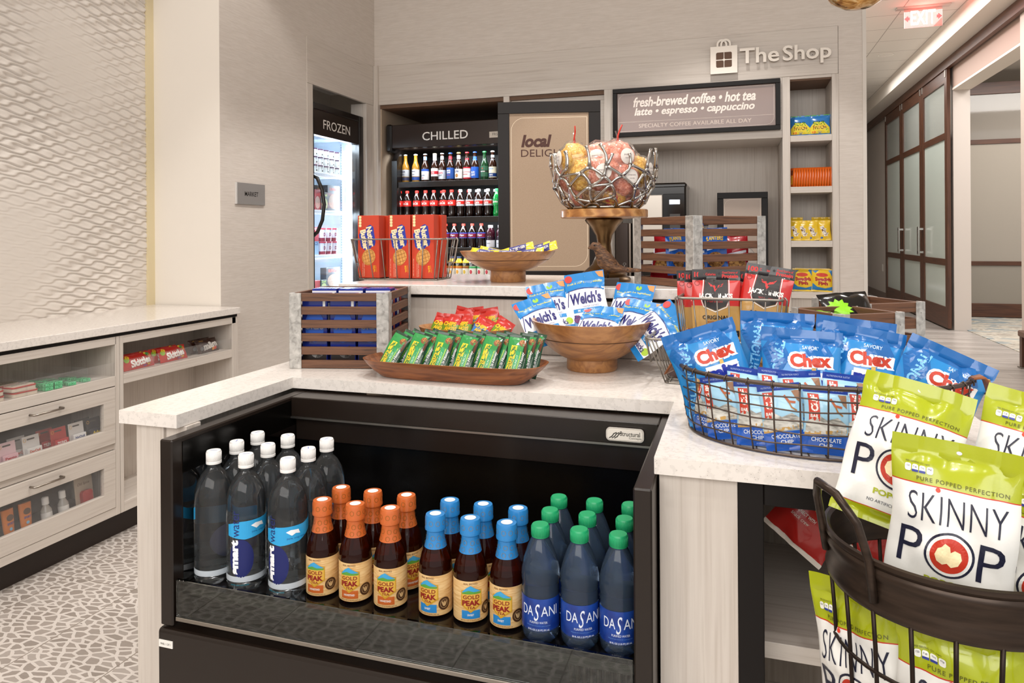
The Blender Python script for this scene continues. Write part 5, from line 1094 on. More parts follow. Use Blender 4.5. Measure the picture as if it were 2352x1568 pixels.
def cookie_boxes():
    wire_basket('grey wire basket of tall red cookie boxes at the left end of the raised shelf', (-1.235, 2.50, 1.1415), 3, .325, .155, .375, .195, .156, (6, 3), .0021, .0032)
    red = mat('c23a1c', .35, coat=.2); w, d, h = .090, .056, .243
    b = MB().box(-w/2, w/2, -d/2, d/2, 0, h, red, .001); F = on_y(-d/2-.0005); T = lambda q: (lambda u, v: (u*.9, -d/2-.0005-q*.0003, v))
    blob = [(-.034, .120), (-.040, .150), (-.044, .168), (-.030, .186), (-.012, .180), (-.006, .200), (.010, .207), (.024, .198), (.028, .170), (.034, .140), (.030, .126), (.014, .120), (.006, .110), (-.016, .108)]
    b.decal(poly(blob), T(0), ink('26369a')); 
    b.decal(txt('Nutter', w=.080, h=.027, at=(.010, .160), rot=R(-78), bold=.05), T(1), ink('f0dcae')); b.decal(txt('Butter', w=.080, h=.027, at=(-.018, .148), rot=R(-78), bold=.05), T(1), ink('f0dcae'))
    for cx, cy, c in ((-.002, .078, 'b97a34'), (.004, .084, 'd49a50')): b.decal(ell(cx, cy, .029, .029, 28), T(1 if c[0] == 'b' else 2), mat(c, .6, var=.15, bs=200))
    for q in (-.02, -.0067, .0067, .02):
        L = math.sqrt(.027**2-q*q); b.decal(line([(.004+q*.96-L*.28, .084+q*.28+L*.96), (.004+q*.96+L*.28, .084+q*.28-L*.96)], .0022), T(3), ink('a86d30')); b.decal(line([(.004-q*.28-L*.96, .084+q*.96-L*.28), (.004-q*.28+L*.96, .084+q*.96+L*.28)], .0022), T(3), ink('a86d30'))
    b.decal(txt('NET WT 4.8 OZ (136g)', w=.066, h=.0035, at=(-.042, .042), rot=R(90)), T(1), ink('f0d8b8')); b.decal(txt('peanut butter', w=.052, h=.004, at=(-.026, .032), rot=R(90)), T(1), ink('f0d8b8')); b.decal(txt('sandwich cookies', w=.06, h=.004, at=(-.020, .036), rot=R(90)), T(1), ink('f0d8b8'))
    b.decal(txt('REAL', w=.026, h=.008, at=(.028, .035), rot=R(-80), bold=.03), T(1), ink('e8b020')); b.decal(txt('MADE WITH', w=.026, h=.004, at=(.036, .036), rot=R(-80)), T(1), ink('e8b020'))
    for k in range(4): b.decal(poly(rrect(-.044, -.032, .198+k*.011, .208+k*.011, .003)), T(1), ink('e8d8a0'))
    o = b.build('cookie_box'); sp = [(-1.362, 2.462, 3, 'tall red cookie box alone at the left of the wire basket'), (-1.227, 2.462, 2, 'tall red cookie box in the middle of the front row of the wire basket'), (-1.132, 2.466, 3, 'tall red cookie box at the right of the front row of the wire basket'), (-1.355, 2.526, 3, 'tall red cookie box behind the lone left one in the wire basket'), (-1.222, 2.526, 2, 'tall red cookie box behind the middle one in the wire basket'), (-1.127, 2.53, 3, 'tall red cookie box behind the right one in the wire basket')]
    for i, (x, y, yaw, lb) in enumerate(sp):
        q = o if i == 0 else o.copy()
        if i: COL.objects.link(q)
        q.location = (x, y, 1.1475); q.rotation_euler = (0, 0, R(yaw)); tag(q, lb, 'cookie box', 'red cookie boxes in the wire basket')
cookie_boxes()
def nut_bags():
    B, Rr = foil('1f63c4'), foil('b3202a'); nt_ = noise_ramp('roasted_nuts', 120, [(.35, '6a3f1a'), (.5, 'b07a3a'), (.65, 'dba85c')], .5, 2)
    def make(seed, c):
        mb, F = bag(.085, .155, .03, [(0, 1, c)], seed, (.07, .07), .003, 12, 18); mb.decal(txt('PLANTERS', w=.062, h=.014, at=(0, .118), bold=.04, arc=.004), F, ink('e8c040'), .01)
        mb.decal(ell(.006, .05, .030, .026, 18), F, nt_, .01); mb.decal(poly([(-.036, .078), (.036, .092), (.036, .10), (-.036, .088)]), F, ink('e8ecf4'), .012); return mb.build('nut_bag')
    pr = [make(51, B), make(52, B), make(53, Rr)]; used = set(); M = Matrix.Translation((-.121, 2.225, 0)) @ Matrix.Rotation(R(44), 4, 'Z'); i = 0; nm = []
    for a in range(3):
        for c in range(3):
            k = (0, 1, 2, 1, 0, 1, 2, 0, 1)[i]; p = M @ Vector((.062+a*.086, .062+c*.086, 0)); o = pr[k] if k not in used else pr[k].copy()
            if k in used: COL.objects.link(o)
            used.add(k); put(o, p.x, p.y, 1.155+.02*((a+c) % 2)+(.062 if (a, c) == (1, 1) else 0), (44 if c % 2 else -20)+a*7, 6, (i*37 % 11)-5)
            tag(o, '%s nut bag in the cornerwise crate, %s' % ('red' if k == 2 else 'blue', ('at its near corner', 'second along its left side', 'at its left corner', 'second along its right side', 'in its centre and standing highest', 'third along its left side', 'at its right corner', 'third along its right side', 'at its far corner')[i]), 'nut bag', 'nut bags in the crate'); i += 1
nut_bags()
def jerky():
    wire_basket('upper grey wire basket of black and red jerky bags, back right of the worktop', (-.010, 2.01, .975), -3, .225, .16, .262, .205, .165, (8, 5), .0019, .0036, hook=True)
    wire_basket('grey wire basket of chocolate bars under the jerky basket, on the worktop', (-.055, 1.975, .9148), -3, .24, .17, .32, .26, .122, (7, 5), .0019, .0034, (), hook=True)
    K, Rr, Tn = foil('1f1714', .3), foil('c0211d'), foil('b98f4e'); w, h = .125, .185
    def make(seed):
        mb, F = bag(w, h, .022, [(0, .47, Tn), (.47, .84, Rr), (.84, 1, K)], seed, (.05, .15), .0018, 14, 20, pinch=.02)
        mb.decal(poly([(-.030, .157), (.030, .157), (.034, .100), (.028, .086), (.0, .074), (-.028, .086), (-.034, .100)]), F, ink('241d1a'), .012)
        for s in (-1, 1): mb.decal(line([(s*.033, .156), (s*.036, .100), (s*.030, .084), (0, .071)], .0022), F, ink('e6e2dc'), .012)
        horn = [(-.020, .149), (-.016, .140), (-.005, .137), (0, .131), (.005, .137), (.016, .140), (.020, .149), (.014, .145), (.005, .142), (.0025, .139), (0, .137)]; mb.decal(poly([(-.021, .150), (-.015, .139), (-.006, .136), (-.004, .128), (0, .122), (.004, .128), (.006, .136), (.015, .139), (.021, .150), (.013, .144), (.004, .142), (0, .136), (-.004, .142), (-.013, .144)]), F, ink('cf2320'), .01)
        mb.decal(txt("JACK LINK'S", w=.090, h=.017, at=(0, .112), bold=.05), F, ink('ece8e2'), .01); mb.decal(txt('MEAT SNACKS', w=.040, h=.004, at=(0, .098)), F, ink('cf2320'), .01)
        mb.decal(txt('ORIGINAL', w=.070, h=.011, at=(0, .056), bold=.03), F, ink('1f1714'), .01); mb.decal(txt('BEEF JERKY', w=.044, h=.006, at=(0, .043)), F, ink('8a2a1c'), .01); mb.decal(txt('100% PREMIUM CUTS', w=.045, h=.003, at=(0, .034)), F, ink('3a2a1c'), .01)
        mb.decal(rect(.03, .058, .006, .022), F, ink('191412'), .01); mb.decal(txt('14g', w=.018, h=.008, at=(.044, .014)), F, ink('e8e4dc'), .008); mb.decal(rect(-.058, -.03, .004, .028), F, ink('b8241f'), .01)
        mb.decal(txt('100', w=.026, h=.014, at=(-.044, .171), bold=.04), F, ink('cf2320'), .01); mb.decal(txt('Calories', w=.026, h=.007, at=(-.014, .172), bold=.02), F, ink('cf2320'), .01); mb.decal(txt('Good Source of', w=.040, h=.006, at=(.036, .177), bold=.02), F, ink('cf2320'), .01); mb.decal(txt('Protein', w=.042, h=.010, at=(.036, .167), bold=.04), F, ink('cf2320'), .01); mb.decal(ell(.009, .174, .0035, .0035, 12), F, ink('0a0807'), .01)
        mb.decal(ring(-.050, .148, .007, .007, .0012, 18), F, ink('7a1512'), .01); return mb.build('jerky_bag')
    pr = [make(61), make(62)]; used = set()
    for i, (x, y, z, yaw, lean, roll, lb) in enumerate([(-.048, 1.955, 1.030, 3, 6, 0, 'black and red jerky bag upright at the front left of the wire basket'), (.062, 1.965, 1.042, -4, 7, 9, 'black and red jerky bag tilted to the right in the wire basket'), (-.068, 2.00, 1.022, 8, 5, -1, 'jerky bag just behind the upright front one'), (-.088, 2.04, 1.024, 10, 4, -2, 'jerky bag furthest back at the left of the wire basket'), (.06, 2.03, 1.020, -2, 4, 2, 'jerky bag hidden behind the tilted one')]):
        k = i % 2; o = pr[k] if k not in used else pr[k].copy()
        if k in used: COL.objects.link(o)
        used.add(k); put(o, x, y, z, yaw, lean, roll); tag(o, lb, 'jerky bag', 'jerky bags in the wire basket')
    # chocolate bars in the lower basket
    Br, Wt, Bl_ = foil('3a1a12'), foil('e8dcc8'), foil('2a6ab8')
    mb, F = bag(.05, .125, .014, [(0, .16, Br), (.16, .9, Wt), (.9, 1, Br)], 71, (.05, .05), .0015, 10, 16, pinch=.02); mb.decal(txt('Dove', w=.075, h=.026, at=(-.008, .068), rot=R(68), bold=.01, shear=.2), F, ink('4a2416'), .01); mb.decal(poly([(.006, .02), (.024, .02), (.024, .10)]), F, ink('2a6ab8'), .01); mb.decal(ring(-.006, .036, .013, .013, .003, 20), F, ink('4a2416'), .01)
    o = mb.build('chocolate_bar'); sp = [(-.150, 1.918, 24, 'white wrapped chocolate bar leaning in the left end of the lower wire basket'), (-.095, 1.985, 10, 'chocolate bar with brown end crimp under the jerky bags, left one'), (-.020, 1.975, 5, 'chocolate bar with brown end crimp under the jerky bags, middle one'), (.05, 1.985, -5, 'chocolate bar with brown end crimp under the jerky bags, right one')]
    for i, (x, y, roll, lb) in enumerate(sp):
        q = o if i == 0 else o.copy()
        if i: COL.objects.link(q)
        put(q, x, y, .925, 12 if i == 0 else -6, 8, roll if i == 0 else 88); tag(q, lb, 'chocolate bar', 'chocolate bars in the lower wire basket')
        if i: q.location.z = .985; q.location.x -= .06
jerky()
def black_bags():
    K = foil('0d0b0a', .18); mb, F = bag(.13, .15, .04, [(0, 1, K)], 81, (.06, .06), .005, 14, 20)
    star = []
    for k in range(24): a = 2*math.pi*k/24; r = .026 if k % 2 else .036; star.append((-.03+r*math.cos(a), .085+r*math.sin(a)))
    mb.decal(poly(star), F, ink('86c81e'), .01); mb.decal(txt('Salt', w=.07, h=.02, at=(.03, .05), bold=.03), F, ink('86c81e'), .01); o = mb.build('pistachio_bag')
    for i, (x, y, z, yaw, lean, roll, lb) in enumerate([(.262, 1.875, 1.075, 24, 78, -4, 'glossy black snack bag lying over the rim of the nearest small crate'), (.305, 1.945, 1.045, 12, 45, -6, 'glossy black snack bag standing up behind the lying black one'), (.345, 2.17, .94, 20, 10, 6, 'glossy black snack bag inside the crate behind')]):
        q = o if i == 0 else o.copy()
        if i: COL.objects.link(q)
        put(q, x, y, z, yaw, lean, roll); tag(q, lb, 'snack bag', 'black snack bags in the crates')
    nt_ = noise_ramp('pistachios', 60, [(.3, '4a3620'), (.5, '9a7c4c'), (.68, 'c8b080')], .6, 2)
    mb, F = bag(.10, .14, .04, [(0, .2, K), (.2, .7, nt_), (.7, 1, K)], 83, (.06, .06), .004, 12, 16); o = mb.build('pistachio_bag')
    for i, (x, y, yaw, lb) in enumerate([(.215, 1.845, -30, 'clear windowed pistachio bag behind the left slats of the nearest small crate'), (.305, 1.875, 30, 'clear windowed pistachio bag behind the right slats of the nearest small crate')]):
        q = o if i == 0 else o.copy()
        if i: COL.objects.link(q)
        put(q, x, y, .935, yaw, 6, 4); tag(q, lb, 'snack bag', 'windowed pistachio bags')
black_bags()
# ================================================================ foreground: snack basket, popcorn basket, bottles
def oval_basket():
    t = thing('oval_wire_basket', 'large oval dark wire basket of blue snack mix and energy bars with leather handles', 'basket', (.152, 1.50, .9146)); m = mat('5c5049', .4, .85)
    a, b, H = .262, .190, .126; N = 64
    def P(k, n, f): q = 2*math.pi*k/n; e = .93+.07*f**.6; return (a*e*math.cos(q), b*e*math.sin(q), .003+H*f)
    def sag(k): return .004*math.sin(k*1.7)
    MB().tube([P(k, N, 1) for k in range(N)], .0042, m, 8, True).build('rim', t)
    w = MB(); V = 36
    for k in range(V):
        w.tube([P(k, V, f) for f in (0, .25, .5, .75, 1)], .0016, m, 5)
        p = Vector(P(k, V, 1)); o = p.normalized()*.0058; o.z = 0; w.tube([p-o-Vector((0, 0, .006)), p-o+Vector((0, 0, .001)), p+Vector((0, 0, .0058)), p+o+Vector((0, 0, .001)), p+o-Vector((0, 0, .006))], .0016, m, 5)
    for f in (.17, .34, .5, .66, .83): w.tube([(x, y, z+.0018*math.sin(k*.9+f*20)) for k in range(N) for x, y, z in [P(k, N, f)]], .0015, m, 5, True)
    w.tube([P(k, N, 0) for k in range(N)], .0026, m, 6, True)
    for i in range(-8, 9):
        x = i*.029; y = b*.93*math.sqrt(max(0, 1-(x/(a*.93))**2)); w.tube([(x, -y, .002), (x, y, .002)], .0014, m, 5)
    w.build('wire_mesh', t)
    lt = noise_ramp('tan_leather', 70, [(.3, '7a4526'), (.6, '96592f')], .55, 4, .1)
    for sx in (1, -1):
        x = sx*(a-.004); s = MB(); cy = -.02 if sx > 0 else .05; hy = .055
        pts = [(x-sx*.012, cy-hy, H+.012), (x+sx*.004, cy-hy, H+.016), (x+sx*.014, cy-hy*.9, H+.004), (x+sx*.028, cy-hy*.5, H-.022), (x+sx*.032, cy, H-.03), (x+sx*.028, cy+hy*.5, H-.022), (x+sx*.014, cy+hy*.9, H+.004), (x+sx*.004, cy+hy, H+.016), (x-sx*.012, cy+hy, H+.012)]
        vs = []; fs = []
        for i, p in enumerate(pts):
            q0 = Vector(pts[max(0, i-1)]); q1 = Vector(pts[min(len(pts)-1, i+1)]); tg = (q1-q0).normalized(); nn = tg.cross(Vector((sx*.5, 0, 1))).normalized(); bb = tg.cross(nn)
            for u, v in ((-.011, -.0012), (.011, -.0012), (.011, .0012), (-.011, .0012)): vs.append(Vector(p)+nn*u+bb*v)
        for i in range(len(pts)-1):
            for k in range(4): fs.append((i*4+k, i*4+(k+1) % 4, i*4+4+(k+1) % 4, i*4+4+k))
        fs += [(0, 1, 2, 3), tuple(len(vs)-4+k for k in range(4))]; s.add(vs, fs, lt, True); h = s.build('leather_handle', t)
        r = MB()
        for e in (-1, 1): r.lathe([(0, .0), (.0055, 0), (.005, .0025), (0, .003)], 14, mat('a88a52', .3, .9), (x+sx*.012, cy+e*hy*.92, H+.008))
        r.build('rivet', h)
oval_basket()
def snack_mix():
    B, D = foil('2b86c9', .2), foil('1a64aa', .2); w, h = .150, .205; Wt, Rd_, Nv = ink('f4f2f0'), ink('c23a22'), ink('1f2f9a'); br = noise_ramp('snack_photo', 90, [(.35, '6d4423'), (.5, 'a8743c'), (.65, 'd8b070')], .4, 2)
    def make(seed):
        mb, F = bag(w, h, .055, [(0, .86, B), (.86, 1, D)], seed, (.07, .10), .006, 24, 30, sway=.006)
        for p in ([(-.075, .03), (-.045, .0), (-.03, .06), (-.06, .11)], [(-.05, .10), (-.02, .15), (-.045, .20), (-.075, .16)], [(.0, .15), (.035, .20), (.06, .16), (.03, .135)], [(.05, .02), (.075, .0), (.075, .07), (.055, .06)]): mb.decal(poly(p), F, D, .012)
        mb.decal(txt('TRADITIONAL', w=.150, h=.019, at=(-.050, .106), rot=R(80), bold=.03), F, ink('7cc0ec'), .009)
        for dx, dy, bo, c in ((0, 0, .16, Wt),): mb.decal(txt('Chex', w=.088, h=.034, at=(.018, .146), bold=.10, rot=R(4)), F, c, .009); mb.decal(txt('mix', w=.074, h=.036, at=(.022, .108), bold=.12), F, c, .009)
        G = lambda x, z: (lambda q: (q[0], q[1]-.0006, q[2]))(F(x, z))
        mb.decal(poly([(-.02, .130), (.06, .134), (.062, .156), (-.02, .154)]), F, Wt, .01); mb.decal(poly([(-.012, .092), (.056, .092), (.056, .124), (-.012, .124)]), F, Wt, .01)
        mb.decal(txt('Chex', w=.078, h=.026, at=(.018, .146), bold=.05, rot=R(4)), G, Rd_, .009); mb.decal(txt('mix', w=.066, h=.028, at=(.022, .108), bold=.06), G, Nv, .009)
        mb.decal(rect(.020, .028, .124, .132), G, ink('d8b060'), .01); mb.decal(txt('SAVORY', w=.034, h=.007, at=(.02, .170), bold=.01), F, ink('d8ecf8'), .01); mb.decal(txt('SNACK', w=.032, h=.008, at=(.040, .080), bold=.01), F, ink('bfe0f4'), .01)
        mb.decal(poly([(-.036, .110), (-.016, .086), (-.004, .044), (-.055, .044)]), F, br, .01)
        return mb.build('snack_mix_bag')
    pr = [make(100+i) for i in range(3)]; used = set()
    sp = [(-.012, 1.470, .925, 4, 6, -18, 'blue snack mix bag at the left end of the oval basket, tipped left'), (.080, 1.56, .940, 4, 8, 2, 'blue snack mix bag at the back middle of the oval basket'), (.112, 1.462, .918, -3, 10, 3, 'blue snack mix bag upright at the front middle of the oval basket'),
        (.208, 1.50, .924, -6, 10, 9, 'blue snack mix bag right of the middle in the oval basket, half covered'), (.302, 1.470, .905, -8, 10, 24, 'blue snack mix bag at the right end of the oval basket, tipped right'), (.215, 1.575, .930, -4, 6, 6, 'blue snack mix bag at the back right of the oval basket')]
    for i, (x, y, z, yaw, lean, roll, lb) in enumerate(sp):
        k = i % 3; o = pr[k] if k not in used else pr[k].copy()
        if k in used: COL.objects.link(o)
        used.add(k); put(o, x, y, z, yaw, lean, roll); tag(o, lb, 'snack bag', 'blue snack mix bags')
snack_mix()
def energy_bars():
    S, N_ = foil('a5d3ec', .22), foil('2a60c0', .22); mt = noise_ramp('mountain_print', 40, [(.35, '8d8b84'), (.5, 'c4c2ba'), (.65, 'e6e4dc')], .4, 3, 0, 1, 0, (1, 1, 3))
    def make(seed):
        mb, F = bag(.074, .118, .022, [(0, .30, N_), (.30, .90, S), (.90, 1, foil('1f3f9c', .22))], seed, (.06, .10), .003, 14, 22, pinch=.03)
        mb.decal(poly([(-.034, .036), (.034, .036), (.034, .054), (.018, .066), (.0, .060), (-.016, .069), (-.034, .054)]), F, mt, .01); mb.decal(poly([(-.035, .032), (.035, .040), (.035, .047), (-.035, .037)]), F, ink('c9a05c'), .01)
        mb.decal(poly([(-.030, .058), (-.012, .058), (-.012, .104), (-.030, .104)]), F, ink('c8402a'), .01); mb.decal(txt('CLIF', w=.028, h=.012, at=(-.0205, .088), rot=R(90), bold=.05), F, ink('f2eee8'), .008); mb.decal(txt('BAR', w=.013, h=.006, at=(-.021, .066), bold=.03), F, ink('f2eee8'), .008)
        mb.decal(txt('CHOCOLATE', w=.050, h=.0075, at=(.002, .026), bold=.02), F, ink('e4ecf6'), .008); mb.decal(txt('CHIP', w=.022, h=.0075, at=(.002, .016), bold=.02), F, ink('e4ecf6'), .008); mb.decal(txt('NUTRITION FOR SUSTAINED ENERGY', w=.06, h=.0032, at=(0, .112)), F, ink('b8c8ec'), .01)
        mb.decal(line([(.008, .096), (.014, .086), (.024, .084)], .004), F, ink('b8603a'), .008); mb.decal(line([(.014, .086), (.018, .076), (.026, .070)], .0025), F, ink('a8743c'), .008); mb.decal(poly([(.020, .105), (.034, .105), (.034, .082), (.028, .088)]), F, ink('9c7458'), .01)
        return mb.build('energy_bar')
    pr = [make(120+i) for i in range(3)]; used = set()
    sp = [(-.054, 1.425, .920, -50, 6, -4, 'blue energy bar at the far left of the oval basket'), (-.018, 1.392, .920, -28, 6, -13, 'blue energy bar second from the left in the oval basket, leaning left'), (.038, 1.365, .920, -10, 6, -4, 'blue energy bar third from the left in the oval basket'), (.090, 1.350, .920, -4, 8, -9, 'blue energy bar fourth from the left in the oval basket, leaning left'),
        (.148, 1.344, .920, 0, 8, 2, 'blue energy bar standing straight at the front middle of the oval basket'), (.216, 1.356, .920, 10, 8, 4, 'blue energy bar right of the straight one in the oval basket, behind popcorn bags'), (.010, 1.408, .936, -14, 6, 4, 'blue energy bar in the second row at the left'), (.066, 1.394, .938, 4, 6, 6, 'blue energy bar in the second row, second from the left'), (.120, 1.386, .938, 2, 6, -4, 'blue energy bar in the second row behind the straight one'), (.180, 1.390, .936, 4, 6, 5, 'blue energy bar in the second row at the right')]
    for i, (x, y, z, yaw, lean, roll, lb) in enumerate(sp):
        k = i % 3; o = pr[k] if k not in used else pr[k].copy()
        if k in used: COL.objects.link(o)
        used.add(k); put(o, x, y, z, yaw, lean, roll); tag(o, lb, 'energy bar', 'blue energy bars in the oval basket')
energy_bars()
BC = (.265, 1.047)
def popcorn_basket():
    t = thing('round_metal_basket', 'round dark bronze metal basket with loop handle, full of green and white popcorn bags', 'basket', (BC[0], BC[1], 0)); m = noise_ramp('dark_bronze', 14, [(.3, '2a2019'), (.6, '3d3027')], .33, 4, .04, 0, .6, (1, 1, 8)); r = .148
    MB().lathe([(r-.004, .846), (r-.001, .850), (r+.0005, .858), (r-.002, .866), (r-.002, .888), (r+.0015, .894), (r+.001, .900), (r-.001, .903), (r+.003, .908), (r+.0025, .913), (r-.002, .914), (r-.006, .910), (r-.007, .850), (r-.004, .846)], 72, m).build('rim_band', t)
    wr = mat('2c221c', .4, .7); w = MB(); V = 20
    for k in range(V):
        q = 2*math.pi*(k+.35)/V; w.tube([((r-.004-d)*math.cos(q), (r-.004-d)*math.sin(q), z) for d, z in ((0, .85), (.004, .80), (.008, .72), (.014, .62), (.03, .55))], .0028, wr, 6)
    for z, d in ((.772, .005), (.690, .009), (.61, .014), (.55, .03)): w.tube([((r-.003-d)*math.cos(2*math.pi*k/48), (r-.003-d)*math.sin(2*math.pi*k/48), z) for k in range(48)], .0026, wr, 6, True)
    for k in range(-4, 5): x = k*.027; y = math.sqrt((r-.033)**2-x*x); w.tube([(x, -y, .55), (x, y, .55)], .0024, wr, 5)
    w.build('wire_body', t)
    for a0 in (203, 23):
        q = [R(a0+s_) for s_ in (21, 20, 17, 9, -3, -13, -19, -21)]; hp = [(r*1.0, .862), (r*1.03, .91), (r*1.10, .955), (r*1.17, .985), (r*1.18, .988), (r*1.11, .96), (r*1.04, .915), (r*1.0, .88)]
        MB().tube([(d*math.cos(a), d*math.sin(a), z) for a, (d, z) in zip(q, hp)], .0055, m, 10).build('loop_handle', t)
    for k in range(3):
        q = R(90+120*k); MB().tube([(.11*math.cos(q), .11*math.sin(q), .552), (.09*math.cos(q), .09*math.sin(q), .3), (.12*math.cos(q), .12*math.sin(q), 0.004)], .007, wr, 8).build('leg', t)
popcorn_basket()
def popcorn_packs():
    Gn, Wt, Nv = foil('a2ab18', .24), foil('e6e5e0', .26), ink('1c1e33'); w, h = .178, .262; rd = ink('bc3420'); pc = mat('efdcae', .5, var=.18, bs=120)
    def make(seed):
        mb, F = bag(w, h, .060, [(0, .085, Gn), (.085, .090, rd), (.090, .725, Wt), (.725, .732, rd), (.732, 1, Gn)], seed, (.055, .115), .0062, 28, 40, sway=.010, pinch=.05)
        G = lambda x, z: (lambda q: (q[0], q[1]-.0006, q[2]))(F(x, z)); H = lambda x, z: (lambda q: (q[0], q[1]-.0012, q[2]))(F(x, z))
        mb.decal(txt('SKINNY', w=.136, h=.042, at=(.006, .158), bold=-.012, sp=1.05), F, Nv, .008); mb.decal(ell(-.020, .187, .0035, .0035, 12), G, ink('d03a20'))
        mb.decal(txt('P', w=.034, h=.056, at=(-.053, .096), bold=-.004), F, Nv, .008); mb.decal(txt('P', w=.034, h=.056, at=(.058, .096), bold=-.004), F, Nv, .008)
        mb.decal(ell(.003, .096, .034, .034, 36), F, Nv, .01); mb.decal(ell(.003, .096, .0305, .0305, 36), G, Wt, .01); mb.decal(ell(.003, .096, .026, .026, 32), H, rd, .008)
        blob = [(-.013, .105), (-.016, .095), (-.012, .086), (-.004, .082), (.002, .085), (.008, .080), (.017, .085), (.021, .095), (.018, .104), (.010, .106), (.005, .102), (.003, .110), (-.004, .114), (-.008, .108)]
        mb.decal(poly(blob), lambda x, z: (lambda q: (q[0], q[1]-.0018, q[2]))(F(x, z)), pc, .006)
        mb.decal(txt('PURE POPPED PERFECTION', w=.125, h=.0062, at=(.012, .199), bold=.01, sp=1.2), F, ink('5a5a14'), .008)
        mb.decal(txt('PER SERVING (2½ cups)', w=.034, h=.0035, at=(-.050, .221)), F, ink('5a5a14'), .01)
        for k in range(4): mb.decal(poly(rrect(-.068+k*.0105, -.0590+k*.0105, .207, .218, .003)), F, ink('e8e8e0'), .01); mb.decal(txt(('150', '1g', '75mg', '0g')[k], w=.005, h=.003, at=(-.0635+k*.0105, .2145)), G, ink('4a4a60'))
        for k in (1, 2): mb.decal(rect(-.068+k*.0105, -.0590+k*.0105, .207, .2105), G, ink('2f3a8c'), .01)
        mb.decal(txt('POPCORN', w=.08, h=.010, at=(.012, .052), bold=.04), F, ink('a2ab18'), .01); mb.decal(txt('NO ARTIFICIAL ANYTHING', w=.09, h=.005, at=(.01, .036)), F, Nv, .01)
        mb.decal(ell(.004, .246, .004, .0028, 12), F, ink('d8d8e8')); return mb.build('popcorn_pack')
    pr = [make(140+i) for i in range(3)]; used = set(); cx, cy = BC
    sp = [(.244, .985, .838, -20, 8, 3, 'green and white popcorn pack standing at the front of the round metal basket'), (.192, 1.075, .905, -14, 24, 12, 'popcorn pack lifted at the back left of the round metal basket, behind the front one'), (.345, 1.095, .888, -22, 20, 12, 'popcorn pack at the back right of the round metal basket'), (.350, 1.010, .800, -38, 6, 6, 'popcorn pack at the right of the front one, only its edge in view'),
        (.250, .955, .635, -8, -2, 2, 'popcorn pack low in the basket, seen through the front wires'), (.168, 1.000, .635, -46, 2, -12, 'popcorn pack low at the left, its green corner poking through the wires'), (.330, .975, .632, 22, -2, 3, 'popcorn pack low at the right behind the front wires')]
    for i, (x, y, z, yaw, lean, roll, lb) in enumerate(sp):
        k = i % 3; o = pr[k] if k not in used else pr[k].copy()
        if k in used: COL.objects.link(o)
        used.add(k); put(o, x, y, z, yaw, lean, roll); tag(o, lb, 'popcorn bag', 'green and white popcorn packs'); o.scale = (.8, .8, .8)
popcorn_packs()
def chip_bags():
    Rd_ = foil('b01f1a', .22); mb, F = bag(.13, .16, .04, [(0, .06, foil('e6dcd0')), (.06, 1, Rd_)], 160, (.05, .07), .006, 16, 24, sway=.01)
    mb.decal(ell(.005, .115, .048, .03, 24), F, ink('d87a24'), .01); mb.decal(txt('Doritos', w=.095, h=.026, at=(.0, .115), bold=.04), F, ink('1a1210'), .01); mb.decal(txt('CONNECT WITH', w=.05, h=.007, at=(-.02, .07), bold=.02), F, ink('e8dcd4'), .01); mb.decal(txt('snack crew', w=.04, h=.008, at=(-.02, .058)), F, ink('e8dcd4'), .01); o = mb.build('chip_bag')
    MB().tube([(.021, 1.44, .835), (.469, 1.44, .835)], .004, STEEL, 6).build('hang_rail', [x for x in bpy.data.objects if x.name == 'open_cabinet'][0])
    for i, (x, z, roll, lb) in enumerate([(.100, .70, 38, 'red chip bag hanging corner down in the open cabinet, the left one'), (.215, .70, 32, 'red chip bag hanging corner down in the open cabinet, half behind the basket handle')]):
        q = o if i == 0 else o.copy()
        if i: COL.objects.link(q)
        put(q, x, 1.475, z, -4, 4, roll); tag(q, lb, 'chip bag', 'red chip bags in the open cabinet')
chip_bags()
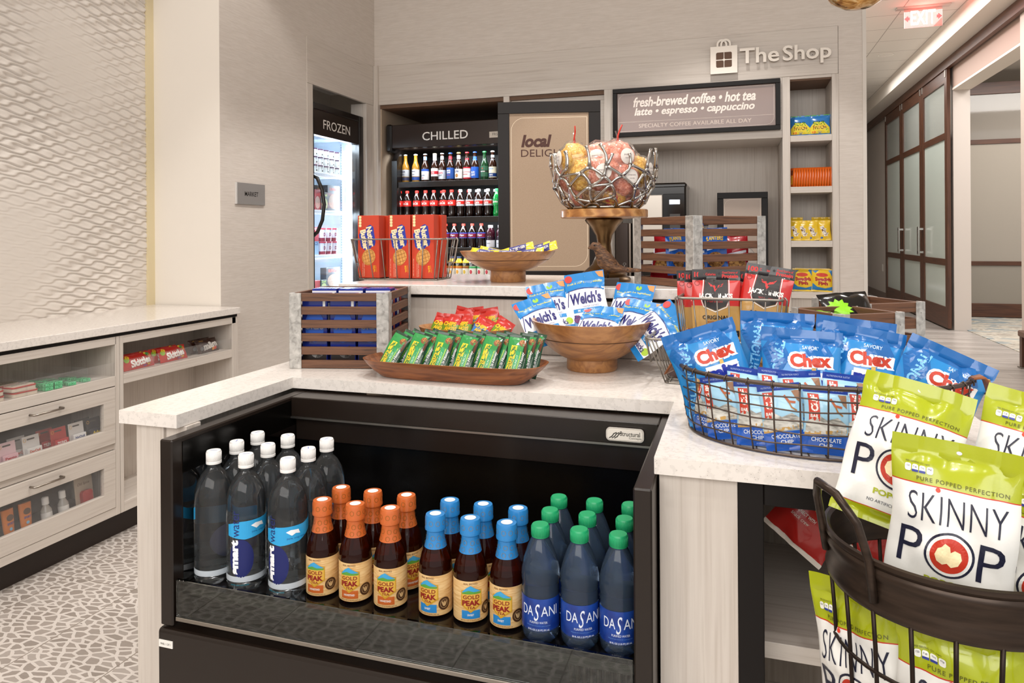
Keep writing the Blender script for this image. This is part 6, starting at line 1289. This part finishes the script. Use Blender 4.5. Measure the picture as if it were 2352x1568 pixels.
# ---------------------------------------------------------------- bottles in the cooler
def cooler_bottles():
    Z = .5582
    # tall water bottles
    pet = mat('f2f7fb', .02, trans=.975, ior=1.33, spec=.8); t = thing('water_bottle', 'x', 'water bottle', group='tall clear water bottles')
    MB().lathe([(0, .003), (.018, .0), (.034, 0), (.0395, .005), (.0408, .012), (.0408, .175), (.0395, .195), (.034, .216), (.024, .234), (.0155, .243), (.0138, .248), (.0138, .258), (0, .258)], 36, pet).build('bottle_body', t)
    c = MB().lathe([(.0148, .2535), (.0162, .254), (.0162, .2585), (.0155, .259), (.0157, .279), (.0145, .2815), (0, .2815)], 28, mat('e9e7e4', .4))
    for k in range(36): q = 2*math.pi*k/36; c.tube([(.0157*math.cos(q), .0157*math.sin(q), .2605), (.0157*math.cos(q), .0157*math.sin(q), .278)], .0005, mat('e9e7e4', .4), 4)
    c.decal(poly([(-.008, -.002), (.006, .003), (.008, .002), (-.006, -.003)]), on_z(.2818), ink('5a76c8')); c.build('cap', t)
    b = MB(); r = .0412; F = on_cyl(r); navy, sky, wh = ink('16205f'), mat('2f9fd8', .35), ink('f2f4f6')
    for k in range(20): pass
    b.decal(ell(.004, .072, .026, .040, 32), F, navy, .006); b.decal(txt('smart', w=.072, h=.017, at=(-.010, .075), rot=R(90), bold=.06), on_cyl(r+.0003), wh, .005); b.decal(txt('water', w=.055, h=.015, at=(-.0065, .145), rot=R(90)), on_cyl(r+.0003), ink('1d2a6a'), .005)
    b.decal(poly([(-.060, .142), (-.030, .150), (.030, .152), (.055, .158), (.075, .168), (.075, .142), (.045, .130), (.020, .118), (-.02, .112), (-.060, .118)]), on_cyl(r, 0, -45), sky, .006); b.decal(poly([(-.008, .140), (.002, .144), (.018, .143), (.022, .134), (.012, .136), (.004, .132)]), on_cyl(r+.0003, 0, -45), wh, .006)
    b.decal(txt('pure, crisp taste', w=.04, h=.005, at=(.014, .126)), on_cyl(r+.0003, 0, -45), ink('1d4a8c'), .005); b.lathe([(r, .022), (r, .034)], 40, mat('d5dde4', .3, alpha=.8)); b.decal(txt('purity you can taste', w=.04, h=.004, at=(.0, .016)), F, ink('2f9fb8'), .005); b.build('label', t)
    cols, rows = (-1.099, -1.014, -.908), (1.275, 1.35, 1.424); rot = [[150, -18, -40], [60, 130, 70], [200, 100, 30]]; cn, rn = ('left', 'middle', 'right'), ('front', 'second', 'back')
    for j, y in enumerate(rows):
        for i, x in enumerate(cols):
            lb = 'tall clear water bottle with white cap in the cooler, %s one of the %s row' % (cn[i], rn[j]); a = R(rot[j][i]+35)
            if (i, j) == (0, 0): t.location = (x, y, Z); t.rotation_euler = (0, 0, a); t['label'] = lb
            else: dup(t, (x, y, Z), (0, 0, a), lb)
    # iced tea bottles
    tea = mat('5a1c06', .03, trans=.85, ior=1.34, spec=.8); wood_lb = noise_ramp('tea_label_grain', 30, [(.35, 'c99a5c'), (.5, 'dcb47a'), (.65, 'e6c790')], .45, 4, 0, .6, 0, (1, 1, 9))
    def teab(col, col2, word):
        t = thing('tea_bottle', 'x', 'tea bottle', group='iced tea bottles with %s tops' % ('orange' if word[0] == 'U' else 'blue'))
        MB().lathe([(0, .002), (.028, 0), (.033, .004), (.0338, .012), (.0338, .084), (.0335, .092), (.0320, .103), (.0275, .118), (.0215, .132), (.0180, .146), (.0165, .160), (.0165, .172), (0, .172)], 32, tea).build('bottle_body', t)
        m = mat(col, .3, coat=.3); s = MB().lathe([(.0225, .1305), (.0190, .145), (.0174, .158), (.0176, .162), (.0208, .1645), (.0212, .168), (.0206, .1705), (.0206, .188), (.0190, .1935), (.0115, .194)], 30, m).lathe([(.0115, .1942), (0, .1942)], 18, mat('efe9e2', .4)); rg = mat(col2, .35, .4)
        for k in range(9):
            for z, rr in ((.180, .0206), (.151, .0190), (.138, .0216)): s.decal(ring(rr*2*math.pi*k/9+(.003 if z == .151 else 0), 0, .0046, .0050, .0007, 12), on_cyl(rr+.0004, z), rg)
        s.build('cap_sleeve', t)
        r = .0343; b = MB().lathe([(r, .006), (r, .084)], 48, wood_lb); F = on_cyl(r+.0003, -.006); G = on_cyl(r+.0006, -.006); H = on_cyl(r+.0009, -.006); br = ink('5a3420')
        b.decal(txt('REAL BREWED', w=.028, h=.0036, at=(-.002, .085)), F, br, .006); b.decal(rect(-.020, .017, .018, .034), F, ink('c2622a' if word[0] == 'U' else '2f86c8'), .006)
        b.decal(poly([(-.021, .072), (-.0215, .044), (-.002, .030), (.0205, .044), (.0205, .072), (0, .078)]), G, ink('c99a2c'), .006); b.decal(poly([(-.019, .070), (-.019, .046), (-.002, .034), (.0185, .046), (.0185, .070)]), H, ink('dcae4a'), .006)
        K = on_cyl(r+.0012, -.006); b.decal(poly([(-.020, .069), (-.010, .078), (-.002, .082), (.006, .077), (.019, .070)]), K, ink('3f9fd0'), .005); b.decal(poly([(-.020, .068), (-.006, .073), (.004, .070), (.019, .069), (.018, .066), (-.019, .066)]), on_cyl(r+.0014, -.006), ink('5a9a3c'), .005)
        b.decal(txt('GOLD', w=.033, h=.0075, at=(-.001, .060), bold=.02), on_cyl(r+.0015, -.006), ink('8a2a1c'), .005); b.decal(txt('PEAK', w=.036, h=.0105, at=(-.001, .049), bold=.05), on_cyl(r+.0015, -.006), ink('8a1f1a'), .005); b.decal(txt('TEA', w=.016, h=.005, at=(-.001, .040), bold=.02), on_cyl(r+.0015, -.006), ink('8a2a1c'), .005)
        b.decal(txt(word, w=.024 if len(word) > 6 else .013, h=.004, at=(-.002, .0255), bold=.02), G, ink('f2ece2'), .005); b.decal(ell(.033, .034, .0125, .0125, 26), F, ink('4a2f1c'), .006); b.decal(ring(.033, .034, .0085, .0085, .0006, 22), G, ink('c9a878')); 
        for q in (-.5, 0, .5): b.decal(ell(.033+q*.006, .034, .0016, .0055, 10, -q*.7), G, ink('c9a878'))
        b.decal(txt('18.5 FL OZ (1.16 PT) 547 mL', w=.044, h=.0034, at=(0, .0145)), F, br, .006); b.build('label', t); return t
    for (col, c2, word, xs, nm, yaws) in (('c2622c', '8a6a2c', 'UNSWEETENED', (-.838, -.759, -.678), 'orange', (-16, -12, -10)), ('2a7fc0', '9a8a5c', 'SWEET', (-.577, -.502, -.426), 'blue', (-24, 2, -22))):
        b = teab(col, c2, word); k = 0
        for j, y in enumerate((1.296, 1.371)):
            for i, x in enumerate(xs):
                lb = 'brown iced tea bottle with %s sleeve, %s of the %s row' % (nm, cn[i], ('front', 'back')[j]); a = (0, 0, R(yaws[i]+22+(40 if j else 0)))
                if k == 0: b.location = (x, y, Z); b.rotation_euler = a; b['label'] = lb
                else: dup(b, (x, y, Z), a, lb)
                k += 1
    # blue label water bottles
    bl = mat('a9cdfa', .02, trans=.94, ior=1.33, spec=.9); t = thing('mineral_water_bottle', 'x', 'water bottle', group='blue label water bottles')
    MB().lathe([(0, .006), (.016, .002), (.028, 0), (.0345, .008), (.036, .022), (.0352, .034), (.0352, .082), (.0345, .090), (.0355, .096), (.0342, .104), (.0362, .112), (.0358, .126), (.031, .148), (.023, .170), (.0165, .184), (.0150, .188), (.0150, .192), (0, .192)], 36, bl).build('bottle_body', t)
    c = MB().lathe([(.0168, .187), (.0172, .188), (.0168, .206), (.0150, .2085), (0, .2085)], 28, mat('1f9a64', .35))
    for k in range(40): q = 2*math.pi*k/40; c.tube([(.0171*math.cos(q), .0171*math.sin(q), .189), (.0168*math.cos(q), .0168*math.sin(q), .205)], .0005, mat('1f9a64', .35), 4)
    c.build('cap', t); r = .0357; b = MB().lathe([(r, .022), (r, .084)], 48, noise_ramp('blue_water_label', 40, [(.35, '122f7c'), (.65, '1c459c')], .3, 3)); F = on_cyl(r+.0004); lw = ink('dfe6f2')
    b.decal(txt('DA', w=.023, h=.018, at=(-.0215, .062)), F, lw, .005); b.decal(txt('S', w=.011, h=.031, at=(-.003, .060), shear=.3), F, lw, .004); b.decal(txt('ANI', w=.033, h=.018, at=(.0215, .062)), F, lw, .005)
    b.decal(txt('PURIFIED WATER', w=.034, h=.004, at=(.0, .0415)), F, lw, .006); b.decal(txt('Enhanced with minerals for a pure, fresh taste', w=.046, h=.0025, at=(.0, .0355)), F, ink('6f9ad8'), .006); b.decal(txt('20 FL OZ (1.25 PT) 591 mL', w=.042, h=.0042, at=(0, .0275), bold=.02), F, lw, .006); b.build('label', t); k = 0
    for j, y in enumerate((1.273, 1.347, 1.42)):
        for i, x in enumerate((-.352, -.277, -.2045)):
            lb = 'blue label water bottle with green cap in the cooler, %s of the %s row' % (cn[i], rn[j]); a = (0, 0, R((8, 22, 14)[i]+10*j))
            if k == 0: t.location = (x, y, Z); t.rotation_euler = a; t['label'] = lb
            else: dup(t, (x, y, Z), a, lb)
            k += 1
cooler_bottles()
# ================================================================ goods in the left cabinets and the candy tower
def candy(name, label, w, h, t, c, prints, x, y, z, rot, group, cat='candy', cache={}, key=None, seed=0, k=22):
    kk = key or label
    if kk not in cache:
        mb, F = bag(w, h, t, [(0, 1, c)], seed, (.08, .08), .0022, 14, 14, pinch=.02)
        for tr, col in prints: mb.decal(tr, F, col, .012)
        o = cache[kk] = mb.build(name)
    else: o = cache[kk].copy(); COL.objects.link(o)
    put(o, x, y, z, *rot); return tag(o, label, cat, group)
def left_goods():
    X = -2.548
    Rd_, Br = foil('b8231c'), foil('3a211a')
    sk = [(txt('Skittles', w=.115, h=.034, at=(.008, .030), bold=.05, rot=R(6)), ink('f2eee8')), (ell(-.065, .045, .012, .012, 12), ink('8cba2e')), (ell(-.058, .056, .010, .010, 12), ink('e8b82e')), (ell(.058, .058, .012, .009, 12), ink('2f8f4a')), (ell(.068, .050, .010, .010, 12), ink('e8862e')), (ell(.048, .063, .009, .006, 12), ink('e8c83a')), (ell(.03, .008, .012, .004, 10), ink('8a3a8c')), (ell(.052, .012, .010, .004, 10), ink('e8b82e'))]
    S = lambda lb, x, y, lean, k: candy('skittle_pack' if 0 else 'candy_pack', lb, .172, .070, .022, Rd_, sk, x, y, .7155, (90, lean, 0), 'red candy packs in the counter tray', seed=201, key='sk')
    S('red candy pack at the front of the left bay of the end tray', -2.585, 2.527, 20, 0); S('red candy pack at the front of the middle bay of the end tray', -2.585, 2.735, 20, 0)
    S('red candy pack behind the front one in the middle bay', -2.612, 2.705, 16, 0); S('red candy pack behind the front one in the left bay', -2.612, 2.527, 16, 0)
    mm = [(txt('m&m', w=.10, h=.036, at=(.012, .034), bold=.06, rot=R(8)), ink('ece8e2')), (ell(-.05, .022, .012, .010, 12), ink('7a7a7c')), (ell(.045, .016, .010, .009, 12), ink('c83a2e')), (ell(.030, .013, .010, .008, 12), ink('d88a2e')), (txt('MILK', w=.026, h=.007, at=(-.035, .062)), ink('c8a05c'))]
    M = lambda lb, x, y, lean: candy('candy_pack', lb, .150, .072, .024, Br, mm, x, y, .7155, (90, lean, 0), 'brown candy packs in the counter tray', seed=202, key='mm')
    M('brown candy pack at the right end of the end tray', -2.600, 2.985, 22); M('brown candy pack just behind the front brown one', -2.630, 2.965, 16)
    # mint tins and green mint boxes in the open tray
    def tin():
        b = MB(); red, cream = mat('b3281e', .35), mat('d8cbb8', .4)
        b.prism(rrect(-.048, .048, -.030, .030, .010), 0, .0125, cream, 'z'); b.prism(rrect(-.049, .049, -.031, .031, .011), .0125, .0175, red, 'z'); b.prism(rrect(-.045, .045, -.027, .027, .009), .0175, .0200, cream, 'z')
        b.decal(txt('ALTOIDS', w=.07, h=.013, at=(0, -.002), bold=.02), on_z(.0204), ink('2b2724')); b.decal(line(rrect(-.041, .041, -.023, .023, .006), .001, True), on_z(.0203), ink('8a2a20')); return b.build('mint_tin')
    o = tin(); k = 0
    for x, y, z, lb in ((-2.592, 1.975, .7145, 'red and cream mint tin at the front of the drawer unit tray, lower one'), (-2.594, 1.970, .7350, 'red and cream mint tin at the front of the drawer unit tray, upper one'), (-2.665, 1.965, .7145, 'red and cream mint tin behind the front stack, lower one'), (-2.665, 1.960, .735, 'red and cream mint tin behind the front stack, upper one'), (-2.592, 1.845, .7145, 'red and cream mint tin in the next bay toward the left edge, lower one'), (-2.592, 1.843, .735, 'red and cream mint tin in the next bay toward the left edge, upper one')):
        q = o if k == 0 else o.copy()
        if k: COL.objects.link(q)
        q.location = (x, y, z); q.rotation_euler = (0, 0, R(90+(k*5) % 7-3)); tag(q, lb, 'mints', 'mint tins in the counter tray'); k += 1
    def box():
        b = MB(); gr = noise_ramp('green_mints', 160, [(.38, '2f9a5c'), (.62, '6fd49a')], .2, 2); b.box(-.0165, .0165, -.032, .032, 0, .014, gr, .002)
        b.decal(ell(-.002, .018, .013, .011, 18), on_z(.0143), ink('12402a')); b.decal(txt('tic tac', w=.018, h=.006, at=(-.002, .018)), on_z(.0147), ink('d8ecd8')); return b.build('mint_box')
    g = box(); k = 0
    for i, (x, y) in enumerate(((-2.585, 2.062), (-2.585, 2.102), (-2.655, 2.058), (-2.655, 2.098), (-2.72, 2.062))):
        for l in range(2 if i < 4 else 1):
            q = g if k == 0 else g.copy()
            if k: COL.objects.link(q)
            q.location = (x, y, .7145+l*.0145); q.rotation_euler = (0, 0, R(90)); tag(q, 'green mint box beside the red tins, %s stack, %s layer' % (('front left', 'front right', 'second left', 'second right', 'rearmost')[i], ('lower', 'upper')[l]), 'mints', 'green mint boxes in the counter tray'); k += 1
    for i, (x, y) in enumerate(((-2.585, 2.165), (-2.59, 2.235), (-2.655, 2.170), (-2.665, 2.232), (-2.725, 2.18))):
        q = g.copy(); COL.objects.link(q); q.location = (x, y, .7145); q.rotation_euler = (0, 0, R(90+i*4-8)); tag(q, 'green mint box lying single in the right bay of the drawer tray, %s' % ('front left', 'front right', 'second row left', 'second row right', 'rearmost')[i], 'mints', 'green mint boxes in the counter tray')
    # medicine cards in the upper drawer
    def card(lb, y, c, c2, text, tc, x=-2.588, hook='d8a83a', w=.068):
        b = MB(); b.box(-.0012, .0012, -w/2, w/2, 0, .108, mat(c, .35), 0); F = on_x(.0014); b.decal(poly(rrect(-.016, .016, .092, .098, .003)), F, ink('4a4540')); b.decal(ring(-w*.36, .093, .006, .007, .0015, 14), F, ink(hook))
        b.box(.002, .016, -w*.40, w*.46, .002, .062, mat(c2, .3), .001); G = on_x(.0164); b.decal(txt(text, w=w*.62, h=.013, at=(.002, .047), bold=.03), G, ink(tc)); b.decal(rect(-w*.36, w*.42, .012, .026), G, ink('2f6fb4' if 'Quil' in text else tc)); b.decal(txt('relief', w=w*.4, h=.006, at=(0, .032)), G, ink(tc))
        tag(b.build('medicine_card', None, (x, y, .4405), (0, R(-9), 0)), lb, 'medicine', 'medicine cards in the drawer')
    card('pink stomach medicine card in the upper drawer', 1.925, 'e8c8cc', 'e6b8c0', 'Pepto', 'b8242c'); card('white card with an orange lettered day cold medicine box in the upper drawer', 2.020, 'dcd8d4', 'e8e6e2', 'DayQuil', 'd8542a')
    card('red pain reliever card in front of another in the upper drawer', 2.135, 'b8332c', 'b8282a', 'TYLENOL', 'f2eee8'); card('white card with a blue lettered night cold medicine box in the upper drawer', 2.215, 'd8d4d0', 'e6e4e2', 'NyQuil', '1f3a7c'); card('dark blue pain reliever card at the right end of the upper drawer', 2.296, '23242c', '2c2e3c', 'Advil', 'e8c82e')
    card('red pain reliever card standing behind the front red one', 2.100, 'a82c26', 'a8242a', 'TYLENOL', 'f2eee8', -2.618); card('white medicine card behind the day cold one', 1.985, 'cfcac6', 'd8d4d0', 'DayQuil', 'd8542a', -2.618); card('dark card standing behind the blue pain reliever', 2.272, '1b1b20', '23242c', 'Advil', 'e8c82e', -2.618)
    # toiletries in the lower drawer
    for i, y in enumerate((1.932, 1.998)):
        t = thing('sunscreen_tube', 'orange sunscreen tube in the lower drawer, %s' % ('nearest the left edge', 'beside the clear spray bottles')[i], 'sunscreen', (-2.592, y, .1655), (0, R(-8), R(4-8*i)), 'sunscreen tubes')
        m = MB().lathe([(.0, .018), (.016, .018), (.021, .05), (.024, .12), (.024, .13), (0, .13)], 20, mat('d8781e', .35), sx=.5); m.decal(ell(0, .098, .014, .012, 16), on_x(.0125), ink('5a3a1c')); m.decal(txt('SPORT', w=.026, h=.009, at=(0, .076), bold=.03), on_x(.0122), ink('1f3a8c')); m.decal(ell(0, .056, .006, .006, 12), on_x(.0118), ink('7ab8d8')); m.build('tube', t)
        MB().lathe([(.0, 0), (.013, 0), (.016, .018), (0, .018)], 18, mat('2f2f6c', .35), sx=.7).build('cap', t)
    for i, y in enumerate((2.085, 2.158)):
        t = thing('spray_bottle', 'clear travel spray bottle in the lower drawer, %s' % ('next to the sunscreen', 'next to the red deodorant card')[i], 'spray bottle', (-2.595, y, .1655), (0, R(-8), 0), 'travel spray bottles')
        MB().lathe([(0, 0), (.019, 0), (.0195, .07), (.010, .088), (.010, .092), (0, .092)], 20, mat('c9c4bc', .2, trans=.3)).lathe([(.0198, .015), (.0198, .062)], 20, mat('e2ded8', .4)).build('bottle_body', t); MB().lathe([(.0125, .092), (.0125, .118), (.009, .122), (0, .122)], 16, mat('eceae6', .35)).build('cap', t)
    b = MB().box(-.0012, .0012, -.042, .042, 0, .145, mat('b8a894', .5), 0); b.prism(rrect(-.022, .026, .018, .088, .014), .0014, .018, mat('a8242a', .35), 'x'); b.decal(txt('Old Spice', w=.056, h=.014, at=(0, .115), shear=.2), on_x(.0016), ink('5a4438')); tag(b.build('deodorant_card', None, (-2.598, 2.258, .1655), (0, R(-8), 0)), 'beige card with a red deodorant stick at the right end of the lower drawer', 'deodorant')
left_goods()
def tower_goods():
    B = foil('2a74b8', .22); Y = foil('e2bc28', .25)
    def sour(lb, x, y, k): return candy('sour_candy_bag', lb, .128, .138, .035, B, [(poly([(-.060, .012), (.060, .012), (.060, .05), (.03, .085), (-.03, .085), (-.06, .05)]), ink('e8d23a')), (txt('SOUR', w=.075, h=.028, at=(.0, .078), bold=.06), ink('161412')), (txt('SOUR', w=.068, h=.020, at=(.0, .078), bold=.03), ink('7ac83a')), (txt('PATCH', w=.082, h=.024, at=(.0, .050), bold=.06), ink('161412')), (txt('PATCH', w=.074, h=.017, at=(.0, .050), bold=.03), ink('e88a2a')), (ell(-.035, .022, .013, .009, 12), ink('e0702a')), (ell(.0, .020, .012, .008, 12), ink('9a9ca0')), (ell(.045, .03, .010, .012, 12), ink('6fb83a')), (rect(-.06, .06, .0, .006), ink('5aa83a')), (rect(-.06, .06, .132, .137), ink('5aa83a'))], x, y, 1.9455, (-6, 8, 0), 'sour candy bags', key='sp', seed=220)
    sour('blue and yellow sour candy bag on the top tower shelf, the left one', .416, 4.955, 0); sour('blue and yellow sour candy bag on the top tower shelf, the right one', .530, 4.945, 0)
    o = foil('d8641e', .25); mb, F = bag(.046, .125, .016, [(0, 1, o)], 230, (.05, .05), .0015, 8, 14, pinch=.02); mb.decal(txt("Reese's", w=.055, h=.018, at=(0, .045), rot=R(90), bold=.04), F, ink('e8c02e'), .01); mb.decal(rect(-.008, .008, .078, .11), F, ink('7a3a1c'), .01); pk = mb.build('peanut_cup_pack')
    for i in range(15):
        q = pk if i == 0 else pk.copy()
        if i: COL.objects.link(q)
        put(q, .362+i*.0158, 4.945, 1.6135, -52, 2, 0); tag(q, 'orange peanut cup pack on the second tower shelf, %s from the left' % ('first', 'second', 'third', 'fourth', 'fifth', 'sixth', 'seventh', 'eighth', 'ninth', 'tenth', 'eleventh', 'twelfth', 'thirteenth', 'fourteenth', 'last')[i], 'candy', 'orange peanut cup packs')
    def pm(lb, x, y, z, r, h=0): return candy('peanut_candy_pack', lb, .075, .135, .026, Y, [(txt("m&m's", w=.07, h=.034, at=(.0, .062), rot=R(-72), bold=.10), ink('efe9df')), (txt("m&m's", w=.064, h=.028, at=(.0, .062), rot=R(-72), bold=.06), ink('5a3020')), (ell(-.02, .018, .008, .006, 10), ink('3a6ab8'))], x, y, z, (-4, 14, r), 'yellow candy packs on the tower', key='pm', seed=240)
    for i, x in enumerate((.378, .432, .492, .558)): pm('yellow candy pack in front on the third tower shelf, %s' % ('first from the left', 'second from the left', 'third from the left', 'last at the right')[i], x, 4.935, 1.2635, (2, 0, -6, -2)[i])
    for i, x in enumerate((.392, .520, .562)): pm('yellow candy pack standing higher behind on the third tower shelf, %s' % ('left', 'middle', 'right')[i], x, 4.985, 1.285, 0)
    def sf(lb, x, y, r): return candy('fish_candy_bag', lb, .125, .150, .035, Y, [(poly([(-.06, .010), (.06, .010), (.06, .035), (.02, .022), (-.03, .03), (-.06, .055)]), ink('2a7ab8')), (poly([(-.06, .135), (-.02, .14), (-.04, .12)]), ink('2a7ab8')), (ell(.0, .108, .036, .013, 20), ink('c8402e')), (txt('Swedish', w=.095, h=.026, at=(.004, .080), bold=.06), ink('a8201e')), (txt('Fish', w=.058, h=.024, at=(.004, .053), bold=.06), ink('a8201e')), (poly([(.03, .145), (.06, .14), (.06, .10), (.05, .12)]), ink('2a7ab8'))], x, y, .9315, (-5, 10, r), 'fish candy bags', key='sf', seed=250)
    sf('yellow and blue fish candy bag on the lowest tower shelf, front right one', .535, 4.930, 2); sf('yellow and blue fish candy bag on the lowest tower shelf, front left one', .420, 4.945, 0); sf('fish candy bag behind the front left one', .436, 4.985, 2); sf('fish candy bag behind the front right one', .528, 4.98, 0)
tower_goods()
